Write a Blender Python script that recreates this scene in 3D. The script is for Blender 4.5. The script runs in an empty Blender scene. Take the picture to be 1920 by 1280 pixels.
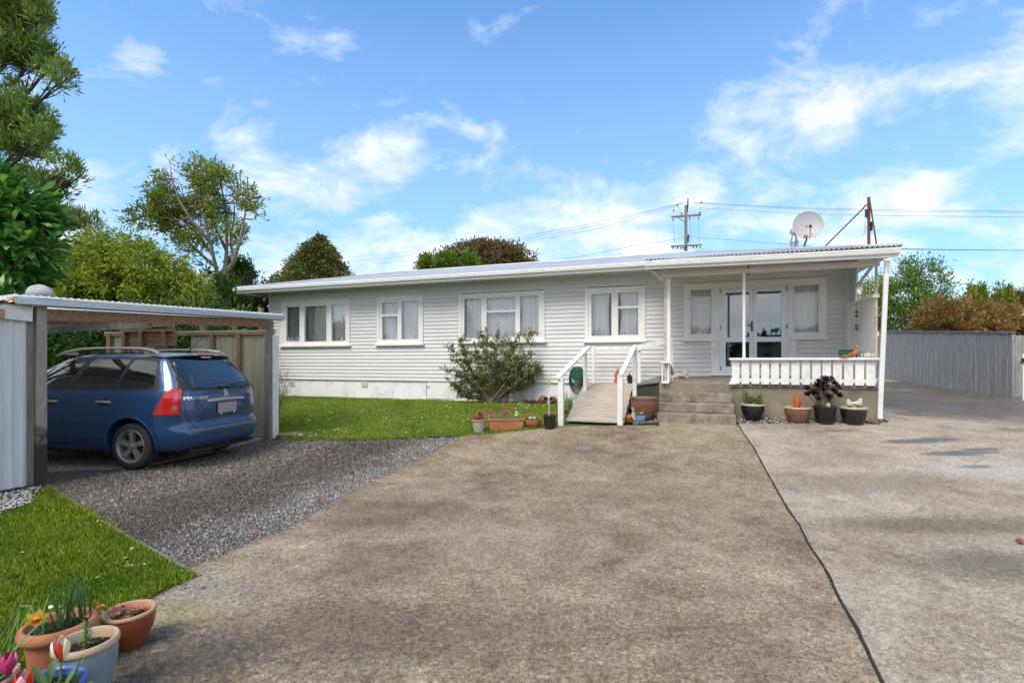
SUNE=2.2; WSTR=.155; EXPO=.80; CLOUD=(2.5,9.0,0); SKYM=(.32,.68,1.02); HZC=(2.2,3.4,4.5); CL1=(3.4,3.6,3.9); CL2=(4.8,4.75,4.7)
Q=1.0
import bpy, bmesh, math, random
import numpy as np
from mathutils import Vector, Matrix, noise
random.seed(7); rng=np.random.default_rng(11)
R=math.radians; PI=math.pi
C=bpy.context.scene.collection
F=920.0; HZ=678.0; EYE=1.5
TH=R(19); ca,sa=math.cos(TH),math.sin(TH)
CX,CY=-7.59,15.42; KK=sa*CX+ca*CY; HG=.45
def loc(x,y): return (ca*(x-CX)-sa*(y-CY), sa*(x-CX)+ca*(y-CY))
def wor(lx,ly): return (CX+ca*lx+sa*ly, CY-sa*lx+ca*ly)
KN=[(-6.4,0),(-5.5,.035),(-2.5,.36),(-1.6,.45),(0,.45),(20,1.05),(60,1.05)]
def gl(ly):
    if ly<=KN[0][0]: return 0.0
    for (a,za),(b,zb) in zip(KN,KN[1:]):
        if ly<=b: return za+(zb-za)*(ly-a)/(b-a)
    return KN[-1][1]
def ground(x,y): return gl(loc(x,y)[1])
def at(px,py,d): return Vector(((px-960)/F*d, d, EYE-(py-HZ)/F*d))
def G(px,py,off=0):                       # pixel ray meets the ground
    lo,hi=1.0,60.0
    for _ in range(40):
        m=(lo+hi)/2; p=at(px,py,m)
        if p.z>ground(p.x,p.y)+off: lo=m
        else: hi=m
    p=at(px,py,lo); return Vector((p.x,p.y,ground(p.x,p.y)+off))
def U(px,py,ly=0):                        # pixel ray meets a plane parallel to the facade: house coordinates
    tx=(px-960)/F; y=(ly+KK)/(sa*tx+ca); lx,_=loc(tx*y,y)
    return lx, EYE-(py-HZ)/F*y-HG
# ---------- object helpers
def link(o,parent=None):
    C.objects.link(o)
    if parent: o.parent=parent
    return o
def tag(o,label=None,cat=None,group=None,kind=None):
    if label: o['label']=label
    if cat: o['category']=cat
    if group: o['group']=group
    if kind: o['kind']=kind
    return o
def empty(name,l=(0,0,0),rz=0,label=None,cat=None,group=None):
    o=bpy.data.objects.new(name,None); o.empty_display_size=.1; link(o); o.location=l; o.rotation_euler=(0,0,rz)
    return tag(o,label,cat,group)
def copytree(o,parent=None):
    c=o.copy(); link(c,parent)
    for ch in list(o.children): copytree(ch,c)
    return c
class MB:
    def __init__(s): s.v=[]; s.f=[]; s.m=[]
    def add(s,vs,fs,mi=0):
        b=len(s.v); s.v+=[tuple(v) for v in vs]; s.f+=[tuple(b+i for i in f) for f in fs]; s.m+=[mi]*len(fs); return s
    def box(s,x0,x1,y0,y1,z0,z1,mi=0):
        return s.add([(x0,y0,z0),(x1,y0,z0),(x1,y1,z0),(x0,y1,z0),(x0,y0,z1),(x1,y0,z1),(x1,y1,z1),(x0,y1,z1)],
          [(0,3,2,1),(4,5,6,7),(0,1,5,4),(1,2,6,5),(2,3,7,6),(3,0,4,7)],mi)
    def bar(s,a,b,w,h,up=(0,0,1),mi=0):
        a=Vector(a);b=Vector(b);d=(b-a).normalized();u=Vector(up)
        r=d.cross(u)
        if r.length<1e-4: u=Vector((0,1,0)); r=d.cross(u)
        r.normalize(); u=r.cross(d).normalized(); r=r*w/2; u=u*h/2
        return s.add([a-r-u,a+r-u,a+r+u,a-r+u,b-r-u,b+r-u,b+r+u,b-r+u],[(0,3,2,1),(4,5,6,7),(0,1,5,4),(1,2,6,5),(2,3,7,6),(3,0,4,7)],mi)
    def prism(s,poly,axis,t0,t1,mi=0):
        n=len(poly)
        def P(p,t): return {'x':(t,p[0],p[1]),'y':(p[0],t,p[1]),'z':(p[0],p[1],t)}[axis]
        vs=[P(p,t0) for p in poly]+[P(p,t1) for p in poly]
        return s.add(vs,[tuple(range(n))[::-1],tuple(range(n,2*n))]+[(i,(i+1)%n,n+(i+1)%n,n+i) for i in range(n)],mi)
    def tube(s,pts,rad,n=8,mi=0,cap=True):
        pts=[Vector(p) for p in pts]
        if not hasattr(rad,'__len__'): rad=[rad]*len(pts)
        vs=[];fs=[];pr=None
        for i,p in enumerate(pts):
            d=(pts[min(i+1,len(pts)-1)]-pts[max(i-1,0)]).normalized()
            if pr is None:
                r=d.cross(Vector((0,0,1)))
                if r.length<1e-3: r=d.cross(Vector((0,1,0)))
            else: r=pr-d*pr.dot(d)
            r.normalize(); pr=r; u=d.cross(r)
            for k in range(n):
                t=2*PI*k/n; vs.append(p+(r*math.cos(t)+u*math.sin(t))*rad[i])
        for i in range(len(pts)-1):
            for k in range(n):
                fs.append((i*n+k,i*n+(k+1)%n,(i+1)*n+(k+1)%n,(i+1)*n+k))
        if cap: fs.append(tuple(range(n))[::-1]); fs.append(tuple((len(pts)-1)*n+k for k in range(n)))
        return s.add(vs,fs,mi)
    def lathe(s,prof,c=(0,0,0),n=28,mi=0,axis='z',wob=0,sc=(1,1),caps=True):
        vs=[];fs=[];m=len(prof)
        for r,z in prof:
            for k in range(n):
                t=2*PI*k/n; rr=r*(1+wob*math.sin(3*t+z*9))
                p=(rr*math.cos(t)*sc[0],rr*math.sin(t)*sc[1],z)
                if axis=='y': p=(p[0],p[2],p[1])
                if axis=='x': p=(p[2],p[0],p[1])
                vs.append((p[0]+c[0],p[1]+c[1],p[2]+c[2]))
        for i in range(m-1):
            for k in range(n): fs.append((i*n+k,i*n+(k+1)%n,(i+1)*n+(k+1)%n,(i+1)*n+k))
        if caps and prof[0][0]>1e-5: fs.append(tuple(range(n))[::-1])
        if caps and prof[-1][0]>1e-5: fs.append(tuple((m-1)*n+k for k in range(n)))
        return s.add(vs,fs,mi)
    def blob(s,c,r,n=10,mi=0,j=.0,seed=0):
        r=r if hasattr(r,'__len__') else (r,r,r); pr=[];vs=[];fs=[];m=max(4,n*2//3)
        for i in range(m+1):
            a=-PI/2+PI*i/m
            for k in range(n):
                t=2*PI*k/n; d=Vector((math.cos(a)*math.cos(t),math.cos(a)*math.sin(t),math.sin(a)))
                q=1+j*noise.noise(d*1.7+Vector((seed*3.1,seed,0)))
                vs.append((c[0]+d.x*r[0]*q,c[1]+d.y*r[1]*q,c[2]+d.z*r[2]*q))
        for i in range(m):
            for k in range(n): fs.append((i*n+k,i*n+(k+1)%n,(i+1)*n+(k+1)%n,(i+1)*n+k))
        return s.add(vs,fs,mi)
    def build(s,name,mats,parent=None,smooth=False,bevel=0,ang=35):
        me=bpy.data.meshes.new(name); me.from_pydata(s.v,[],s.f)
        for m in (mats if isinstance(mats,(list,tuple)) else [mats]): me.materials.append(m)
        if any(s.m): me.polygons.foreach_set('material_index',s.m)
        bm=bmesh.new(); bm.from_mesh(me)
        bmesh.ops.remove_doubles(bm,verts=bm.verts,dist=1e-5) if smooth else None
        if len(s.f)<20000: bmesh.ops.recalc_face_normals(bm,faces=bm.faces)
        bm.to_mesh(me); bm.free()
        if smooth:
            me.polygons.foreach_set('use_smooth',[True]*len(me.polygons))
            me.set_sharp_from_angle(angle=R(ang))
        o=bpy.data.objects.new(name,me); link(o,parent)
        if bevel:
            md=o.modifiers.new('bevel','BEVEL'); md.width=bevel; md.segments=2; md.limit_method='ANGLE'; md.angle_limit=R(40)
        return o
def npmesh(name,V,Fc,k,mat_,parent=None):
    me=bpy.data.meshes.new(name); n=len(V); m=len(Fc)
    me.vertices.add(n); me.vertices.foreach_set('co',np.ascontiguousarray(V,dtype=np.float32).ravel())
    me.loops.add(m*k); me.loops.foreach_set('vertex_index',np.ascontiguousarray(Fc,dtype=np.int32).ravel())
    me.polygons.add(m); me.polygons.foreach_set('loop_start',np.arange(0,m*k,k,dtype=np.int32))
    me.update(calc_edges=True); me.validate()
    me.materials.append(mat_); o=bpy.data.objects.new(name,me); return link(o,parent)
def nrm(a): return a/np.maximum(np.linalg.norm(a,axis=1,keepdims=True),1e-9)
def leafverts(P,D,L,W,fold=.25,curl=.15):
    n=len(P); D=nrm(D); rnd=rng.normal(size=(n,3)); S=nrm(np.cross(D,rnd)); N=np.cross(S,D)
    L=np.broadcast_to(L,(n,))[:,None]; W=np.broadcast_to(W,(n,))[:,None]
    V=np.empty((n,4,3)); V[:,0]=P; V[:,2]=P+D*L-N*L*curl
    m=P+D*L*.5; V[:,1]=m+S*W*.5+N*W*fold; V[:,3]=m-S*W*.5+N*W*fold
    b=np.arange(n)[:,None]*4
    Fc=np.concatenate([b+np.array([[0,1,2]]),b+np.array([[0,2,3]])],axis=1).reshape(-1,3)
    return V.reshape(-1,3),Fc
def leaves(name,P,D,L,W,m,parent=None,fold=.25,curl=.15):
    V,Fc=leafverts(P,D,L,W,fold,curl); return npmesh(name,V,Fc,3,m,parent)
# ---------- materials
def newmat(name):
    m=bpy.data.materials.new(name); m.use_nodes=True; nt=m.node_tree; return m,nt,nt.nodes['Principled BSDF']
def N(nt,t,**k):
    n=nt.nodes.new(t)
    for a,b in k.items():
        if a in n.inputs.keys(): n.inputs[a].default_value=b
        else: setattr(n,a,b)
    return n
def L(nt,a,b): nt.links.new(a,b)
def c4(c): return (c[0],c[1],c[2],1)
def ramp(nt,fac,stops):
    r=nt.nodes.new('ShaderNodeValToRGB'); e=r.color_ramp.elements
    while len(e)<len(stops): e.new(.5)
    for i,(p,c) in enumerate(stops): e[i].position=p; e[i].color=c4(c) if len(c)==3 else c
    L(nt,fac,r.inputs[0]); return r.outputs[0]
def mixc(nt,f,a,b,mode='MIX'):
    m=nt.nodes.new('ShaderNodeMix'); m.data_type='RGBA'; m.blend_type=mode; m.clamp_result=False
    for s,v in ((m.inputs[0],f),(m.inputs[6],a),(m.inputs[7],b)):
        if hasattr(v,'links') or hasattr(v,'is_linked'): L(nt,v,s)
        elif isinstance(v,(int,float)): s.default_value=v
        else: s.default_value=c4(v)
    return m.outputs[2]
def math_(nt,op,a,b=0,c=0,clamp=False):
    m=nt.nodes.new('ShaderNodeMath'); m.operation=op; m.use_clamp=clamp
    for s,v in zip(m.inputs,(a,b,c)):
        if isinstance(v,(int,float)): s.default_value=v
        else: L(nt,v,s)
    return m.outputs[0]
def pos(nt,scale=(1,1,1),obj=True):
    if obj: v=nt.nodes.new('ShaderNodeTexCoord').outputs['Object']
    else: v=nt.nodes.new('ShaderNodeNewGeometry').outputs['Position']
    mp=nt.nodes.new('ShaderNodeMapping'); mp.inputs['Scale'].default_value=scale; L(nt,v,mp.inputs[0]); return mp.outputs[0]
def noise_(nt,vec,scale,detail=4,rough=.6,dist=0):
    n=N(nt,'ShaderNodeTexNoise',Scale=scale,Detail=detail,Roughness=rough,Distortion=dist); L(nt,vec,n.inputs['Vector']); return n.outputs[0]
def bumpto(nt,b,h,strength=.3,dist=.01):
    bn=N(nt,'ShaderNodeBump',Strength=strength,Distance=dist); L(nt,h,bn.inputs['Height']); L(nt,bn.outputs[0],b.inputs['Normal']); return bn
def pm(name,c1,c2=None,scale=4,rough=.6,metal=0,bump=.15,bscale=60,stretch=(1,1,1),dirt=None,dscale=2,damt=.5,obj=True,spec=.5,bd=.004,rvar=.0,coat=0):
    m,nt,b=newmat(name); v=pos(nt,stretch,obj)
    c2=c2 or tuple(x*.85 for x in c1)
    n=noise_(nt,v,scale,6,.65); col=ramp(nt,n,[(.3,c2),(.7,c1)])
    if dirt:
        d=noise_(nt,v,dscale,8,.7,.3); f=ramp(nt,d,[(.5,(0,0,0)),(.72,(damt,)*3)]); col=mixc(nt,f,col,dirt)
    L(nt,col,b.inputs['Base Color']); b.inputs['Roughness'].default_value=rough; b.inputs['Metallic'].default_value=metal
    b.inputs['Specular IOR Level'].default_value=spec; b.inputs['Coat Weight'].default_value=coat; b.inputs['Coat Roughness'].default_value=.04
    if rvar: L(nt,ramp(nt,n,[(.3,(rough-rvar,)*3),(.7,(rough+rvar,)*3)]),b.inputs['Roughness'])
    if bump: bumpto(nt,b,noise_(nt,v,bscale,5,.7),bump,bd)
    return m
def leafm(name,cols,trans=.35,rough=.45):
    m,nt,b=newmat(name); g=nt.nodes.new('ShaderNodeNewGeometry')
    st=[(i/(max(1,len(cols)-1)),c) for i,c in enumerate(cols)]
    col=ramp(nt,g.outputs['Random Per Island'],st)
    L(nt,col,b.inputs['Base Color']); b.inputs['Roughness'].default_value=rough; b.inputs['Specular IOR Level'].default_value=.35
    t=N(nt,'ShaderNodeBsdfTranslucent'); L(nt,mixc(nt,.5,col,(.25,.35,.03),'SCREEN') if 0 else col,t.inputs[0])
    mx=N(nt,'ShaderNodeMixShader',Fac=trans); L(nt,b.outputs[0],mx.inputs[1]); L(nt,t.outputs[0],mx.inputs[2])
    L(nt,mx.outputs[0],nt.nodes['Material Output'].inputs[0]); return m
M={}
WHITE=(.78,.78,.77)
M['white']=pm('white_paint',(.80,.80,.79),(.73,.73,.71),3,.45,bump=.08,bscale=40,dirt=(.42,.38,.3),dscale=5,damt=.25)
M['whitew']=pm('worn_white_paint',(.80,.80,.79),(.70,.70,.68),6,.5,bump=.2,bscale=50,dirt=(.3,.25,.18),dscale=9,damt=.5)
M['upvc']=pm('white_door_frame',(.74,.78,.85),(.70,.74,.82),2,.3,bump=0)
M['board']=pm('grey_weatherboard_paint',(.68,.68,.68),(.62,.62,.62),1.2,.5,bump=.1,bscale=18,stretch=(.25,1,1),dirt=(.42,.41,.38),dscale=1.4,damt=.3)
M['found']=pm('white_foundation_plaster',(.82,.82,.83),(.72,.72,.73),2.5,.85,bump=.6,bscale=45,dirt=(.35,.33,.29),dscale=3,damt=.5)
M['soffit']=pm('soffit_paint',(.72,.71,.67),(.62,.6,.56),2,.55,bump=.05,dirt=(.35,.3,.22),dscale=3,damt=.3)
M['iron']=pm('painted_roof_iron',(.50,.515,.54),(.38,.39,.415),1.5,.42,metal=.1,bump=.05,dirt=(.33,.31,.28),dscale=3,damt=.35)
M['ironedge']=pm('weathered_roof_iron',(.42,.42,.38),(.2,.2,.17),7,.5,metal=.2,bump=.1,dirt=(.16,.14,.08),dscale=5,damt=.7)
M['galv']=pm('galvanised_steel',(.5,.53,.57),(.4,.43,.47),14,.38,metal=.7,bump=.05,bscale=90)
M['conc']=pm('old_concrete',(.34,.295,.23),(.15,.125,.095),5,.9,bump=.8,bscale=50,dirt=(.045,.038,.03),dscale=3.5,damt=.8,rvar=.06)
M['darkc']=pm('dark_concrete',(.09,.085,.075),(.04,.038,.034),4,.9,bump=.6,bscale=40)
M['deckc']=pm('porch_wall_plaster',(.30,.255,.18),(.19,.165,.12),2.2,.9,bump=.5,bscale=60,dirt=(.07,.065,.05),dscale=1.5,damt=.6)
M['wood']=pm('weathered_grey_timber',(.27,.25,.225),(.14,.13,.115),3,.85,bump=.5,bscale=12,stretch=(8,8,.8),dirt=(.05,.045,.035),dscale=1.2,damt=.6)
M['woodh']=pm('brown_timber',(.34,.20,.12),(.18,.105,.065),3,.75,bump=.3,bscale=12,stretch=(1,6,8),dirt=(.03,.02,.015),dscale=1.4,damt=.6)
M['rampw']=pm('bleached_decking',(.50,.43,.35),(.33,.28,.225),3,.85,bump=.5,bscale=14,stretch=(1,9,9),dirt=(.12,.10,.08),dscale=2,damt=.6)
M['rust']=pm('rusty_steel',(.20,.075,.035),(.07,.03,.02),9,.8,bump=.4)
M['pipe']=pm('cream_post_with_rust',(.66,.6,.5),(.5,.4,.28),6,.6,dirt=(.25,.1,.03),dscale=4,damt=.8)
M['black']=pm('black_plastic',(.012,.012,.013),(.02,.02,.022),8,.35,bump=.05)
M['blackg']=pm('black_glaze',(.008,.009,.012),(.02,.02,.024),5,.15,bump=.04,bscale=20)
M['terra']=pm('terracotta',(.46,.185,.085),(.34,.13,.06),5,.75,bump=.2,bscale=45,dirt=(.35,.25,.18),dscale=4,damt=.45)
M['terrag']=pm('glazed_terracotta',(.28,.062,.02),(.17,.035,.014),4,.32,bump=.1,bscale=18,stretch=(1,1,5),dirt=(.3,.18,.12),dscale=6,damt=.2)
M['rimt']=pm('pale_terracotta_rim',(.5,.3,.19),(.38,.2,.11),6,.65,bump=.1)
M['cream']=pm('cream_glazed_rim',(.56,.44,.31),(.42,.31,.2),6,.4,bump=.06)
M['blueg']=pm('grey_blue_glaze',(.20,.27,.30),(.15,.21,.24),5,.3,bump=.12,bscale=14,stretch=(1,1,4),dirt=(.3,.32,.3),dscale=7,damt=.25)
M['blue']=pm('bright_blue_glaze',(.10,.18,.55),(.06,.11,.38),5,.18,bump=.03,dirt=(.3,.36,.6),dscale=6,damt=.5)
M['sblue']=pm('pale_blue_glaze',(.20,.33,.5),(.12,.2,.36),6,.3,bump=.05)
M['browng']=pm('brown_glazed_pot',(.22,.10,.06),(.13,.06,.04),4,.4,bump=.1,dirt=(.07,.04,.03),dscale=3,damt=.5)
M['potgrey']=pm('grey_pot',(.42,.41,.36),(.32,.3,.26),5,.8)
M['soil']=pm('potting_soil',(.05,.03,.018),(.015,.01,.007),40,.95,bump=1,bscale=90,bd=.02)
M['stone']=pm('garden_stone',(.24,.22,.2),(.11,.10,.095),9,.85,bump=.5,bscale=30)
M['statue']=pm('cast_stone',(.62,.57,.49),(.42,.37,.3),12,.8,bump=.3,bscale=50)
M['green']=pm('green_plastic',(.02,.10,.06),(.015,.07,.045),4,.4,bump=0)
M['hose']=pm('dark_green_hose',(.01,.085,.065),(.008,.05,.04),6,.35,bump=0)
M['curtain']=pm('net_curtain',(.92,.91,.89),(.70,.69,.68),3,.9,bump=.05,stretch=(6,1,.4))
M['curtaing']=pm('grey_net_curtain',(.82,.80,.78),(.56,.55,.54),3,.9,bump=.05,stretch=(6,1,.4))
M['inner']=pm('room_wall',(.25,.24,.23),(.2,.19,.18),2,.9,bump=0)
M['wire']=pm('wire',(.05,.05,.05),(.04,.04,.04),2,.6,bump=0)
M['mortar']=pm('fence_paling',(.25,.26,.27),(.13,.135,.14),2.5,.85,bump=.5,bscale=14,stretch=(5,5,.5),dirt=(.08,.08,.075),dscale=1.2,damt=.5,obj=False)
M['creamiron']=pm('cream_corrugated_iron',(.44,.43,.32),(.30,.30,.22),2,.5,bump=.1,stretch=(6,6,.5),dirt=(.12,.13,.08),dscale=1.6,damt=.5)
M['wiron']=pm('white_corrugated_iron',(.72,.73,.75),(.6,.61,.63),2,.5,bump=.1,stretch=(4,4,.5),dirt=(.4,.38,.28),dscale=1.2,damt=.4)
M['bark']=pm('grey_brown_bark',(.30,.24,.18),(.13,.10,.075),6,.9,bump=.8,bscale=25,stretch=(1,1,.3))
M['barkd']=pm('dark_bark',(.10,.075,.05),(.04,.03,.022),6,.9,bump=.8,bscale=25)
M['orange']=pm('orange_clay',(.55,.16,.05),(.35,.09,.03),8,.6)
M['metal']=pm('dull_metal',(.35,.35,.36),(.25,.25,.26),6,.35,metal=.9,bump=0)
def glass_mat(name,tint=(1,1,1),refl=.06,boost=1.0):
    m,nt,b=newmat(name); nt.nodes.remove(b)
    g=N(nt,'ShaderNodeBsdfGlossy',Roughness=.02); g.inputs[0].default_value=(1,1,1,1)
    t=N(nt,'ShaderNodeBsdfTransparent'); t.inputs[0].default_value=c4(tint)
    fr=N(nt,'ShaderNodeFresnel',IOR=1.52); f=math_(nt,'MULTIPLY_ADD',fr.outputs[0],boost,refl,True)
    mx=N(nt,'ShaderNodeMixShader'); L(nt,f,mx.inputs[0]); L(nt,t.outputs[0],mx.inputs[1]); L(nt,g.outputs[0],mx.inputs[2])
    L(nt,mx.outputs[0],nt.nodes['Material Output'].inputs[0]); return m
M['glass']=glass_mat('window_glass',(.97,.98,.99),.02,.8)
M['doorglass']=glass_mat('door_glass',(.6,.62,.65),.14,1.6)
# ---------- camera, light, sky
cam=bpy.data.cameras.new('camera'); co=bpy.data.objects.new('camera',cam); link(co)
cam.sensor_width=36; cam.lens=F/1920*36; cam.shift_y=(HZ-640)/1920; cam.clip_end=3000; cam.clip_start=.05
co.location=(0,0,EYE); co.rotation_euler=(PI/2,0,0); bpy.context.scene.camera=co
SUN_EL,SUN_AZ=R(52),R(215)   # azimuth clockwise from +Y
sd=bpy.data.lights.new('sun','SUN'); sd.energy=SUNE; sd.angle=R(32); sd.color=(1,.91,.78)
so=bpy.data.objects.new('sun',sd); link(so); so.location=(0,0,30)
dirv=Vector((math.sin(SUN_AZ)*math.cos(SUN_EL),math.cos(SUN_AZ)*math.cos(SUN_EL),math.sin(SUN_EL)))
so.rotation_euler=dirv.to_track_quat('Z','Y').to_euler()
w=bpy.data.worlds.new('World'); bpy.context.scene.world=w; w.use_nodes=True; nt=w.node_tree
bg=nt.nodes['Background']
sky=N(nt,'ShaderNodeTexSky',sky_type='NISHITA',sun_disc=False); sky.sun_elevation=SUN_EL; sky.sun_rotation=SUN_AZ; sky.altitude=0; sky.air_density=1.0; sky.dust_density=.25; sky.ozone_density=2.5
tc=nt.nodes.new('ShaderNodeTexCoord'); sx=nt.nodes.new('ShaderNodeSeparateXYZ'); L(nt,tc.outputs['Generated'],sx.inputs[0])
zc=math_(nt,'MAXIMUM',sx.outputs[2],0.0); zz=math_(nt,'ADD',zc,.50)
cx=nt.nodes.new('ShaderNodeCombineXYZ'); L(nt,math_(nt,'DIVIDE',sx.outputs[0],zz),cx.inputs[0]); L(nt,math_(nt,'DIVIDE',sx.outputs[1],zz),cx.inputs[1])
mp=nt.nodes.new('ShaderNodeMapping'); mp.inputs['Location'].default_value=CLOUD; mp.inputs['Scale'].default_value=(1.5,1.9,1); mp.inputs['Rotation'].default_value=(0,0,R(12)); L(nt,cx.outputs[0],mp.inputs[0])
n1=noise_(nt,mp.outputs[0],1.5,3,.5,.3); n2=noise_(nt,mp.outputs[0],3.4,13,.64,.35)
cl=math_(nt,'ADD',math_(nt,'MULTIPLY',n1,.55),math_(nt,'MULTIPLY',n2,.55))
# cloud lies thickest low in the sky; unseen cloud added behind the camera neutralises the light
th=ramp(nt,sx.outputs[2],[(0,(.44,)*3),(.18,(.470,)*3),(.34,(.518,)*3),(.50,(.590,)*3),(.8,(.60,)*3)])
back=ramp(nt,sx.outputs[1],[(0.0,(.16,)*3),(.12,(0,)*3)])
th=math_(nt,'SUBTRACT',th,back); th=math_(nt,'SUBTRACT',th,math_(nt,'MULTIPLY',sx.outputs[0],.012))
cm=math_(nt,'SUBTRACT',cl,th); cm=math_(nt,'MULTIPLY',cm,5.0,clamp=True)
cm=ramp(nt,cm,[(0,(0,0,0)),(.30,(.30,)*3),(.7,(.70,)*3),(1,(.90,)*3)])
shade=ramp(nt,n2,[(.38,CL1),(.62,CL2)])
skc=mixc(nt,1.0,sky.outputs[0],SKYM,'MULTIPLY')
hz=ramp(nt,sx.outputs[2],[(0,(.85,)*3),(.30,(.50,)*3),(.6,(.18,)*3)])
skc=mixc(nt,hz,skc,HZC)
L(nt,mixc(nt,cm,skc,shade),bg.inputs[0]); bg.inputs[1].default_value=WSTR
vs=bpy.context.scene.view_settings; vs.view_transform='Standard'; vs.look='None'; vs.gamma=1; vs.exposure=EXPO
# ================= GROUND =================
def sheet(name,poly,off,m,thick=.06,step=.35,kind='structure',rag=0):
    bm=bmesh.new()
    if rag:
        out=[]
        for i,p in enumerate(poly):
            q=poly[(i+1)%len(poly)]; d=math.hypot(q[0]-p[0],q[1]-p[1]); k=max(1,int(d/.08)) if d<12 else 1
            for j in range(k):
                t=j/k; x=p[0]+(q[0]-p[0])*t; y=p[1]+(q[1]-p[1])*t
                out.append((x+rag*noise.noise(Vector((x*3,y*3,1))),y+rag*noise.noise(Vector((x*3,y*3,7)))))
        poly=out
    f=bm.faces.new([bm.verts.new((p[0],p[1],0)) for p in poly]); bmesh.ops.triangulate(bm,faces=[f])
    n=(sa,ca,0); ly=-8.0
    while ly<22:
        c=wor(0,ly); g=list(bm.verts)+list(bm.edges)+list(bm.faces)
        bmesh.ops.bisect_plane(bm,geom=g,plane_co=(c[0],c[1],0),plane_no=n); ly+=step if ly<1 else 3
    for v in bm.verts: v.co.z=ground(v.co.x,v.co.y)+off
    if thick:
        r=bmesh.ops.extrude_face_region(bm,geom=list(bm.faces))
        vs=[e for e in r['geom'] if isinstance(e,bmesh.types.BMVert)]
        bmesh.ops.translate(bm,verts=vs,vec=(0,0,-thick))
    bmesh.ops.recalc_face_normals(bm,faces=bm.faces)
    me=bpy.data.meshes.new(name); bm.to_mesh(me); bm.free(); me.materials.append(m)
    o=bpy.data.objects.new(name,me); link(o); return tag(o,kind=kind)
def gp(*pts): return [tuple(G(px,py)[:2]) for px,py in pts]
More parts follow.
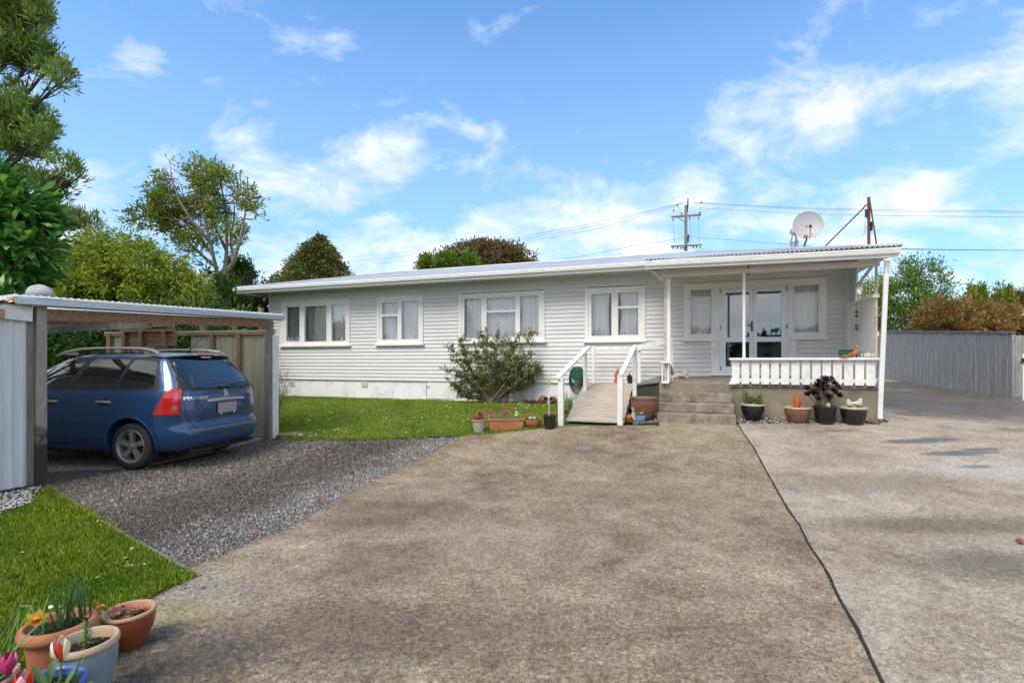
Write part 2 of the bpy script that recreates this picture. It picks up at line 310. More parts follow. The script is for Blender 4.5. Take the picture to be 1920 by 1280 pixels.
# concrete materials
def concrete(name,stops,wet=None,stains=(),ringst=()):
    m,nt,b=newmat(name); v=pos(nt,(1,1,1),False)
    big=noise_(nt,v,.9,5,.62,.3); mid=noise_(nt,v,3.6,12,.80,.15); fine=noise_(nt,v,24,12,.88); f2=noise_(nt,v,120,4,.75)
    s=math_(nt,'ADD',math_(nt,'MULTIPLY',big,.23),math_(nt,'MULTIPLY',mid,.35)); s=math_(nt,'ADD',s,math_(nt,'MULTIPLY',fine,.45)); s=math_(nt,'SUBTRACT',s,.010)
    col=ramp(nt,s,stops)
    sp=ramp(nt,f2,[(.34,(.40,)*3),(.46,(.95,)*3),(.58,(1.05,)*3),(.70,(1.5,1.46,1.4))]); col=mixc(nt,.9,col,sp,'MULTIPLY')
    g=nt.nodes.new('ShaderNodeNewGeometry'); rough=None
    def mask(x,y,rx,ry,soft,dist=.25,nz=mid):
        mp=nt.nodes.new('ShaderNodeMapping'); mp.vector_type='POINT'; mp.inputs['Location'].default_value=(-x/rx,-y/ry,0); mp.inputs['Scale'].default_value=(1/rx,1/ry,0)
        L(nt,g.outputs['Position'],mp.inputs[0]); ln=nt.nodes.new('ShaderNodeVectorMath'); ln.operation='LENGTH'; L(nt,mp.outputs[0],ln.inputs[0])
        d=math_(nt,'ADD',ln.outputs['Value'],math_(nt,'MULTIPLY',math_(nt,'SUBTRACT',nz,.5),dist*6))
        return d
    for (x,y,rx,ry,c,a) in stains:
        d=mask(x,y,rx,ry,.3,.42,fine); f=ramp(nt,d,[(.4,(a,)*3),(1.35,(0,0,0))]); col=mixc(nt,f,col,c)
    for (x,y,r,c,a) in ringst:                       # round marks where pots stood
        d=mask(x,y,r,r,.1,.13,fine); f=ramp(nt,d,[(.0,(a*.45,)*3),(.6,(a*.6,)*3),(.85,(a,)*3),(1.12,(0,0,0))]); f=mixc(nt,1.0,f,ramp(nt,mid,[(.40,(.25,)*3),(.58,(1,1,1))]),'MULTIPLY'); col=mixc(nt,f,col,c)
    gr_=ramp(nt,noise_(nt,v,34,6,.9),[(.36,(.50,)*3),(.46,(.86,)*3),(.54,(1.10,)*3),(.64,(1.50,1.45,1.35))]); col=mixc(nt,.6 if wet else .85,col,gr_,'MULTIPLY')
    for sc_a,lo_,hi_ in ((120,.55,1.45),(48,.72,1.26)):          # exposed grit
        va=N(nt,'ShaderNodeTexVoronoi',Scale=float(sc_a)); L(nt,v,va.inputs['Vector']); se=nt.nodes.new('ShaderNodeSeparateColor'); L(nt,va.outputs['Color'],se.inputs[0])
        col=mixc(nt,.55 if wet else .8,col,ramp(nt,se.outputs[0],[(.05,(lo_,)*3),(.45,(1,1,1)),(.6,(1,1,1)),(.97,(hi_,hi_*.98,hi_*.94))]),'MULTIPLY')
    if wet:
        vo=N(nt,'ShaderNodeTexVoronoi',Scale=.33,feature='DISTANCE_TO_EDGE'); dv=N(nt,'ShaderNodeTexNoise',Scale=2.2,Detail=8.0,Roughness=.7); L(nt,v,dv.inputs['Vector']); L(nt,mixc(nt,.16,v,dv.outputs['Color']),vo.inputs['Vector'])
        cr=ramp(nt,vo.outputs['Distance'],[(.0,(.42,)*3),(.0035,(1,1,1))]); col=mixc(nt,.4,col,cr,'MULTIPLY')
    b.inputs['Roughness'].default_value=.85; b.inputs['Specular IOR Level'].default_value=.3
    h=math_(nt,'ADD',fine,math_(nt,'MULTIPLY',mid,.6)); bn=bumpto(nt,b,h,.75,.006)
    if wet:
        ro=None
        for (x,y,rx,ry,soft,amt) in wet:
            d=mask(x,y,rx,ry,soft,.16,big); f=ramp(nt,d,[(1-soft,(amt,)*3),(1,(0,0,0))])
            ro=f if ro is None else math_(nt,'MAXIMUM',ro,f)
        dk=mixc(nt,ro,(1,1,1),(.27,.24,.22)); col=mixc(nt,1.0,col,dk,'MULTIPLY')
        L(nt,math_(nt,'SUBTRACT',.87,math_(nt,'MULTIPLY',math_(nt,'POWER',ro,3.0),.74),clamp=True),b.inputs['Roughness'])
        L(nt,math_(nt,'SUBTRACT',.75,math_(nt,'MULTIPLY',ro,.72),clamp=True),bn.inputs['Strength'])
        L(nt,math_(nt,'ADD',.25,math_(nt,'MULTIPLY',math_(nt,'POWER',ro,3.0),.35)),b.inputs['Specular IOR Level'])
    L(nt,col,b.inputs['Base Color']); return m
def gm(px,py): p=G(px,py); return p.x,p.y
st=[]; rg=[]
for px,py,rx,ry,c,a in ((395,1110,.45,.30,(.24,.22,.18),.6),(320,1150,.30,.25,(.30,.28,.13),.4),(1090,842,.6,.5,(.10,.085,.075),.55),(620,1180,.9,.5,(.09,.075,.06),.6),(330,1235,.6,.35,(.05,.045,.04),.7),
    (760,960,1.0,.7,(.10,.08,.065),.45),(960,1000,.9,.6,(.30,.255,.19),.35),(900,1180,.8,.35,(.09,.075,.06),.35),(1200,920,1.2,.6,(.24,.18,.11),.4),(1385,1210,.5,.4,(.10,.09,.08),.35),(700,1060,.5,.6,(.09,.075,.06),.4)):
    x,y=gm(px,py); st.append((x,y,rx,ry,c,a))
for px,py,r,c,a in ((365,1096,.24,(.34,.32,.28),.55),(490,1052,.20,(.30,.25,.185),.5),(490,1020,.17,(.30,.27,.22),.5),(425,1115,.13,(.34,.3,.25),.5),(1095,838,.12,(.4,.4,.4),.5),(300,1213,.045,(.40,.38,.35),.45)):
    x,y=gm(px,py); rg.append((x,y,r,c,a))
M['drive']=concrete('brown_weathered_concrete',[(.42,(.125,.092,.056)),(.485,(.235,.18,.118)),(.535,(.315,.25,.17)),(.61,(.44,.365,.26))],stains=st,ringst=rg)
st2=[]
for px,py,rx,ry,c,a in ((1650,905,1.6,.5,(.22,.17,.12),.6),(1800,985,1.6,.35,(.15,.12,.085),.75),(1560,860,1.0,.4,(.25,.2,.14),.45),(1880,1060,.9,.4,(.13,.11,.085),.7),(1500,800,1.2,.3,(.17,.13,.09),.5),(1720,985,1.0,.3,(.16,.13,.10),.5),(1900,880,1.2,.5,(.42,.40,.38),.5)):
    x,y=gm(px,py); st2.append((x,y,rx,ry,c,a))
wet=[]
for px,py,rx,ry,s,a in ((1735,826,.60,.20,.5,.93),(1690,828,.35,.16,.5,.8),(1800,850,.60,.14,.4,.93),(1838,843,.36,.09,.4,.9),(1830,875,.35,.11,.6,.7),(1800,745,2.6,2.6,.5,.80),(1900,775,2.2,1.6,.5,.7),(1720,725,2.2,3.5,.4,.85),(1560,808,.6,.12,.5,.5)):
    x,y=gm(px,py); wet.append((x,y,rx,ry,s,a))
x,y=wor(18.2,3); wet.append((x,y,3.6,7,.45,.85))
M['driveg']=concrete('grey_weathered_concrete',[(.41,(.19,.15,.105)),(.485,(.32,.27,.21)),(.535,(.39,.34,.275)),(.61,(.50,.45,.375))],wet=wet,stains=st2)
def soilmat(name,stops,sc=18,bump=.8,wob=.02):
    m,nt,b=newmat(name); v=pos(nt,(1,1,1),False); n=noise_(nt,v,sc,8,.8); vo=N(nt,'ShaderNodeTexVoronoi',Scale=70); L(nt,v,vo.inputs['Vector'])
    col=ramp(nt,math_(nt,'ADD',math_(nt,'MULTIPLY',n,.6),math_(nt,'MULTIPLY',vo.outputs['Distance'],.5)),stops)
    L(nt,col,b.inputs['Base Color']); b.inputs['Roughness'].default_value=.92; bumpto(nt,b,math_(nt,'ADD',n,vo.outputs['Distance']),bump,wob); return m
M['gbase']=soilmat('gravel_bed',[(.25,(.02,.018,.017)),(.6,(.10,.09,.085)),(.8,(.22,.2,.19))])
M['cpfloor']=soilmat('fine_carport_gravel',[(.25,(.12,.10,.085)),(.55,(.30,.26,.22)),(.8,(.46,.42,.37))],22,.6,.01)
M['turf']=soilmat('turf_soil',[(.3,(.03,.05,.008)),(.6,(.07,.12,.012)),(.8,(.11,.16,.02))],6,.5)
M['earth']=soilmat('bare_earth',[(.3,(.03,.022,.015)),(.7,(.09,.07,.05))],10)
far=800
sheet('ground',[(-far,-60),(far,-60),(far,far),(-far,far)],-.075,M['turf'],0,step=.7)
# brown slab: left edge points, then its join with the pale slab
Ledge=[(862,817),(684,907),(548,986),(356,1064),(262,1129),(150,1230)]
join=[(1382,795),(1412,840),(1447,905),(1497,987),(1553,1085),(1602,1180),(1650,1280)]
jl0=gp(*join); jl=[]
for a,c in zip(jl0[:-1],jl0[1:]):
    k=max(2,int(math.hypot(c[0]-a[0],c[1]-a[1])/.09))
    for i in range(k): t=i/k; jl.append((a[0]+(c[0]-a[0])*t+.012*noise.noise(Vector(((a[1]+(c[1]-a[1])*t)*2.1,3,2)))+.003*random.uniform(-1,1),a[1]+(c[1]-a[1])*t))
jl.append(jl0[-1]); ne=(jl[-1][0]-.1,-3.0)
top=gp((880,813),(960,808),(1045,799),(1160,797),(1236,797))
stp=[tuple(wor(U(1233,790,-2.50)[0],-2.0)),tuple(wor(U(1378,790,-2.50)[0],-2.0))]
poly=gp(*Ledge[::-1])+top+stp+[jl[0]]+jl[1:]+[ne,(-3.2,-3.0),(-3.0,1.0)]
sheet('driveway',poly,.0,M['drive'],.07)
off=.022
jr=[(x+off+random.uniform(-.004,.006),y) for x,y in jl]
wr=wor(15.62,-1.66); pl=[jr[0],tuple(wor(loc(*jr[0])[0]+.0,-2.42)),tuple(wor(U(1660,797,-1.9)[0],-2.10)),wor(15.66,-1.7),wor(15.66,16),wor(22,16),wor(24,8),wor(24,-14)]
pl=[p for p in pl[:1]]+[tuple(wor(U(1640,797,-2.0)[0],-1.98)),wor(15.70,-1.70),wor(15.70,16),wor(30,16),wor(30,-14),(ne[0]+off,-3.0)]+jr[::-1][:-1]
sheet('concrete_apron',pl,.006,M['driveg'],.08)
M['jointfill']=pm('dark_joint_moss',(.03,.03,.022),(.012,.012,.01),20,.95,bump=.5)
jn=MB()
for a,b in zip(jl[:-1],jl[1:]): jn.bar((a[0]+.011,a[1],ground(*a)-.012),(b[0]+.011,b[1],ground(*b)-.012),.03,.02)
tag(jn.build('driveway_joint',M['jointfill']),kind='structure')
# planting strip in front of the porch wall
M['pebblebed']=M['gbase']
strip=[wor(U(1378,790,-2.2)[0]+.02,-1.63),wor(15.6,-1.63),wor(15.62,-1.97),tuple(wor(U(1384,795,-2.4)[0]+.05,-2.40))]
sheet('planting_strip',strip,-.012,M['pebblebed'],.03)
# gravel area
GP=gp((88,905),(150,950),(262,1020),(340,1066))+gp((356,1064),(548,986),(684,907),(862,817))+gp((700,822),(523,822))
cpc=[tuple(wor(*loc(*G(88,905)[:2]))),]
PL=G(75,910); PR=G(507,820)             # carport front corner posts
back=(-.98,.18)
GPoly=GP+[(PR.x+back[0]*6,PR.y+back[1]*6),(PL.x+back[0]*6,PL.y+back[1]*6)]
sheet('gravel',GPoly,-.030,M['gbase'],0,rag=0)
e=gp((92,880),(180,876),(262,873),(330,858),(400,842),(470,826),(500,818))
cpf=[(p[0],p[1]) for p in e]+[(PR.x-.1+back[0]*5.8,PR.y+back[1]*5.8),(PL.x+back[0]*5.8,PL.y+.1+back[1]*5.8)]
sheet('carport_floor',cpf,-.012,M['cpfloor'],.02,rag=.05)
def inpoly(x,y,poly):
    ins=np.zeros(len(x),bool); n=len(poly)
    for i in range(n):
        x1,y1=poly[i]; x2,y2=poly[(i+1)%n]
        c=((y1>y)!=(y2>y))&(x<(x2-x1)*(y-y1)/((y2-y1) or 1e-9)+x1); ins^=c
    return ins
def gnp(x,y): 
    ly=sa*(x-CX)+ca*(y-CY); return np.interp(ly,[k[0] for k in KN],[k[1] for k in KN])
def scatter(poly,n,dens=None):
    xs=[p[0] for p in poly]; ys=[p[1] for p in poly]; X=[];Y=[];t=0
    while t<n:
        x=rng.uniform(min(xs),max(xs),n*2); y=rng.uniform(min(ys),max(ys),n*2); k=inpoly(x,y,poly)
        if dens: k&=rng.random(len(x))<dens(x,y)
        X.append(x[k]);Y.append(y[k]); t+=k.sum()
    return np.concatenate(X)[:n],np.concatenate(Y)[:n]
OCT=np.array([(1,0,0),(0,1,0),(-1,0,0),(0,-1,0),(0,0,1),(0,0,-1)],float); OF=np.array([(0,1,4),(1,2,4),(2,3,4),(3,0,4),(1,0,5),(2,1,5),(3,2,5),(0,3,5)])
def stones(name,X,Y,s,m,off=0,flat=.6,parent=None,Z=None):
    n=len(X); V=OCT[None]*rng.uniform(.65,1.3,(n,6,1)); a=rng.uniform(0,2*PI,n); c_,s_=np.cos(a),np.sin(a)
    x=V[:,:,0]*s[:,None]*1.25; y=V[:,:,1]*s[:,None]*.85; z=V[:,:,2]*s[:,None]*flat
    tl=rng.normal(0,.35,n)[:,None]; z=z+x*tl
    Vx=x*c_[:,None]-y*s_[:,None]+X[:,None]; Vy=x*s_[:,None]+y*c_[:,None]+Y[:,None]; Vz=z+((gnp(X,Y) if Z is None else Z)+off)[:,None]
    Fc=(OF[None]+np.arange(n)[:,None,None]*6).reshape(-1,3)
    return npmesh(name,np.stack([Vx,Vy,Vz],-1).reshape(-1,3),Fc,3,m,parent)
def islandmat(name,cols,rough=.85):
    m,nt,b=newmat(name); g=nt.nodes.new('ShaderNodeNewGeometry'); L(nt,ramp(nt,g.outputs['Random Per Island'],[(i/(len(cols)-1),c) for i,c in enumerate(cols)]),b.inputs['Base Color']); b.inputs['Roughness'].default_value=rough; return m
def edge_darken(m):  # stone colour darkens away from the driveway edge, broken up by noise
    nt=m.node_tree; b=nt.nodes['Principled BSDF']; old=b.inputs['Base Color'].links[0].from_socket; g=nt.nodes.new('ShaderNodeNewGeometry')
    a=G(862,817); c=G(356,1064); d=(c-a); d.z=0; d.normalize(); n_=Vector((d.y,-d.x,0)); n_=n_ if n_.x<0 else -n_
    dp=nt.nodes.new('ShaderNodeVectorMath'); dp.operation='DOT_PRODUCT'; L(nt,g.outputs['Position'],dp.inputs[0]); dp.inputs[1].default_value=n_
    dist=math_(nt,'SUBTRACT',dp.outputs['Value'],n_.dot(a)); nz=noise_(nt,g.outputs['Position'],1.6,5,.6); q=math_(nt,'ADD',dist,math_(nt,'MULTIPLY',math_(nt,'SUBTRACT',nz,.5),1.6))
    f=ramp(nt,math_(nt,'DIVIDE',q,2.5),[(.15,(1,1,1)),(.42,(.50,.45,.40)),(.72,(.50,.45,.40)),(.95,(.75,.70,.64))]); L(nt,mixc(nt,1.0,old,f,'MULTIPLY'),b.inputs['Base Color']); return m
M['stones']=islandmat('grey_gravel',[(.05,.045,.04),(.14,.128,.118),(.12,.10,.082),(.22,.205,.19),(.34,.32,.30),(.17,.155,.14),(.55,.52,.48),(.10,.09,.08)])
M['gstones']=edge_darken(islandmat('graded_gravel',[(.05,.045,.04),(.13,.118,.108),(.12,.10,.082),(.20,.185,.17),(.29,.27,.25),(.16,.142,.128),(.46,.43,.40),(.09,.08,.072)]))
X,Y=scatter(GP,int(100000*Q),lambda x,y:np.clip(1.3*(4.2/np.maximum(y,3.2))**1.6,0,1))
s=rng.lognormal(-5.0,.42,len(X))*np.clip(Y/4.6,.9,1.7)
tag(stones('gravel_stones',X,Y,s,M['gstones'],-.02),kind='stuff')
X,Y=scatter(cpf,int(9000*Q)); M['stonesb']=islandmat('tan_gravel',[(.16,.14,.12),(.33,.29,.25),(.26,.23,.2),(.5,.46,.4)])
tag(stones('carport_gravel',X,Y,rng.lognormal(-4.85,.4,len(X))*1.2,M['stonesb'],-.008),kind='stuff')
# loose stones spilled on the drive edge
ep_=gp(*Ledge[:5]); X=[];Y=[]
for i in range(900):
    k=random.randrange(4); t=random.random(); x=ep_[k][0]*(1-t)+ep_[k+1][0]*t; y=ep_[k][1]*(1-t)+ep_[k+1][1]*t; q=random.expovariate(9); X.append(x+q*.8-.03); Y.append(y+q*.3)
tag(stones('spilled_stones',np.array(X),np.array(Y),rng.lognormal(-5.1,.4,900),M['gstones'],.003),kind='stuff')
# dead leaves on the gravel
X,Y=scatter(GP,260); Z=gnp(X,Y)+.01; D=np.stack([rng.normal(size=260),rng.normal(size=260),rng.normal(0,.12,260)],1)
M['deadleaf']=leafm('dead_leaf',[(.20,.10,.045),(.12,.06,.035),(.32,.2,.08),(.3,.13,.07),(.42,.3,.08)],.1)
tag(leaves('fallen_leaves',np.stack([X,Y,Z],1),D,rng.uniform(.03,.07,260),.022,M['deadleaf']),kind='stuff')
# ---- lawns
M['grass']=leafm('grass_blade',[(.09,.14,.010),(.26,.38,.018),(.36,.46,.03),(.17,.27,.016),(.50,.54,.12),(.28,.38,.025)],.35,.4)
near=gp((88,908),(150,953),(255,1026),(332,1076))+gp((262,1131),(150,1232))+[(-3.3,1.0),(-9,1.0),(-9,2.4)]+[(PL.x-(PR.x-PL.x)/3.24*q+.10,PL.y-(PR.y-PL.y)/3.24*q-.04) for q in (3.2,1.0)]+gp((0,975),(58,948))
farl=gp((523,821),(700,821),(858,814),(880,811),(960,806),(1040,797))+[tuple(wor(U(1045,790,-2.2)[0]-.05,-1.2)),tuple(wor(U(1060,740,-.12)[0],-.14)),tuple(wor(-.3,-.14)),tuple(wor(-7,.5)),(PR.x-6,PR.y+2.5),(PR.x-.1,PR.y+.15),(PR.x+.12,PR.y+.05)]
sheet('lawn',near,-.004,M['turf'],.03,rag=.02); sheet('lawn.001',farl,-.004,M['turf'],.03,rag=.04)
def grass(name,poly,n,Lr,Wd,dens=None):
    X,Y=scatter(poly,n,dens); Z=gnp(X,Y)-.004
    D=np.stack([rng.normal(0,.45,n),rng.normal(0,.45,n),np.ones(n)],1)
    k=np.array([noise.noise(Vector((a*2.2,b*2.2,3)))*.5+noise.noise(Vector((a*9,b*9,9)))*.35 for a,b in zip(X,Y)])
    Ln=rng.uniform(*Lr,n)*(1+k); return tag(leaves(name,np.stack([X,Y,Z],1),D,Ln,Wd,M['grass'],fold=.15,curl=.35),kind='stuff')
nt=M['grass'].node_tree; b0=nt.nodes['Principled BSDF']; old=b0.inputs['Base Color'].links[0].from_socket; g=nt.nodes.new('ShaderNodeNewGeometry'); nz=noise_(nt,g.outputs['Position'],1.3,5,.6)
pc=mixc(nt,1.0,old,ramp(nt,nz,[(.36,(.72,.90,.7)),(.5,(1,1.05,1)),(.66,(1.22,1.14,.9))]),'MULTIPLY')
for l in list(old.links): L(nt,pc,l.to_socket) if l.to_node.type!='MIX' else None
nv=[p for p in near]
grass('grass',nv,int(210000*Q),(.02,.062),.0042,lambda x,y:np.clip((3.4/np.maximum(np.hypot(x,y),2.6))**1.7,0,1)*(x>-6.6))
grass('grass.001',farl,int(100000*Q),(.02,.05),.009,lambda x,y:np.clip(9/np.maximum(y,8),0,1))
# grass tufts spilling over the edges
def edge_tufts(pts,n,spread,name):
    P=[];pp=gp(*pts)
    for i in range(n):
        k=random.randrange(len(pp)-1); t=random.random(); x=pp[k][0]*(1-t)+pp[k+1][0]*t; y=pp[k][1]*(1-t)+pp[k+1][1]*t
        q=noise.noise(Vector((x*2.5,y*2.5,5)))
        x+=random.gauss(0,spread)*(1+q*2); y+=random.gauss(0,spread)*(1+q); P.append((x,y,ground(x,y)-.002))
    P=np.array(P); D=np.stack([rng.normal(0,.6,n),rng.normal(0,.6,n),np.ones(n)],1)
    return tag(leaves(name,P,D,rng.uniform(.02,.06,n),.006,M['grass'],curl=.4),kind='stuff')
edge_tufts([(258,1130),(338,1080)],2600,.022,'grass.002'); edge_tufts([(150,953),(255,1026),(330,1074)],1800,.02,'grass.003')
edge_tufts([(523,822),(700,822),(862,816),(960,808),(1040,799)],2600,.05,'grass.004')
# daisies
def daisies(name,poly,n,dens,r,h):
    X,Y=scatter(poly,n,dens); b=MB()
    for x,y in zip(X,Y):
        z=ground(x,y)+h*random.uniform(.6,1.2); k=7; rr=r*random.uniform(.7,1.2); tx,ty=random.gauss(0,.25),random.gauss(0,.25)
        vs=[(x,y,z+.002)]+[(x+rr*math.cos(2*PI*i/k)*1,y+rr*math.sin(2*PI*i/k),z+rr*(tx*math.cos(2*PI*i/k)+ty*math.sin(2*PI*i/k))+.003) for i in range(k)]
        b.add(vs,[(0,1+i,1+(i+1)%k) for i in range(k)],0)
        b.add([(x+rr*.35*math.cos(2*PI*i/5),y+rr*.35*math.sin(2*PI*i/5),z+.0045) for i in range(5)],[(0,1,2,3,4)],1)
        b.add([(x-.001,y,z-.035),(x+.001,y,z-.035),(x,y,z)],[(0,1,2)],2)
    return tag(b.build(name,[M['petal'],M['yolk'],M['grass']]),kind='stuff')
M['petal']=pm('white_petal',(.8,.8,.78),(.75,.75,.75),5,.6,bump=0); M['yolk']=pm('yellow_centre',(.7,.45,.03),(.6,.4,.03),5,.6,bump=0)
dn=lambda x,y:np.array([max(0,noise.noise(Vector((a*.9,b*.9,2)))*1.6+.35) for a,b in zip(x,y)]).clip(0,1)*(x>-6)
daisies('daisies',nv,60,dn,.011,.045)
fd=lambda x,y:np.array([max(0,noise.noise(Vector((a*.7,b*.9,4)))*2+.2) for a,b in zip(x,y)]).clip(0,1)*np.clip((13-y)/3,.1,1)
daisies('daisies.001',farl,420,fd,.013,.045)
# timber edging between near lawn and gravel
b=MB(); ep=gp((90,912),(150,951),(200,985),(262,1022),(345,1068))
for i,(a,c) in enumerate(zip(ep[:-1],ep[1:])):
    z0=ground(*a); b.bar((a[0],a[1],z0+.0),(c[0],c[1],ground(*c)-.004),.022,.05+.006*(i%2))
tag(b.build('lawn_edging',M['wood']),'thin weathered timber edging between the near lawn and the gravel','edging')
# white shell chips at the shed foot
sh=gp((0,905),(70,905),(92,930),(40,948),(0,962))+[(-7,5.2),(-7,5.9)]
X,Y=scatter(sh,1800,lambda x,y:(x>-6.6)*1.0); M['chips']=islandmat('white_chips',[(.3,.28,.25),(.6,.57,.52),(.5,.42,.36),(.7,.68,.65),(.1,.1,.1)])
tag(stones('white_chips',X,Y,rng.uniform(.007,.02,1800),M['chips'],.006),kind='stuff')
# pebbles in the planting strip
X,Y=scatter(strip,900); tag(stones('pebbles',X,Y,rng.lognormal(-3.9,.45,900),M['stones'],.0),kind='stuff')
X,Y=scatter([wor(U(1170,790,-2.0)[0],-1.9),wor(U(1236,790,-2.)[0]-.02,-1.9),wor(U(1236,790,-2.5)[0]-.02,-2.55),wor(U(1172,790,-2.4)[0],-2.5)],260)
tag(stones('pebbles.001',X,Y,rng.lognormal(-3.9,.4,260),M['stones'],.0),kind='stuff')
# ================= HOUSE (own coordinates: x along facade, y back, z up) =================
H=empty('house',(CX,CY,HG),-TH,'long white single-storey weatherboard house with a grey iron hip roof and a raised porch','house')
W=15.58; DEP=7.0; ZB=U(520,710)[1]; EX=.103
def rz(pts,ly=0):
    return [U(px,py,ly) for px,py in pts]
def rect(l,r,tl,tr,bl,br,ly=0):
    a=U(l,tl,ly);b_=U(r,tr,ly);c=U(l,bl,ly);d=U(r,br,ly); return (a[0],b_[0],(c[1]+d[1])/2,(a[1]+b_[1])/2)
W1=rect(528.4,657.5,567,561,650.6,649.5); W2=rect(708,794.5,557.5,553.7,648.2,647.5); W3=rect(861,1022.5,552.8,544,643.5,643.7); W4=rect(1097.5,1210.5,540.5,535.7,643,641.3)
FR=rect(1282.4,1549.5,532.6,520.7,640.3,636.5); DR=rect(1337,1490,534,534,698,698)
holes=[(w[0]+.05,w[1]-.05,w[2]+.05,w[3]-.05) for w in (W1,W2,W3,W4,FR)]+[(DR[0]+.03,DR[1]-.03,DR[2]+.03,FR[3]-.05)]
ZTOP=U(500,545,-.6)[1]+.05
def boards(length,holes,z0,z1,org,dirx,nrm_,name,seed=0):
    b=MB(); z=z0; dx=Vector(dirx); nn=Vector(nrm_); og=Vector(org)
    while z<z1-.01:
        zt=min(z+EX,z1); segs=[(0,length)]
        for h in holes:
            if h[2]<zt-.02 and h[3]>z+.02:
                ns=[]
                for s0,s1 in segs:
                    if h[1]<=s0 or h[0]>=s1: ns.append((s0,s1)); continue
                    if h[0]>s0: ns.append((s0,h[0]))
                    if h[1]<s1: ns.append((h[1],s1))
                segs=ns
        for s0,s1 in segs:
            prof=[(-.02,z),(.030,z),(.028,z+.006),(.010,zt-.001),(-.02,zt-.001)]
            vs=[]
            for s in (s0,s1):
                for o_,zz in prof: p=og+dx*s+nn*o_; vs.append((p.x,p.y,zz))
            if s1-s0>2.0 and random.random()<.6: jj=og+dx*random.uniform(s0+.5,s1-.5)+nn*.006; sx_=.012; b.bar((jj.x,jj.y,z+.004),(jj.x,jj.y,zt-.012),sx_,.055 if 0 else .052)
            n=5; b.add(vs,[(0,1,2,3,4),(9,8,7,6,5)]+[(i,(i+1)%n,n+(i+1)%n,n+i) for i in range(n)])
        z=zt
    return b.build(name,M['board'],H)
boards(W,holes,ZB,ZTOP,(0,0,0),(1,0,0),(0,-1,0),'weatherboards')
boards(DEP,[],ZB,ZTOP,(0,DEP,0),(0,-1,0),(-1,0,0),'weatherboards'); boards(DEP,[],ZB,ZTOP,(W,0,0),(0,1,0),(1,0,0),'weatherboards'); boards(W,[],ZB,ZTOP,(W,DEP,0),(-1,0,0),(0,1,0),'weatherboards')
b=MB(); b.box(-.03,.02,-.034,.02,ZB-.01,ZTOP); b.build('corner_board',M['white'],H); b=MB(); b.box(W-.02,W+.035,-.034,.02,ZB,ZTOP); b.build('corner_board',M['white'],H)
# foundation with an access hatch
AH=rect(800,851,711,711,748,749.5); b=MB()
b.box(.0,W,.012,.12,-.25,ZB-.002); b.box(.0,.12,.12,DEP,-.25,ZB-.002); b.box(W-.12,W-.0,.12,DEP-.1,-.25,ZB-.002); b.box(.12,W-.12,DEP-.12,DEP,-.25,ZB-.002)
b.build('foundation',M['found'],H)
b=MB(); b.box(AH[0],AH[1],-.004,.010,.03,ZB-.02); o=b.build('access_hatch',M['found'],H,bevel=.003)
b=MB(); b.box(AH[0]-.012,AH[0]-.002,-.003,.011,0,ZB-.01); b.box(AH[0]+.02,AH[0]+.09,-.02,-.005,ZB-.17,ZB-.155); b.build('hatch_latch',M['wire'],o)
b=MB(); b.box(-.01,W-4.6,-.02,.02,ZB-.012,ZB+.004); b.build('base_batten',M['wood'],H)
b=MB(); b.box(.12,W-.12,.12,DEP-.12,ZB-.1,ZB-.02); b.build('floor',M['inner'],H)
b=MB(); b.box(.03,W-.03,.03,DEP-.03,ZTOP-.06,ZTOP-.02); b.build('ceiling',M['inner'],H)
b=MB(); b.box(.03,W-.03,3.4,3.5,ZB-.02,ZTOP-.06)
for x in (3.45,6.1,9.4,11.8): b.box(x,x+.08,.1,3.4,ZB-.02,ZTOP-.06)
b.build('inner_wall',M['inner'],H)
def vent(px,py,w_=.2,h_=.14):
    x,z=U(px,py); b=MB(); x0=x-w_/2;z0=z-h_/2
    for i in range(8): b.box(x0+i*w_/7-.006,x0+i*w_/7+.006,-.010,.010,z0,z0+h_)
    for i in range(6): b.box(x0,x0+w_,-.0125,-.0,z0+i*h_/5-.005,z0+i*h_/5+.005)
    o=b.build('vent',M['white'],H); q=MB(); q.box(x0,x0+w_,.002,.0115,z0,z0+h_); q.build('vent_back',M['wire'],o)
vent(548,718.5); vent(683.5,719.5); vent(971,712)
def curtain(parent,x0,x1,z0,z1,m,seed,ly=.10,gather=0,gx=0):
    rnd=random.Random(seed); n=max(24,int((x1-x0)/.012)); ph=[rnd.uniform(0,6.28) for _ in range(5)]; vs=[];rows=8
    for r in range(rows+1):
        t=r/rows; z=z1+(z0-z1)*t
        for i in range(n+1):
            u=i/n; x=x0+(x1-x0)*u; 
            if gather: x=x+(gx-x)*gather*math.sin(PI*min(1,t*1.1))*.35
            f=.015*math.sin(x0*9+u*(x1-x0)*62+ph[0]+.8*math.sin(u*7+ph[1]))+.012*math.sin(u*(x1-x0)*27+ph[2]+t*.6)+.004*math.sin(u*150+ph[3])
            vs.append((x,ly+f*(.7+.5*t),z))
    b=MB(); w_=n+1
    b.add(vs,[(r*w_+i,r*w_+i+1,(r+1)*w_+i+1,(r+1)*w_+i) for r in range(rows) for i in range(n)])
    o=b.build('curtain',m,parent,smooth=True,ang=80); return o
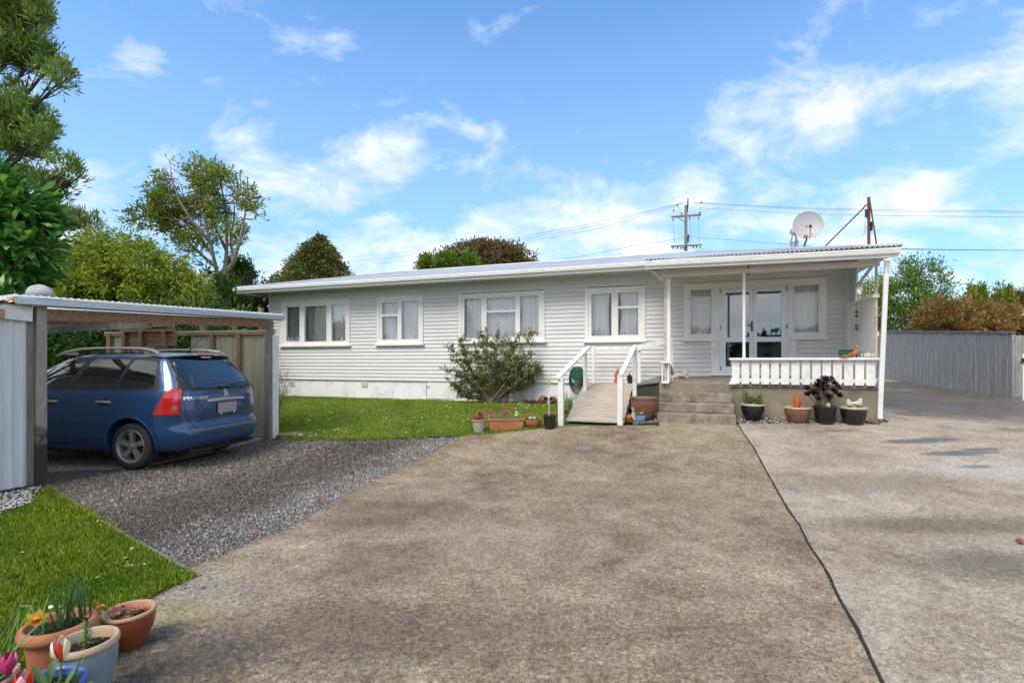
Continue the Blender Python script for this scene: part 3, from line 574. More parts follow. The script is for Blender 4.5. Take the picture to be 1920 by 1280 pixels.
def window(R_,cols,label,cm,curt,seed,sill=True,tr=.085):
    x0,x1,z0,z1=R_; fo=MB(); zs=z0+.055 if sill else z0
    # outer trim
    fo.box(x0,x0+tr,-.052,-.004,zs,z1); fo.box(x1-tr,x1,-.052,-.004,zs,z1); fo.box(x0+tr,x1-tr,-.052,-.004,z1-tr,z1); fo.box(x0+tr,x1-tr,-.0521,-.004,zs,zs+.05)
    f=fo.build('window',M['white'],H,bevel=.003)
    if label: f['label']=label
    if sill:
        s=MB(); s.box(x0-.035,x1+.035,-.10,-.0,z0,zs-.001); s.box(x0-.02,x1+.02,-.075,-.052,zs+.0,zs+.012); s.build('sill',M['white'],f,bevel=.004)
    fr=MB(); y0,y1=-.036,.05; ix0,ix1,iz0,iz1=x0+tr-.002,x1-tr+.002,zs+.048,z1-tr+.002
    # cols: list of (px_left,px_right,[(top,bottom) local z pairs])
    edges=[ix0]
    for (a,c,rows) in cols:
        fr.box(edges[-1],a,y0,y1,iz0,iz1); edges.append(c)
        zt=iz1
        for (t,bm_) in rows:
            fr.box(a,c,y0-.002,y1,t,zt); zt=bm_
            g=MB(); g.box(a-.004,c+.004,.002,.006,bm_-.004,t+.004); g.build('pane',M['glass'],f)
        fr.box(a,c,y0-.002,y1,iz0,zt)
    fr.box(edges[-1],ix1,y0,y1,iz0,iz1)
    fr.build('frame',M['white'],f,bevel=.003)
    for i,(a,c,g_,gx) in enumerate(curt): curtain(f,a,c,iz0+.02,iz1-.01,cm,seed+i,gather=g_,gx=gx)
    return f
def px2x(px,py=600): return U(px,py)[0]
def zat(px,py): return U(px,py)[1]
def cols(R_,L_):
    return [(px2x(a),px2x(c),[(zat((a+c)/2,t),zat((a+c)/2,b_)) for t,b_ in rows]) for a,c,rows in L_]
c1=cols(W1,[(538.1,563.1,[(575.5,640)]),(572.2,613.4,[(574,640)]),(622.8,649,[(571.8,639)])])
window(W1,c1,'three-pane window with dark grey nets, at the far left end',M['curtaing'],[(c1[0][0]-.16,c1[0][1]+.01,0,0),(c1[1][0]-.10,c1[1][1]+.02,0,0),(c1[2][0]-.10,c1[2][1]+.05,0,0)],10)
c2=cols(W2,[(717.5,746.2,[(567.2,588.8),(593.4,636.5)]),(754,785.3,[(564.7,635.6)])])
window(W2,c2,'two-light window with a small top sash',M['curtain'],[(c2[0][0]-.12,c2[0][1]-.07,.3,c2[0][0]),(c2[1][0]-.10,c2[1][1]+.04,0,0)],20)
c3=cols(W3,[(871.2,903.2,[(560,633.7)]),(913.2,967,[(558,581.7),(585.7,632)]),(975.7,1010.5,[(555,630)])])
window(W3,c3,'wide window behind the bush',M['curtain'],[(c3[0][0]-.05,c3[0][1]+.05,0,0),(c3[1][0]-.05,c3[1][1]+.05,0,0),(c3[2][0]-.05,c3[2][1]+.05,.3,c3[2][1])],30)
c4_=cols(W4,[(1109.5,1146.7,[(551.2,629.5)]),(1159.2,1196.8,[(548.7,573.8),(578.2,627.8)])])
window(W4,c4_,'window above the ramp landing',M['curtain'],[(c4_[0][0]-.02,c4_[0][1]-.06,.3,c4_[0][0]+.2),(c4_[1][0]+.02,c4_[1][1]+.04,.3,c4_[1][1])],40)
# French doors with side windows
xd0,xd1=px2x(1337),px2x(1490); zt=FR[3]; tr=.085
left=(FR[0],xd0+.01,FR[2],FR[3]); right=(xd1-.01,FR[1],FR[2],FR[3])
cl_=cols(left,[(1295.7,1336.4-.0,[(543.8,626.1)])]); cr=cols(right,[(1488.7,1534,[(535.5,622.5)])])
def sidewin(Rw,cc,seed,lab,curt):
    x0,x1,z0,z1=Rw; a,c,rows=cc; t,bt=rows[0]; fo=MB()
    fo.box(x0,a-.03,-.052,-.004,z0+.05,z1-.0); fo.box(c+.03,x1,-.052,-.004,z0+.05,z1); fo.box(a-.03,c+.03,-.052,-.004,t+.05,z1); fo.box(a-.03,c+.03,-.0521,-.004,z0+.05,bt-.05)
    f=fo.build('window',M['white'],H,bevel=.003); f['label']=lab
    s=MB(); s.box(x0-.03,x1+.03,-.095,0,z0,z0+.049); s.build('sill',M['white'],f,bevel=.004)
    fr=MB(); fr.box(a-.03,a,-.035,.04,bt-.05,t+.05); fr.box(c,c+.03,-.035,.04,bt-.05,t+.05); fr.box(a,c,-.034,.04,t,t+.05); fr.box(a,c,-.034,.04,bt-.05,bt); fr.build('frame',M['white'],f)
    g=MB(); g.box(a-.004,c+.004,.002,.006,bt-.004,t+.004); g.build('pane',M['glass'],f); curtain(f,a-.04,c+.05,bt-.1,t+.02,M['curtain'],seed,gather=.25,gx=curt)
cL=(px2x(1295.7),px2x(1333),[(U(1315,543.8)[1],U(1315,626)[1])]); cR=(px2x(1488.7),px2x(1534),[(U(1511,535.2)[1],U(1511,622.5)[1])])
xfl=px2x(1341); xfr=px2x(1484)
sidewin((FR[0],px2x(1341),FR[2],FR[3]),cL,50,'narrow side window left of the glazed doors',cL[1]); sidewin((px2x(1484),FR[1],FR[2],FR[3]),cR,60,'narrow side window right of the glazed doors',cR[0])
D_=MB(); dzt=U(1415,537)[1]; dzb=U(1380,698)[1]; dx0,dx1=px2x(1349.5),px2x(1476)
D_.box(xfl+.001,xfr-.001,-.0515,-.004,dzt+.002,FR[3])                      # head trim
D_.box(xfl-.09,dx0-.003,-.0525,-.004,dzb-.04,FR[2]-.001); D_.box(dx1+.003,xfr+.09,-.0525,-.004,dzb-.04,FR[2]-.001)
D_.box(xfl+.0012,dx0-.003,-.0505,-.004,FR[2]-.001,dzt+.002); D_.box(dx1+.003,xfr-.0012,-.0505,-.004,FR[2]-.001,dzt+.002)
D_.box(xfl-.11,xfr+.11,-.10,-.004,dzb-.075,dzb-.041)
dr=D_.build('french_door',M['white'],H,bevel=.003)
fr=MB(); fr.box(dx0,dx0+.045,-.045,.05,dzb-.04,dzt); fr.box(dx1-.045,dx1,-.045,.05,dzb-.04,dzt); fr.box(dx0+.045,dx1-.045,-.045,.05,dzt-.045,dzt); fr.box(dx0+.045,dx1-.045,-.05,.05,dzb-.04,dzb); fr.build('frame',M['upvc'],dr,bevel=.002)
mid=(dx0+dx1)/2; zm0,zm1=U(1415,641)[1],U(1415,632)[1]
for k,(a,c) in enumerate(((dx0+.045,mid-.002),(mid+.002,dx1-.045))):
    l=MB(); st_=.075; zb_,zt_=dzb+.004,dzt-.05
    l.box(a,a+st_,-.055,-.008,zb_,zt_); l.box(c-st_,c,-.055,-.008,zb_,zt_); l.box(a+st_,c-st_,-.055,-.008,zt_-st_,zt_); l.box(a+st_,c-st_,-.055,-.008,zm0,zm1); l.box(a+st_,c-st_,-.055,-.008,zb_,zb_+.13)
    lf=l.build('door_leaf',M['upvc'],dr,bevel=.004)
    for (q0,q1) in ((zm1,zt_-st_),(zb_+.13,zm0)):
        g=MB(); g.box(a+st_-.004,c-st_+.004,-.032,-.028,q0-.004,q1+.004); g.build('pane',M['doorglass'],dr)
hx,hz_=U(1409.0,612); hd=MB(); hd.box(hx-.016,hx+.016,-.068,-.055,hz_-.11,hz_+.11); hd.tube([(hx,-.068,hz_+.03),(hx,-.105,hz_+.03),(hx-.10,-.105,hz_+.028)],.009,8); hd.tube([(hx,-.068,hz_-.05),(hx,-.078,hz_-.05)],.010,8); hd.build('handle',M['black'],dr,smooth=True)
for x in (dx0+.012,dx1-.022):
    for z in (dzt-.13,(dzt+dzb)/2,dzb+.05): hg=MB(); hg.box(x,x+.012,-.062,-.045,z,z+.10); hg.build('hinge',M['black'],dr)
curtain(dr,dx1-.28,dx1-.06,dzb+.02,dzt-.05,M['curtain'],71,ly=.14,gather=.3,gx=dx1)
def sticker(px,py,w_,h_,cols_,ly=-.033):
    x,z=U(px,py,ly); b=MB(); b.box(x-w_/2,x+w_/2,ly-.002,ly,z-h_/2,z+h_/2)
    return b.build('sticker',cols_,dr)
M['red']=pm('red_plastic',(.5,.02,.02),(.4,.015,.02),5,.4,bump=0)
for px in (1423,): sticker(px,631.5,.10,.022,M['white']); sticker(px-1,628.5,.065,.03,M['red'],-.0345)
for wi,px,py in (('window',641,636),('window.002',1004,627)):
    wo=bpy.data.objects[wi]
    for dx in (-5,4):
        x,z=U(px+dx,py,-.0); b=MB(); b.box(x-.028,x+.028,-.001,.0015,z-.022,z+.022); b.build('sticker',M['red'],wo)
    x,z=U(px,py,-.0); b=MB(); b.box(x-.03,x+.03,-.001,.0015,z-.016,z+.016); b.build('sticker',M['white'],wo)
# ---------- roofs
def corr(x0,x1,fn_lo,fn_hi,name,m,parent,wl=.076,amp=.0085,n_per=6,rows=1,thick=.004,axis=0,edge=None):
    # corrugated sheet whose ribs run up the slope; fn_lo/hi(x)-> (y,z)
    n=int((x1-x0)/wl*n_per); vs=[]
    for i in range(n+1):
        x=x0+(x1-x0)*i/n; o_=amp*math.sin(2*PI*x/wl)
        a=fn_lo(x); c=fn_hi(x)
        for (y,z) in (a,c):
            vs.append((x,y,z+o_) if axis==0 else (y,x,z+o_))
    m_=len(vs); vs2=[(v[0],v[1],v[2]-thick) for v in vs]
    fs=[(2*i,2*i+2,2*i+3,2*i+1) for i in range(n)]+[(m_+2*i,m_+2*i+1,m_+2*i+3,m_+2*i+2) for i in range(n)]+[(2*i,m_+2*i,m_+2*i+2,2*i+2) for i in range(n)]
    b=MB(); b.add(vs+vs2,fs); return b.build(name,m,parent,smooth=True,ang=60)
ZE=U(440,541,-.66)[1]+.005; OV=.66; KR=3.0; ZR=EYE+(HZ-510)/F*17.28-HG
def zr_(y): return ZE+(ZR-ZE)*(y+OV)/(KR+OV)
xl0,xr0=-.66,W+.66; rx0,rx1=KR,W-KR
def hi(x):
    if x<rx0: y=-OV+(x-xl0)
    elif x>rx1: y=-OV+(xr0-x)
    else: y=KR
    y=min(y,KR); return (y,zr_(y))
rf=corr(xl0,xr0,lambda x:(-OV,ZE),hi,'roof',M['iron'],H)
def hb(x): y,z=hi(x); return (2*KR-y,z)
corr(xl0,xr0,lambda x:(2*KR+OV,ZE),hb,'roof_sheet',M['iron'],rf)
def hs(t):   # hip ends, t along y
    d=min(t+OV,2*KR+OV-t); return d
corr(-OV,2*KR+OV,lambda t:(xl0,ZE),lambda t:(xl0+hs(t),zr_(-OV+hs(t))),'roof_sheet',M['iron'],rf,axis=1)
corr(-OV,2*KR+OV,lambda t:(xr0,ZE),lambda t:(xr0-hs(t),zr_(-OV+hs(t))),'roof_sheet',M['iron'],rf,axis=1)
rc=MB()
for a,c in (((rx0,KR,ZR+.015),(rx1,KR,ZR+.015)),((xl0,-OV,ZE+.015),(rx0,KR,ZR+.015)),((xl0,2*KR+OV,ZE+.015),(rx0,KR,ZR+.015)),((xr0,-OV,ZE+.015),(rx1,KR,ZR+.015)),((xr0,2*KR+OV,ZE+.015),(rx1,KR,ZR+.015))): rc.tube([a,c],.035,8)
rc.build('ridge_cap',M['iron'],rf,smooth=True)
so_=MB(); zs=ZE-.10; so_.box(xl0+.02,xr0-.02,-OV+.02,2*KR+OV-.02,zs-.015,zs); so_.build('soffit',M['soffit'],H)
def gutter(x0,x1,y,z,parent=None,h=.095,bul=.055,name='gutter',dz=0):
    prof=[(y+.02,z+.0),(y-bul*.55,z+.002),(y-bul,z-.012),(y-bul*1.02,z-.030),(y-bul*.8,z-.040),(y-bul*.9,z-.055),(y-bul*.7,z-h*.95),(y-.01,z-h),(y+.02,z-h)]
    b=MB(); n=len(prof); vs=[(x0,p[0],p[1]) for p in prof]+[(x1,p[0],p[1]+dz) for p in prof]
    b.add(vs,[tuple(range(n)),tuple(range(2*n-1,n-1,-1))]+[(i,(i+1)%n,n+(i+1)%n,n+i) for i in range(n)]); return b.build(name,M['white'],parent or H,smooth=True,ang=30)
gutter(xl0-.02,12.0,-OV-.02,ZE+.0); fb=MB(); fb.box(xl0,xr0,-OV-.0,-OV+.02,ZE-.16,ZE-.02); fb.box(xl0-.02,xl0,-OV,2*KR+OV,ZE-.16,ZE-.02); fb.build('fascia',M['white'],H)
# left-end gutter
gl_=MB(); gl_.box(xl0-.075,xl0-.02,-OV-.07,2*KR+OV,ZE-.09,ZE-.0); gl_.build('gutter',M['white'],H,bevel=.01)
# ---------- porch
PF=-2.12; PX0=U(1212,500,PF)[0]; PX1=U(1683,470,PF)[0]
zpl=U(1212,490,PF)[1]; zpr=U(1683,464,PF)[1]; zpe=(zpl+zpr)/2; zback=ZE+.02
def plo(x): t=(x-PX0)/(PX1-PX0); return (PF-.05,zpl+(zpr-zpl)*t+.022)
pr=corr(PX0-.02,PX1+.05,plo,lambda x:(-.55 if x<15.4 else -.35,zback+.06),'porch_roof',M['ironedge'],H,amp=.013)
gutter(PX0,PX1+.03,PF-.005,zpl-.006,pr,dz=zpr-zpl,h=.10,bul=.06)
b=MB(); b.add([(PX0,PF,zpl-.16),(PX1,PF,zpr-.16),(PX1,PF,zpr-.02),(PX0,PF,zpl-.02),(PX0,PF+.02,zpl-.16),(PX1,PF+.02,zpr-.16),(PX1,PF+.02,zpr-.02),(PX0,PF+.02,zpl-.02)],[(0,1,2,3),(7,6,5,4),(0,4,5,1),(3,2,6,7),(0,3,7,4),(1,5,6,2)])
b.build('fascia',M['white'],pr)
zc0=zpe-.14
b=MB(); b.add([(PX0+.02,PF+.02,zc0-.02),(PX1-.02,PF+.02,zc0-.02),(PX1-.02,-.03,zback-.10),(PX0+.02,-.03,zback-.10)],[(0,1,2,3)]); b.add([(PX0+.02,PF+.02,zc0-.0),(PX1-.02,PF+.02,zc0-.0),(PX1-.02,-.03,zback-.08),(PX0+.02,-.03,zback-.08)],[(3,2,1,0)]); b.build('ceiling',M['soffit'],pr)
b=MB(); b.bar((PX0+.0,PF,zpl-.09),(PX0,-.5,zback+.0),.03,.13); b.bar((PX1,PF,zpr-.07),(PX1,.1,zback+.02),.035,.14)
b.bar((PX0+.25,-1.68,zc0-.06),(PX1-.12,-1.68,zc0-.06),.07,.09); b.build('beam',M['soffit'],pr)
b=MB(); b.bar((PX0+.04,PF+.05,zpl-.14),(PX0+.30,PF+.42,zpl-.33),.03,.035); b.bar((PX0+.16,PF+.36,zpl-.18),(PX0+.42,PF+.42,zpl-.10),.03,.035); b.build('bracket',M['soffit'],pr)
dzf=U(1500,722,-1.64)[1]; dzb_=U(1320,704.5,-.02)[1]
DX0=U(1236,722,-1.64)[0]; DX1=15.57; DXR=U(1370,722,-1.64)[0]
b=MB()
vs=[(DX0,-1.64,-.2),(DX1,-1.64,-.2),(DX1,.0,-.2),(DX0,0,-.2),(DX0,-1.64,dzf),(DX1,-1.64,dzf),(DX1,.005,dzb_),(DX0,.005,dzb_)]
b.add(vs,[(0,3,2,1),(0,1,5,4),(1,2,6,5),(3,0,4,7)],0); b.add(vs,[(4,5,6,7)],1)
dk=b.build('porch_floor',[M['deckc'],M['conc']],H)
b=MB(); b.box(DXR,DX1+.015,-1.665,-1.6,dzf-.055,dzf+.003); b.build('floor_edge',M['conc'],dk,bevel=.01)
gs=gl(-2.5)-HG; rs=(dzf-gs)/4
b=MB()
for i in range(3):
    y1=-1.64; y0=-1.64-.28*(3-i); b.box(DX0+.004*i-.0,DXR+.02-.006*i,y0,y1+.003*i,gs-.05 if i==0 else gs+rs*i+.001,gs+rs*(i+1))
b.build('steps',M['conc'],H,bevel=.016)
# balustrade
bx0=U(1370,700,-1.66)[0]; bx1=U(1643,700,-1.66)[0]; zr0=U(1500,675,-1.68)[1]; 
b=MB(); b.box(bx0-.03,bx1+.02,-1.78,-1.60,zr0+.0,zr0+.045); bl=b.build('balustrade',M['whitew'],H,bevel=.006)
n=14; sp=(bx1-bx0-.02)/n
for i in range(n):
    b=MB(); x=bx0+.02+sp*i; j=random.uniform(-.004,.004); b.box(x+j,x+sp*.80+j,-1.715,-1.693,dzf+.012+random.uniform(-.004,.004),zr0-.001); b.build('paling',M['whitew'],bl,bevel=.003)
b=MB(); b.box(bx0+.0,bx1,-1.692,-1.65,dzf+.055,dzf+.125); b.box(bx0,bx1,-1.692,-1.65,zr0-.09,zr0-.002); b.box(bx0-.03,bx0+.10,-1.735,-1.716,dzf+.005,dzf+.06); b.build('rail',M['whitew'],bl)
# posts
def post(px,ly,z0,z1,w_,m,name='post',round_=False,parent=H):
    x,_=U(px,600,ly); b=MB()
    if round_: b.tube([(x,ly,z0),(x,ly,z1)],w_/2,10)
    else: b.box(x-w_/2,x+w_/2,ly-w_/2,ly+w_/2,z0,z1)
    return b.build(name,m,parent,smooth=round_,bevel=0 if round_ else .004)
zpt=zc0-.09
post(1247.5,-1.66,dzf+.0,zpt,.035,M['pipe'],round_=True); post(1253.5,-1.60,dzf+.02,zpt,.075,M['white'])
x,_=U(1249,600,-1.66); b=MB(); 
b.box(x-.085,x-.06,-1.72,-1.60,dzf+.002,zr0-.06); b.box(x+.035,x+.06,-1.72,-1.60,dzf+.002,zr0-.06); b.box(x-.11,x+.10,-1.75,-1.58,zr0-.059,zr0-.03); b.box(x-.085,x+.06,-1.73,-1.70,dzf+.002,dzf+.05); b.build('post_box',M['whitew'],H,bevel=.004)
post(1395,-1.66,zr0+.045,zpt,.055,M['white'],round_=True); post(1643,-1.62,zr0+.045,zpt+.05,.045,M['pipe'],round_=True); post(1597,-.10,dzb_,zback-.1,.035,M['pipe'],round_=True)
# side screen at the right end of the porch
zsc=U(1652,553,-1.5)[1]; zsb=dzf+.0; b=MB(); y=-1.62
while y<-.05:
    y2=min(y+.118,-.03); b.box(15.50,15.518,y,y2-.004,zsb,zsc-.06 if 1 else zsc); y+=.118
sc_=b.build('screen_wall',M['white'],H,bevel=.002)
b=MB(); b.box(15.46,15.56,-1.66,-.0,zsc-.058,zsc-.0); b.box(15.519,15.56,-1.64,-.02,zsc-.75,zsc-.68); b.build('rail',M['white'],sc_,bevel=.004)
b=MB(); b.box(15.47,15.50,-.24,-.036,zsb,zsc-.05); b.build('trim',M['white'],sc_)
M['palegreen']=pm('pale_green_panel',(.55,.62,.60),(.48,.55,.53),2,.6,bump=.05)
b=MB(); b.prism([(-.05,zsc+.001),(-.05,zback-.05),(-.62,zback-.05),(-.42,zsc+.001)],'x',15.535,15.56); b.build('end_panel',M['palegreen'],H)
b=MB(); b.bar((15.54,-.45,zsc+.28),(15.54,-1.6,zc0+.02),.03,.06); b.build('brace',M['white'],H)
# downpipe
a=U(1662,486,PF+.02); c=U(1659,500,-1.95); d=U(1650,783,-1.80)
b=MB(); b.tube([(a[0],PF-.0,a[1]),(c[0],-2.05,c[1]),(c[0]-.003,-2.03,c[1]-.1)],.045,12); b.tube([(c[0]-.003,-2.03,c[1]-.07),(d[0]-.01,-1.82,d[1]+.03),(d[0]-.01,-1.86,d[1]-.02)],.040,12); b.build('downpipe',M['white'],H,smooth=True)
# porch lamp
x,z=U(1403,508,-1.2); b=MB(); b.tube([(x,-1.2,z+.12),(x,-1.2,z+.05)],.012,8); b.lathe([(.0,z-.07),(.03,z-.07),(.045,z-.04),(.035,z+.03),(.05,z+.045),(.02,z+.07),(0,z+.07)],(x,-1.2,0),12); b.build('lamp',M['black'],H,smooth=True)
# ramp and landing
RP=empty('wheelchair_ramp',tuple(wor(0,0))+(HG,),-TH,'bleached timber ramp with white handrails leading up to the porch','ramp')
rl0=U(1060,791,-2.55)[0]; rl1=U(1157,793,-2.55)[0]
A=U(1108,719,-.75); LZ=A[1]; xa0,xa1=U(1112,719,-.75)[0],U(1186,719,-.75)[0]
y0,y1=-2.62,-.75; x0a,x1a=U(1060,791,y0)[0],U(1170,791,y0)[0]; z0=gl(y0)-HG+.012
xa0=min(xa0,x0a+.08); x0a,xa0=(x0a+xa0)/2-.02,(x0a+xa0)/2+.02; xa1=x1a
nb=19
for i in range(nb):
    t0,t1=i/nb,(i+.93)/nb; f=lambda t:(y0+(y1-y0)*t, z0+(LZ-z0)*t)
    (ya,za),(yb,zb)=f(t0),f(t1); xl=x0a+random.uniform(-.008,.008); xr=x1a+random.uniform(-.008,.008); b=MB()
    b.add([(xl,ya,za-.03),(xr,ya,za-.03),(xr,yb,zb-.03),(xl,yb,zb-.03),(xl,ya,za),(xr,ya,za),(xr,yb,zb),(xl,yb,zb)],[(0,3,2,1),(4,5,6,7),(0,1,5,4),(1,2,6,5),(2,3,7,6),(3,0,4,7)])
    b.build('plank',M['rampw'],RP,bevel=.003)
b=MB()
for x in (x0a+.03,x1a-.05): b.prism([(y0+.06,z0-.03),(y1,LZ-.031),(y1,LZ-.16),(y0+.5,z0-.03)],'x',x,x+.04)
b.build('stringer',M['wood'],RP)
lx1=DX0-.02; b=MB(); yy=y1
while yy<-.06:
    b.box(x0a-.0,x1a+.05,yy+.004,min(yy+.1,-.04),LZ-.03,LZ+.002); yy+=.1
b.build('landing',M['rampw'],RP)
b=MB(); b.add([(x1a+.05,-.9,LZ-.03),(lx1,-1.1,dzf-.01),(lx1,-.04,dzb_-.01),(x1a+.05,-.04,LZ-.03),(x1a+.05,-.9,LZ+.0),(lx1,-1.1,dzf+.012),(lx1,-.04,dzb_+.01),(x1a+.05,-.04,LZ+.0)],[(0,3,2,1),(4,5,6,7),(0,1,5,4),(1,2,6,5),(2,3,7,6),(3,0,4,7)]); b.build('walkway',M['wood'],RP)
b=MB(); b.add([(x1a+.06,-.86,-.1),(lx1,-1.06,-.1),(lx1,-1.06,dzf-.04),(x1a+.06,-.86,LZ-.04),(x1a+.06,-.80,-.1),(lx1,-1.0,-.1),(lx1,-1.0,dzf-.04),(x1a+.06,-.80,LZ-.04)],[(0,1,2,3),(7,6,5,4),(0,4,5,1),(3,2,6,7),(0,3,7,4),(1,5,6,2)]); b.build('skirt_board',M['darkc'],RP)
def p3(px,py,ly): x,z=U(px,py,ly); return (x,ly,z)
for (pb,pt,ly,w_) in (((1052,798),(1048,708),-2.72,.105),((1163,797),(1163,703),-2.66,.10),((1097,735),(1097,652),-1.15,.075),((1190,748),(1190,652),-1.45,.085),((1113,722),(1113,650),-.45,.07),((1199,722),(1199,652),-.40,.065),):
    a=p3(*pb,ly); t=p3(*pt,ly); b=MB(); zb=min(a[2],gl(ly)-HG+.0) if ly<-1 else LZ; b.box(a[0]-w_/2,a[0]+w_/2,ly-w_/2,ly+w_/2,zb,t[2]); b.build('rail_post',M['whitew'],RP,bevel=.005)
b=MB(); b.bar(p3(1044,710,-2.80),p3(1104,650,-1.05),.12,.045); b.build('handrail',M['whitew'],RP,bevel=.005)
b=MB(); b.bar(p3(1164,704,-2.72),p3(1191,648,-1.40),.09,.045); b.build('handrail',M['whitew'],RP,bevel=.005)
b=MB(); b.bar(p3(1104,653,-.44),p3(1192,652.5,-.44),.035,.10,mi=0); b.bar(p3(1192,653,-.43),p3(1246,640,-.60),.035,.13); b.bar(p3(1246,641,-.60),p3(1262,636,-.60),.09,.04); b.build('handrail',M['whitew'],RP,bevel=.004)
b=MB(); b.bar(p3(1259,720,-.62)[:2]+(dzb_,),p3(1259,637,-.62),.07,.07); b.build('rail_post',M['whitew'],RP,bevel=.004)
# ================= CAR (own coordinates: x forward from the rear bumper, y towards the near side) =================
CR=empty('parked_car',(-4.31,7.51,.0),math.atan2(.171,-.985),'dark blue estate car parked nose-in under the open carport','car')
m,nt,b=newmat('blue_car_paint'); b.inputs['Base Color'].default_value=(.010,.060,.175,1); b.inputs['Metallic'].default_value=.35; b.inputs['Roughness'].default_value=.30
b.inputs['Coat Weight'].default_value=1; b.inputs['Coat Roughness'].default_value=.03
v=pos(nt,(1,1,1)); fl=noise_(nt,v,900,1,.5); L(nt,ramp(nt,fl,[(.35,(.008,.048,.14)),(.65,(.014,.078,.21))]),b.inputs['Base Color']); L(nt,ramp(nt,noise_(nt,v,3,4),[(.3,(.26,)*3),(.7,(.40,)*3)]),b.inputs['Roughness']); M['paint']=m
M['cglass']=pm('dark_car_glass',(.008,.009,.010),(.006,.007,.008),3,.03,bump=0,spec=.9,coat=1)
M['trim']=pm('black_trim',(.015,.015,.016),(.02,.02,.02),4,.45,bump=0)
M['rail']=pm('silver_roof_rail',(.50,.48,.44),(.45,.43,.4),4,.35,metal=.5,bump=0)
M['chrome']=pm('chrome',(.75,.76,.78),(.7,.7,.72),4,.18,metal=1,bump=0)
M['rim']=pm('grey_alloy',(.36,.34,.34),(.27,.25,.25),8,.4,metal=.55,bump=.05,dirt=(.10,.08,.07),dscale=6,damt=.5)
M['tyre']=pm('tyre_rubber',(.022,.022,.022),(.035,.033,.03),6,.8,bump=.2)
M['lred']=pm('red_lamp_lens',(.55,.012,.02),(.42,.008,.012),3,.12,bump=0,coat=1)
M['lamb']=pm('amber_lamp_lens',(.55,.06,.04),(.5,.05,.04),3,.1,bump=0,coat=1)
M['lred2']=pm('pink_red_lens',(.55,.10,.10),(.5,.07,.08),3,.1,bump=0,coat=1)
M['lclr']=pm('clear_lamp_lens',(.22,.2,.16),(.2,.25,.25),6,.1,bump=0,coat=1)
M['gtrim']=pm('grey_bumper_strip',(.10,.105,.11),(.08,.085,.09),4,.5,bump=.05)
M['plate']=pm('blank_grey_plate',(.34,.34,.33),(.30,.30,.29),12,.4,bump=.05)
def ip(t): 
    zs=[a for a,_ in t]; vs=[b for _,b in t]
    return lambda z: float(np.interp(z,zs,vs))
def sm(f,h=.025): return lambda z:(f(z-h)+2*f(z)+f(z+h))/4
XR=sm(ip([(.24,.16),(.30,.05),(.38,.01),(.50,.0),(.545,.008),(.585,.05),(.62,.075),(.8,.065),(1.0,.085),(1.12,.12),(1.30,.24),(1.48,.39),(1.56,.46),(1.60,.52),(1.63,.60)]))
XF=sm(ip([(.24,4.25),(.32,4.38),(.45,4.42),(.6,4.40),(.72,4.33),(.80,4.18),(.88,3.95),(.96,3.62),(1.02,3.42),(1.15,3.18),(1.5,2.50),(1.57,2.30),(1.61,2.1),(1.63,1.95)]))
WD=sm(ip([(.24,.80),(.30,.84),(.45,.862),(.55,.868),(.64,.875),(.80,.872),(.98,.862),(1.06,.850),(1.12,.825),(1.30,.755),(1.46,.685),(1.54,.640),(1.58,.60),(1.61,.53),(1.63,.40)]))
PP,QQ=9.0,6.0
def outl(z,ph):
    xr,xf,w_=XR(z),XF(z),WD(z); xc=(xr+xf)/2; a=(xf-xr)/2; c_,s_=math.cos(ph),math.sin(ph)
    p=PP if c_<0 else 3.2
    return (xc+a*math.copysign(abs(c_)**(2/p),c_), w_*math.copysign(abs(s_)**(2/QQ),s_))
def side(x,z,sg=1,off=0):
    xr,xf,w_=XR(z),XF(z),WD(z); xc=(xr+xf)/2; a=(xf-xr)/2; p=PP if x<xc else 3.2
    u=min(1,abs((x-xc)/a)); return Vector((x,sg*(w_*max(0,1-u**p)**(1/QQ)+off),z))
def rear(y,z,off=0):
    xr,xf,w_=XR(z),XF(z),WD(z); xc=(xr+xf)/2; a=(xf-xr)/2
    u=min(1,abs(y/w_)); return Vector((xc-a*max(0,1-u**QQ)**(1/PP)-off,y,z))
def ph_side(x,z): xr,xf=XR(z),XF(z); xc=(xr+xf)/2; a=(xf-xr)/2; return PI-math.acos(min(1,max(0,((xc-x)/a))**(PP/2)))
def ph_rear(y,z): return PI-math.asin(min(1,(abs(y)/WD(z))**(QQ/2)))
def around(ph,z,sg=1,off=0):
    x,y=outl(z,ph); x2,y2=outl(z,ph+.01); t=Vector((x2-x,y2-y,0)).normalized(); n_=Vector((t.y,-t.x,0))
    if n_.dot(Vector((x-2.2,y,0)))<0: n_=-n_
    return Vector((x+n_.x*off,sg*(y+n_.y*off),z))
zs=[.24,.27,.30,.34,.38,.42,.46,.50,.53,.555,.58,.61,.64,.68,.72,.76,.80,.84,.88,.92,.96,1.0,1.03,1.06,1.09,1.12,1.16,1.2,1.26,1.32,1.38,1.44,1.48,1.52,1.55,1.575,1.595,1.61,1.62,1.63]
NA=144; phs=[]
for i in range(NA):
    phs.append(2*PI*i/NA)
b_=MB(); vs=[]
def resamp(z):   # even arclength along the outline
    pts=[outl(z,2*PI*i/1440) for i in range(1440)]; d=[0]
    for i in range(1440): a,c=pts[i],pts[(i+1)%1440]; d.append(d[-1]+math.hypot(a[0]-c[0],a[1]-c[1]))
    T=[d[-1]*i/NA for i in range(NA)]; pts.append(pts[0]); X=np.interp(T,d,[p[0] for p in pts]); Y=np.interp(T,d,[p[1] for p in pts]); return list(zip(X,Y))
for z in zs:
    for x,y in resamp(z): vs.append((x,y,z))
fs=[]
for i in range(len(zs)-1):
    for k in range(NA): fs.append((i*NA+k,i*NA+(k+1)%NA,(i+1)*NA+(k+1)%NA,(i+1)*NA+k))
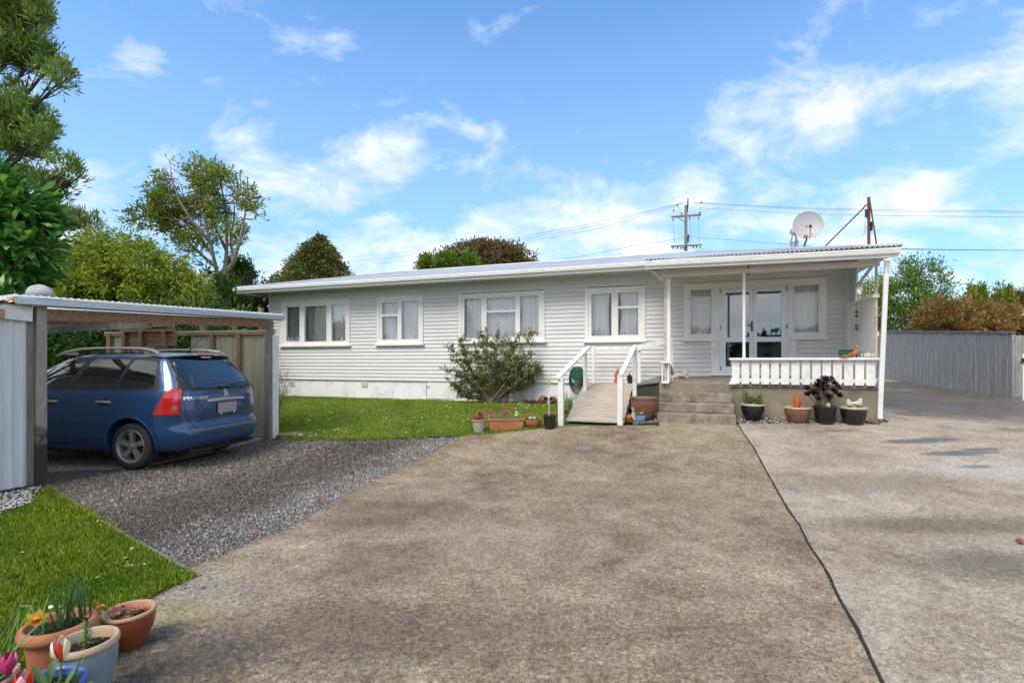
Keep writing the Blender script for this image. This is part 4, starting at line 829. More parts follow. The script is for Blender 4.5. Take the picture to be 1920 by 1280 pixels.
fs.append(tuple(range(NA))[::-1]); n0=len(vs); top=len(zs)-1
xc=(XR(1.63)+XF(1.63))/2
for r_ in (.7,.35):
    for k in range(NA): p=vs[top*NA+k]; vs.append((xc+(p[0]-xc)*r_,p[1]*r_,1.63+.014*(1-r_)))
vs.append((xc,0,1.645)); prev=top*NA
for q in range(2):
    cur=n0+q*NA
    for k in range(NA): fs.append((prev+k,prev+(k+1)%NA,cur+(k+1)%NA,cur+k))
    prev=cur
for k in range(NA): fs.append((prev+k,prev+(k+1)%NA,len(vs)-1))
b_.add(vs,fs); body=b_.build('body',[M['paint'],M['trim']],CR,smooth=True,ang=32)
cut=MB()
for x in (.875,3.585):
    for s_ in (1,-1): cut.lathe([(.385,.52),(.385,1.1)] if s_>0 else [(.385,-1.1),(.385,-.52)],(x,0,.34),48,axis='y')
cu=cut.build('tmp_cut',M['trim']); cu.parent=CR
md=body.modifiers.new('b','BOOLEAN'); md.operation='DIFFERENCE'; md.object=cu; md.solver='EXACT'
bpy.context.view_layer.update()
dg=bpy.context.evaluated_depsgraph_get(); me=bpy.data.meshes.new_from_object(body.evaluated_get(dg)); body.modifiers.clear(); body.data=me
cm_=cu.data; bpy.data.objects.remove(cu); bpy.data.meshes.remove(cm_)
while len(me.materials)<2: me.materials.append(M['trim'])
me.materials[0]=M['paint']; me.materials[1]=M['trim']
for p in me.polygons:
    c=p.center; inn=False
    for x in (.875,3.585):
        if math.hypot(c.x-x,c.z-.34)<.383 and abs(c.y)<.9: inn=True
    p.material_index=1 if (inn or c.z<.26) else 0
me.polygons.foreach_set('use_smooth',[True]*len(me.polygons)); me.set_sharp_from_angle(angle=R(32))
def rounded(poly,r=.04,k=4):
    out=[];n=len(poly)
    for i in range(n):
        p=Vector(poly[i]);a=Vector(poly[i-1]);c=Vector(poly[(i+1)%n]); da=(a-p);dc=(c-p); rr=min(r,da.length*.45,dc.length*.45); p1=p+da.normalized()*rr;p2=p+dc.normalized()*rr
        for j in range(k+1): t=j/k; out.append(((1-t)**2*p1.x+2*t*(1-t)*p.x+t*t*p2.x,(1-t)**2*p1.y+2*t*(1-t)*p.y+t*t*p2.y))
    return out
def patch(name,poly,fn,m,parent,off=.003,step=.05,depth=.012,r=.04,su=None):
    if r: poly=rounded(poly,r)
    bm=bmesh.new(); f=bm.faces.new([bm.verts.new((p[0],p[1],0)) for p in poly]); bmesh.ops.triangulate(bm,faces=[f])
    for ax in (0,1):
        lo=min(p[ax] for p in poly); hi_=max(p[ax] for p in poly); s_=(su or step) if ax==0 else step; t=lo+s_
        while t<hi_:
            g=list(bm.verts)+list(bm.edges)+list(bm.faces); co_=[0,0,0];co_[ax]=t;no=[0,0,0];no[ax]=1
            bmesh.ops.bisect_plane(bm,geom=g,plane_co=co_,plane_no=no); t+=s_
    top=[fn(v.co.x,v.co.y,off) for v in bm.verts]; bot=[fn(v.co.x,v.co.y,off-depth) for v in bm.verts]
    idx={v:i for i,v in enumerate(bm.verts)}; n=len(top); fs=[tuple(idx[v] for v in f.verts) for f in bm.faces]
    fs2=[tuple(n+i for i in f[::-1]) for f in fs]; sd_=[(idx[e.verts[0]],idx[e.verts[1]],n+idx[e.verts[1]],n+idx[e.verts[0]]) for e in bm.edges if len(e.link_faces)==1]
    bm.free(); b=MB(); b.add(top+bot,fs+fs2+sd_); return b.build(name,m,parent,smooth=True,ang=50)
def ribbon(b,pts,fn,w_=.006,off=.0015,sub=6):
    P=[]
    for (a,c) in zip(pts[:-1],pts[1:]):
        for j in range(sub): t=j/sub; P.append((a[0]+(c[0]-a[0])*t,a[1]+(c[1]-a[1])*t))
    P.append(pts[-1]); vs=[]
    for i,p in enumerate(P):
        q=P[min(i+1,len(P)-1)]; o=P[max(i-1,0)]; d=Vector((q[0]-o[0],q[1]-o[1])).normalized(); nx,ny=-d.y*w_/2,d.x*w_/2
        vs+= [fn(p[0]+nx,p[1]+ny,off),fn(p[0]-nx,p[1]-ny,off)]
    b.add(vs,[(2*i,2*i+1,2*i+3,2*i+2) for i in range(len(P)-1)])
for sg in (1,-1):
    sf=lambda x,z,o,sg=sg: side(x,z,sg,o)
    patch('window_band',[(.44,1.10),(.62,1.555),(2.28,1.575),(2.75,1.36),(3.22,1.10)],sf,M['trim'],CR,.003,r=.05)
    patch('side_window',[(.53,1.13),(.60,1.50),(1.0,1.535),(1.12,1.13)],sf,M['cglass'],CR,.006,r=.07)
    patch('side_window',[(1.19,1.125),(1.06,1.535),(1.70,1.545),(1.86,1.125)],sf,M['cglass'],CR,.006,r=.03)
    patch('side_window',[(2.03,1.125),(1.79,1.545),(2.22,1.54),(2.66,1.33),(3.02,1.125)],sf,M['cglass'],CR,.006,r=.03)
    gapsb=MB()
    ribbon(gapsb,[(1.10,1.095),(1.08,1.0),(1.10,.82),(1.22,.70),(1.30,.55),(1.38,.42),(1.45,.39),(1.95,.38)],sf)
    ribbon(gapsb,[(1.88,1.10),(1.94,.98),(1.95,.38)],sf); ribbon(gapsb,[(1.95,.38),(3.02,.38),(3.10,.6),(3.10,1.09)],sf)
    ribbon(gapsb,[(.27,.765),(.30,.755),(.55,.755),(.60,.66)],sf); ribbon(gapsb,[(1.05,.60),(1.02,.595)],sf)
    gapsb.build('door_gap',M['trim'],CR)
    for x0,x1,zz_ in ((1.16,1.42,.93),(2.06,2.30,.93)):
        b=MB(); b.tube([side(x0+(x1-x0)*t,zz_+.012*math.sin(t*PI),sg,.030 if .1<t<.9 else .004) for t in (0,.08,.25,.5,.75,.92,1)],[.012,.017,.018,.018,.018,.017,.012],8); b.build('door_handle',M['rail'],CR,smooth=True)
        patch('handle_cup',[(x0+.05,zz_-.05),(x1-.05,zz_-.05),(x1-.05,zz_+.055),(x0+.05,zz_+.055)],sf,M['trim'],CR,.0015,r=.04)
    patch('door_moulding',[(1.32,.635),(1.32,.675),(1.90,.68),(1.90,.64)],sf,M['paint'],CR,.012,.06,.02,r=.01)
    patch('door_moulding',[(2.0,.64),(2.0,.68),(3.05,.685),(3.05,.645)],sf,M['paint'],CR,.012,.06,.02,r=.01)
    patch('sill_trim',[(1.28,.34),(1.28,.375),(3.18,.375),(3.18,.34)],sf,M['paint'],CR,.010,.08,.02,r=.01)
    # wheel arch lip
    b=MB(); b.tube([side(.875+.392*math.cos(a),.34+.392*math.sin(a),sg,-.004) for a in [R(-12+i*204/24) for i in range(25)]],.014,6); b.build('arch_lip',M['paint'],CR,smooth=True); b=MB(); b.tube([side(3.585+.392*math.cos(a),.34+.392*math.sin(a),sg,-.004) for a in [R(-12+i*204/24) for i in range(25)]],.014,6); b.build('arch_lip',M['paint'],CR,smooth=True)
    # tail lamp wraps the corner
    pf=lambda p,z,o,sg=sg: around(p,z,sg,o)
    tl=[(ph_side(.50,.765),.765),(ph_rear(.745,.765),.765),(ph_rear(.735,.95),.95),(ph_rear(.69,1.12),1.12),(ph_side(.33,1.12),1.12),(ph_side(.37,1.03),1.03)]
    lo=patch('tail_lamp',tl,pf,M['lred'],CR,.008,.03,.02,r=.02,su=.02)
    pm1=(ph_side(.30,.9)+ph_rear(.70,.9))/2
    pr1=ph_rear(.75,.9); pr0=pr1-.42*(pr1-ph_side(.40,.9))
    patch('indicator_lens',[(pr0,.80),(pr1-.02,.80),(pr1-.02,.91),(pr0+.02,.92)],pf,M['lamb'],lo,.011,.02,.01,r=.015,su=.01)
    patch('reversing_lens',[(pr0+.06,.835),(pr1-.04,.835),(pr1-.04,.885),(pr0+.06,.885)],pf,M['lclr'],lo,.013,.02,.01,r=.012,su=.01)
    patch('upper_lens',[(pr0+.02,.94),(pr1-.01,.94),(pr1-.02,1.08),(pr0+.06,1.08)],pf,M['lred2'],lo,.0105,.02,.01,r=.015,su=.01)
    # roof rail
    b=MB(); P=[(.62,.64,1.60),(.72,.625,1.655),(.92,.61,1.685),(1.3,.60,1.695),(1.7,.60,1.695),(2.0,.60,1.68),(2.25,.605,1.635),(2.42,.61,1.575)]
    b.tube([(x,sg*y,z+.004) for x,y,z in P],[.012,.024,.020,.017,.017,.02,.022,.012],8); b.box(.66,.90,sg*.60-.012,sg*.60+.012,1.60,1.665); b.box(2.05,2.28,sg*.60-.012,sg*.60+.012,1.60,1.64); b.build('roof_rail',M['rail'],CR,smooth=True)
    # mirror
    b=MB(); b.blob((2.98,sg*.99,1.13),(.06,.11,.085),12); b.bar((2.95,sg*.86,1.10),(2.98,sg*.95,1.11),.05,.04); b.build('wing_mirror',M['paint'],CR,smooth=True)
rfn=lambda y,z,o: rear(y,z,o)
patch('rear_glass_surround',[(-.74,1.105),(-.70,1.20),(-.60,1.52),(-.52,1.585),(.52,1.585),(.60,1.52),(.70,1.20),(.745,1.105),(.4,1.085),(-.4,1.085)],rfn,M['trim'],CR,.004,r=.04)
patch('rear_window',[(-.60,1.155),(-.66,1.24),(-.56,1.51),(-.48,1.55),(.48,1.55),(.56,1.51),(.66,1.24),(.60,1.14),(.3,1.125),(-.3,1.125)],rfn,M['cglass'],CR,.008,r=.05)
b=MB(); ribbon(b,[(.70,1.10),(.705,.95),(.70,.80),(.66,.70),(.60,.58),(.52,.565),(-.52,.565),(-.60,.58),(-.66,.70),(-.70,.80),(-.705,.95),(-.70,1.10)],rfn,.008)
ribbon(b,[(.86,.56),(.6,.565)],rfn); b.build('tailgate_gap',M['trim'],CR)
patch('tailgate_recess',[(-.36,.73),(-.38,.90),(.38,.90),(.36,.73)],rfn,M['paint'],CR,.0025,.05,r=.08)
b=MB(); b.tube([rear(y,.925+.01*math.cos(y*4),.012) for y in np.linspace(-.38,.38,17)],[.014]+[.024]*15+[.014],8); b.build('tailgate_handle',M['rail'],CR,smooth=True)
pl_=patch('number_plate',[(-.19,.735),(-.19,.885),(.19,.885),(.19,.735)],rfn,M['plate'],CR,.020,.08,.018,r=.008)
b=MB(); 
for y in (-.13,.13): b.blob(tuple(rear(y,.722,.022)),.014,8)
b.build('plate_screw',M['chrome'],pl_,smooth=True)
patch('plate_frame',[(-.20,.725),(-.20,.895),(.20,.895),(.20,.725)],rfn,M['trim'],CR,.014,.08,.014,r=.01)
patch('bumper_strip',[(-.66,.515),(-.68,.555),(.68,.555),(.66,.515)],rfn,M['gtrim'],CR,.010,.06,.03,r=.015)
bb=MB()
for y in (-.62,-.22,.22,.62): bb.lathe([(.014,0),(.012,-.006),(0,-.008)],tuple(rear(y,.45,.004)),10,axis='x')
bb.build('parking_sensor',M['trim'],CR,smooth=True)
b=MB(); sp=[]
n_=18
for i in range(n_+1):
    y=-.60+1.2*i/n_; e_=(abs(y)/.60)**4; base=rear(y*.98,1.60-.02*e_,-.03); tip=Vector((XR(1.58)-.075+.10*e_,y,1.600-.030*e_)); low=rear(y*.98,1.572-.02*e_,.003); sp+=[base+Vector((.05,0,.012)),tip,tip+Vector((.012,0,-.022)),low]
b.add(sp,[(4*i+k,4*i+(k+1)%4,4*(i+1)+(k+1)%4,4*(i+1)+k) for i in range(n_) for k in range(4)]+[(0,1,2,3),(4*n_+3,4*n_+2,4*n_+1,4*n_)]); b.build('spoiler',M['paint'],CR,smooth=True,ang=40)
xx=XR(1.58)-.075; b=MB(); b.box(xx-.012,xx+.03,-.15,.15,1.598,1.618); b.build('brake_lamp',M['lred'],CR,bevel=.004)
b=MB(); b.box(xx+.0,xx+.02,-.09,.09,1.560,1.574); b.build('washer_cover',M['white'],CR)
b=MB(); b.tube([rear(.02,1.13,.02),rear(-.25,1.16,.02),rear(-.55,1.175,.018)],.010,6); b.tube([rear(-.12,1.13,.02),rear(-.02,1.12,.03),rear(.1,1.125,.02)],.02,8); b.tube([rear(.30,1.165,.016),rear(-.58,1.18,.016)],.006,6); b.build('rear_wiper',M['trim'],CR,smooth=True)
b=MB(); b.tube([(.78,.0,1.635),(.72,0,1.67),(.50,-.02,1.87)],[.012,.006,.003],6); b.blob((.80,0,1.64),(.05,.03,.02),8); b.build('aerial',M['trim'],CR,smooth=True)
b=MB(); b.box(1.0,2.0,-.46,.46,1.643,1.650); b.build('sunroof',M['cglass'],CR,bevel=.003)
b=MB(); b.tube([(.10,-.52,.25),(.0,-.52,.25)],.025,10); b.build('exhaust',M['metal'],CR,smooth=True)
b=MB(); b.box(.3,4.0,-.55,.55,.16,.26); b.box(.15,.9,-.6,.6,.2,.3); b.build('underbody',M['trim'],CR)
patch('windscreen',[(-.62,1.08),(-.52,1.56),(.52,1.56),(.62,1.08)],lambda y,z,o:Vector(((XF(z)+XR(z))/2+(XF(z)-XR(z))/2*max(0,1-min(1,abs(y/WD(z)))**QQ)**(1/3.2)+o,y,z)),M['cglass'],CR,.008,r=.05)
# wheels
def wheel(x,sg):
    wh=empty('wheel'); wh.parent=CR; wh.location=(x,sg*.845,.322); wh.rotation_euler=(0,0,0 if sg>0 else PI)
    b=MB(); b.lathe([(.225,-.20),(.285,-.205),(.312,-.19),(.322,-.15),(.322,-.05),(.312,-.012),(.285,.004),(.235,.0),(.228,-.02)],(0,0,0),56,axis='y',caps=False)
    for k in range(4): b.lathe([(.3225,-.165+k*.038),(.3245,-.163+k*.038),(.3245,-.140+k*.038),(.3225,-.138+k*.038)],(0,0,0),56,axis='y',caps=False)
    b.build('tyre',M['tyre'],wh,smooth=True,ang=50)
    b=MB(); b.lathe([(.232,-.19),(.215,-.15),(.205,-.05),(.222,-.015),(.235,-.002),(.230,.004),(.215,-.004),(.20,-.03),(.195,-.15),(.22,-.19)],(0,0,0),56,axis='y',caps=False)
    b.lathe([(0,-.012),(.03,-.012),(.036,-.018),(.062,-.022),(.07,-.05),(.0,-.05)],(0,0,0),30,axis='y')
    for k in range(5):
        a=2*PI*k/5+.32
        def q(r,t,y): return (r*math.cos(a)-t*math.sin(a),y,r*math.sin(a)+t*math.cos(a))
        v=[q(.045,-.032,-.024),q(.045,.032,-.024),q(.045,.034,-.06),q(.045,-.034,-.06),q(.13,-.030,-.014),q(.13,.030,-.014),q(.13,.034,-.06),q(.13,-.034,-.06),q(.215,-.046,-.012),q(.215,.046,-.012),q(.215,.05,-.06),q(.215,-.05,-.06)]
        b.add(v,[(0,1,5,4),(1,2,6,5),(2,3,7,6),(3,0,4,7),(4,5,9,8),(5,6,10,9),(6,7,11,10),(7,4,8,11)])
    b.build('rim',M['rim'],wh,smooth=True,ang=30)
    b=MB(); b.lathe([(0,-.075),(.13,-.075),(.13,-.09),(0,-.09)],(0,0,0),30,axis='y'); b.lathe([(0,-.12),(.21,-.12),(.21,-.125),(0,-.125)],(0,0,0),30,axis='y'); b.build('brake_disc',M['trim'],wh)
    b=MB()
    for k in range(4):
        a=2*PI*k/4+.5; b.lathe([(0,.0),(.009,-.001),(.009,-.02)],(.045*math.cos(a),-.012,.045*math.sin(a)),8,axis='y')
    b.build('wheel_nut',M['trim'],wh)
for x in (.875,3.585):
    for s_ in (1,-1): wheel(x,s_)
# lettering and emblem on the tailgate
def text(body_,size,parent,m,fn,name='lettering',ext=.003,bold=.012,sx=1.25,track=1.0):
    cu=bpy.data.curves.new(name,'FONT'); cu.body=body_; cu.size=size; cu.extrude=ext; cu.offset=bold*size; cu.align_x='CENTER'; cu.align_y='CENTER'; cu.space_character=track
    o=bpy.data.objects.new(name,cu); C.objects.link(o); bpy.context.view_layer.update(); dg=bpy.context.evaluated_depsgraph_get(); me=bpy.data.meshes.new_from_object(o.evaluated_get(dg)); bpy.data.objects.remove(o)
    for v in me.vertices: v.co=fn(v.co.x*sx,v.co.y,v.co.z)
    me.materials.clear(); me.materials.append(m); o=bpy.data.objects.new(name,me); link(o,parent); return o
text('PEUGEOT',.058,CR,M['chrome'],lambda x,y,z: rear(.53-x,.985+y,.006+z),bold=.03,sx=1.45)
text('307',.062,CR,M['chrome'],lambda x,y,z: rear(-.50-x,1.010+y,.006+z),bold=.015,sx=1.15)
text('sw',.036,CR,M['chrome'],lambda x,y,z: rear(-.60-x,1.000+y,.006+z),bold=.012,sx=1.15)
lion=[(-.2,1.0),(.15,.95),(.3,.7),(.12,.62),(.35,.5),(.95,.75),(1,.6),(.55,.3),(.3,.2),(.75,.05),(.9,-.1),(.4,-.05),(.2,-.15),(.35,-.5),(.7,-.8),(.75,-1),(.4,-.95),(.05,-.5),(-.1,-.4),(-.3,-.65),(-.25,-1),(-.6,-1),(-.55,-.5),(-.35,-.1),(-.8,-.2),(-.95,-.5),(-1.05,-.45),(-.95,.0),(-.4,.15),(-.3,.4),(-.7,.35),(-1,.55),(-.85,.65),(-.45,.65),(-.5,.85)]
patch('emblem',[(x*.055,1.035+z*.06) for x,z in lion],lambda y,z,o: rear(y,z,o),M['chrome'],CR,.010,.05,.008,r=0)
# ================= CARPORT, SHED, FENCES =================
dirf=(PR-PL); dirf.z=0; cw=dirf.length; dirf.normalize(); CA=math.atan2(dirf.y,dirf.x)-PI/2   # local x: away from the opening (out), y along opening
CP=empty('carport',(PL.x,PL.y,0),CA,'open timber carport with a flat corrugated roof over the blue car','carport')
# local frame: y along opening 0..cw ; x positive = towards driveway, negative = into carport
def cl(p): 
    d=Vector(p)-Vector((PL.x,PL.y,0)); c_,s_=math.cos(-CA),math.sin(-CA); return (c_*d.x-s_*d.y, s_*d.x+c_*d.y, d.z)
fa=cl(at(36,572,5.75)); fb_=cl(at(527,600,9.05)); zf0=EYE+(HZ-574)/F*5.8; zf1=EYE+(HZ-598.5)/F*8.95
yl0,yl1=-.30,cw+.18
def zfr(y): return zf0+(zf1-zf0)*(y-yl0)/(yl1-yl0)
xo=.16
b=MB(); b.bar((xo,yl0,zfr(yl0)+.045),(xo,yl1,zfr(yl1)+.045),.012,.07); b.bar((xo-.03,yl0,zfr(yl0)+.092),(xo-.03,yl1,zfr(yl1)+.092),.07,.006); b.build('barge_flashing',M['galv'],CP)
b=MB(); b.bar((xo-.03,yl0+.05,zfr(yl0)+.012),(xo-.045,yl1-.02,zfr(yl1)+.012),.03,.035); b.build('roof_edge_board',M['wood'],CP)
b=MB(); b.bar((-.02,.0,zfr(0)-.09),(-.02,cw,zfr(cw)-.06),.045,.14); b.build('front_beam',M['woodh'],CP)
for y in (1.1,2.2):
    pass
for i,x in enumerate((-1.1,-2.2,-3.3,-4.4,-5.4)):
    b=MB(); b.bar((x,-.1,zfr(0)-.07-.03*i*.5),(x,cw-.3,zfr(cw)-.03-.02*i*.5),.045,.10); b.build('purlin',M['woodh'],CP)
for y in (0.02,1.3):
    b=MB(); b.bar((-.05,y,zfr(y)-.16 if y>1 else zfr(y)-.16),(-5.5,y,zfr(y)-.22),.045,.10); b.build('rafter',M['wood'],CP)
# roof sheet, ribs run into the carport
n=int((yl1-yl0)/.076*6); vs=[]
for i in range(n+1):
    y=yl0+(yl1-yl0)*i/n; o_=.0095*math.sin(2*PI*y/.076)
    for x,dz in ((xo-.01,.115),(-5.6,-.05)): vs.append((x,y,zfr(y)+dz+o_))
m_=len(vs); b=MB(); b.add(vs+[(v[0],v[1],v[2]-.003) for v in vs],[(2*i,2*i+2,2*i+3,2*i+1) for i in range(n)]+[(m_+2*i,m_+2*i+1,m_+2*i+3,m_+2*i+2) for i in range(n)]+[(2*i,m_+2*i,m_+2*i+2,2*i+2) for i in range(n)])
M['clearroof']=pm('pale_roof_sheet',(.60,.62,.58),(.5,.52,.46),2,.5,bump=.05,dirt=(.25,.27,.18),dscale=2,damt=.5)
tr_=M['clearroof'].node_tree; bb_=tr_.nodes['Principled BSDF']; tl_=N(tr_,'ShaderNodeBsdfTranslucent'); tl_.inputs[0].default_value=(.92,.95,.90,1); mx_=N(tr_,'ShaderNodeMixShader',Fac=.85); L(tr_,bb_.outputs[0],mx_.inputs[1]); L(tr_,tl_.outputs[0],mx_.inputs[2]); tp_=N(tr_,'ShaderNodeBsdfTransparent'); mz_=N(tr_,'ShaderNodeMixShader',Fac=.38); L(tr_,mx_.outputs[0],mz_.inputs[1]); L(tr_,tp_.outputs[0],mz_.inputs[2]); L(tr_,mz_.outputs[0],tr_.nodes['Material Output'].inputs[0])
b.build('roof_sheet',M['clearroof'],CP,smooth=True,ang=60)
# posts
M['mosspost']=pm('mossy_dark_post',(.40,.36,.31),(.22,.20,.17),4,.9,bump=.5,bscale=14,stretch=(6,6,.7))
nt=M['mosspost'].node_tree; b0=nt.nodes['Principled BSDF']; g=nt.nodes.new('ShaderNodeNewGeometry'); s3=nt.nodes.new('ShaderNodeSeparateXYZ'); L(nt,g.outputs['Position'],s3.inputs[0])
nz=noise_(nt,g.outputs['Position'],9,5,.7); hgt=math_(nt,'ADD',s3.outputs[2],math_(nt,'MULTIPLY',math_(nt,'SUBTRACT',nz,.5),.9)); f=ramp(nt,hgt,[(.50,(.93,)*3),(.85,(0,0,0))])
old=b0.inputs['Base Color'].links[0].from_socket; L(nt,mixc(nt,f,old,(.018,.018,.011)),b0.inputs['Base Color'])
gL=ground(PL.x,PL.y)
b=MB(); b.box(-.045,.045,-.05,.05,gL-.1,zfr(0)-.0); b.build('post',M['mosspost'],CP,bevel=.003)
b=MB(); b.box(-.075,.045,cw-.06,cw+.035,ground(PR.x,PR.y)-.05,zfr(cw)-.01); b.build('post',M['wood'],CP,bevel=.003)
b=MB(); b.box(.046,.064,cw+.0,cw+.13,ground(PR.x,PR.y)-.02,zfr(cw)-.27); b.box(-.05,.045,cw+.036,cw+.05,ground(PR.x,PR.y)-.02,zfr(cw)-.27); b.build('cover_board',M['whitew'],CP)
for x in (-2.75,-5.5):
    b=MB(); b.box(x-.05,x+.05,-.05,.05,-.1,zfr(0)-.2); b.build('post',M['wood'],CP)
# back fence of cream iron, from the right post leftwards along the car
FD=Vector((-.985,.171,0)); F0=Vector((PR.x+.02,PR.y+.10,0))
FA=math.atan2(FD.y,FD.x); CF=empty('corrugated_fence',(F0.x,F0.y,ground(F0.x,F0.y)),FA,'cream corrugated iron fence with brown timber posts, behind the blue car','fence')
ft=EYE+(HZ-619)/F*9.3-ground(F0.x,F0.y); LEN=3.75
def iron(x0,x1,z0,z1,y,name,parent,m,wl=.076,amp=.009):
    n=int((x1-x0)/wl*8); vs=[]
    for i in range(n+1):
        x=x0+(x1-x0)*i/n; o_=amp*math.sin(2*PI*x/wl); vs+=[(x,y+o_,z0),(x,y+o_,z1)]
    m_=len(vs); b=MB(); b.add(vs+[(v[0],v[1]+.003,v[2]) for v in vs],[(2*i,2*i+2,2*i+3,2*i+1) for i in range(n)]+[(m_+2*i,m_+2*i+1,m_+2*i+3,m_+2*i+2) for i in range(n)]+[(2*i+1,2*i+3,m_+2*i+3,m_+2*i+1) for i in range(n)])
    return b.build(name,m,parent,smooth=True,ang=60)
yc=-.02
for x0,x1 in ((0,1.80),(2.50,LEN)): iron(x0,x1,-.02,ft-.03,yc,'iron_sheet',CF,M['creamiron'],.10,.011)
b=MB(); b.box(-.0,LEN,yc-.05,yc+.05,ft-.028,ft-.0); b.build('fence_cap',M['creamiron'],CF)
b=MB(); b.box(0,LEN,yc+.015,yc+.055,ft-.09,ft-.03); b.build('fence_rail',M['woodh'],CF)
for x in (.72,1.30,2.50,3.16,3.62):
    b=MB(); b.box(x-.035,x+.035,yc+.02,yc+.075,-.05,ft-.03); b.build('fence_post',M['woodh'],CF)
for x in (.29,.85,1.55,2.23,2.94):   # stubs that carry the roof
    b=MB(); b.box(x-.035,x+.035,yc-.035,yc+.035,ft+.0,ft+.42); b.build('roof_prop',M['woodh'],CF)
q=empty('timber_gantry',tuple(F0+FD*1.78+Vector((-.1,-.30,0)))[:2]+(ground(*(F0+FD*1.9)[:2]),),FA,'heavy brown timber rail on posts between the car and the cream iron fence','timber rail')
b=MB(); b.box(0,1.12,-.03,.05,ft-.27,ft+.02); b.build('rail',M['woodh'],q,bevel=.006)
b=MB(); b.box(-.02,1.10,.051,.12,ft-.0,ft+.045); b.build('top_board',M['woodh'],q)
for x in (.12,.62,1.0): b=MB(); b.box(x,x+.07,.051,.12,-.02,ft-.0); b.build('leg',M['woodh'],q)
# ---- white shed left of the carport (its wall carries on the line of the opening)
SH=empty('shed',(PL.x,PL.y,0),CA,'white corrugated iron shed at the left edge, on a mossy timber base','shed')
zw=EYE+(HZ-604)/F*5.9
zw0=EYE+(HZ-601)/F*5.95
def ironw(y0,y1,z0,z1,x,name,parent,m,wl=.076,amp=.009):
    n=int((y1-y0)/wl*8); vs=[]
    for i in range(n+1):
        y=y0+(y1-y0)*i/n; o_=amp*math.copysign(abs(math.sin(2*PI*y/wl))**.7,math.sin(2*PI*y/wl)); vs+=[(x+o_,y,z0),(x+o_,y,z1)]
    m_=len(vs); b=MB(); b.add(vs+[(v[0]-.003,v[1],v[2]) for v in vs],[(2*i,2*i+2,2*i+3,2*i+1) for i in range(n)]+[(m_+2*i,m_+2*i+1,m_+2*i+3,m_+2*i+2) for i in range(n)]+[(2*i+1,2*i+3,m_+2*i+3,m_+2*i+1) for i in range(n)])
    return b.build(name,m,parent,smooth=True,ang=60)
ironw(-3.2,-.13,.03,zw0,.012,'wall_sheet',SH,M['wiron'],.10,.012)
b=MB(); b.box(-.04,-.0,-.13,-.055,.0,zw0); b.build('corner_stud',M['wood'],SH)
b=MB(); b.box(-2.6,-.02,-3.2,-3.17,.03,zw0); b.box(-2.63,-2.60,-3.2,-.1,.03,zw0); b.box(-2.6,-.05,-.13,-.10,.03,zw0); b.build('wall_sheet',M['wiron'],SH)
b=MB(); b.box(-.07,.055,-3.2,-.06,-.06,.032); b.build('base_log',M['mosspost'],SH,bevel=.012)
b=MB(); b.add([(.05,-.55,zw0+.0),(.05,-.10,zw0-.02),(.05,-.10,zw0+.16),(.05,-.35,zw0+.16),(.05,-.50,zw0+.08),(.066,-.55,zw0+.0),(.066,-.10,zw0-.02),(.066,-.10,zw0+.16),(.066,-.35,zw0+.16),(.066,-.50,zw0+.08)],[(0,1,2,3,4),(9,8,7,6,5),(0,5,6,1),(1,6,7,2),(2,7,8,3),(3,8,9,4),(4,9,5,0)]); b.build('gusset_board',M['whitew'],SH)
vs=[]
n=int(3.4/.1*6); b=MB()
for i in range(n+1):
    y=-3.5+3.45*i/n; o_=.011*math.sin(2*PI*y/.1); vs+=[(.10,y,zw0+.19+o_-.02*(y+.1)),(-2.7,y,zw0+.42+o_-.02*(y+.1))]
m_=len(vs); b.add(vs+[(v[0],v[1],v[2]-.004) for v in vs],[(2*i,2*i+2,2*i+3,2*i+1) for i in range(n)]+[(m_+2*i,m_+2*i+1,m_+2*i+3,m_+2*i+2) for i in range(n)]+[(2*i,m_+2*i,m_+2*i+2,2*i+2) for i in range(n)]); b.build('roof_sheet',M['wiron'],SH,smooth=True,ang=60)
b=MB(); b.bar((.07,-3.3,zw0+.05),(.07,-.36,zw0+.05),.05,.10); b.build('fascia_board',M['rimt'],SH); b=MB(); b.bar((.0,-3.2,zw0+.03),(.0,-.12,zw0+.03),.05,.08); b.build('top_plate',M['wood'],SH)
pw=at(36,556,5.7); b=MB(); 
b.bar(at(-12,586,5.55),at(30,568,5.78),.10,.16); tag(b.build('timber_offcut',M['rimt']),'pale brown timber block lying on the corner of the shed roof','timber block')
c_=at(74,549,6.05); b=MB(); b.blob((0,0,0),(.14,.085,.10),16,j=.12,seed=4); o=b.build('roof_weight',M['stone'],smooth=True); o.location=c_; o.rotation_euler=(.1,0,.3); tag(o,'round grey concrete lump weighing down the carport roof','concrete weight')
m2=M['stone'].copy(); m2.name='pale_concrete'
for n_ in m2.node_tree.nodes:
    if n_.type=='VALTORGB': n_.color_ramp.elements[0].color=(.3,.3,.31,1); n_.color_ramp.elements[1].color=(.5,.5,.52,1)
o.data.materials[0]=m2
# ---- paling fence on the right and the gate
fr_=G(1900,748); fl_=G(1655,710); d=(fl_-fr_); d.z=0; ln=d.length; d.normalize()
RF=empty('paling_fence',(fr_.x,fr_.y,0),math.atan2(d.y,d.x),'tall weathered grey timber paling fence on the far right, along the wet drive','fence')
ext=7.0; zT=EYE+(HZ-622)/F*fr_.y; zT2=EYE+(HZ-620.5)/F*fl_.y
slope=(zT2-zT)/ln
x=-.02; i=0
b=MB()
def gz(x): p=fr_+d*x; return ground(p.x,p.y)
M['paling']=islandmat('weathered_paling',[(.17,.168,.165),(.25,.247,.24),(.20,.197,.19),(.31,.305,.295),(.22,.215,.21),(.27,.265,.255)],.85)
nt=M['paling'].node_tree; b0=nt.nodes['Principled BSDF']; v=pos(nt,(14,14,.8)); nz=noise_(nt,v,2.5,7,.7); old=b0.inputs['Base Color'].links[0].from_socket
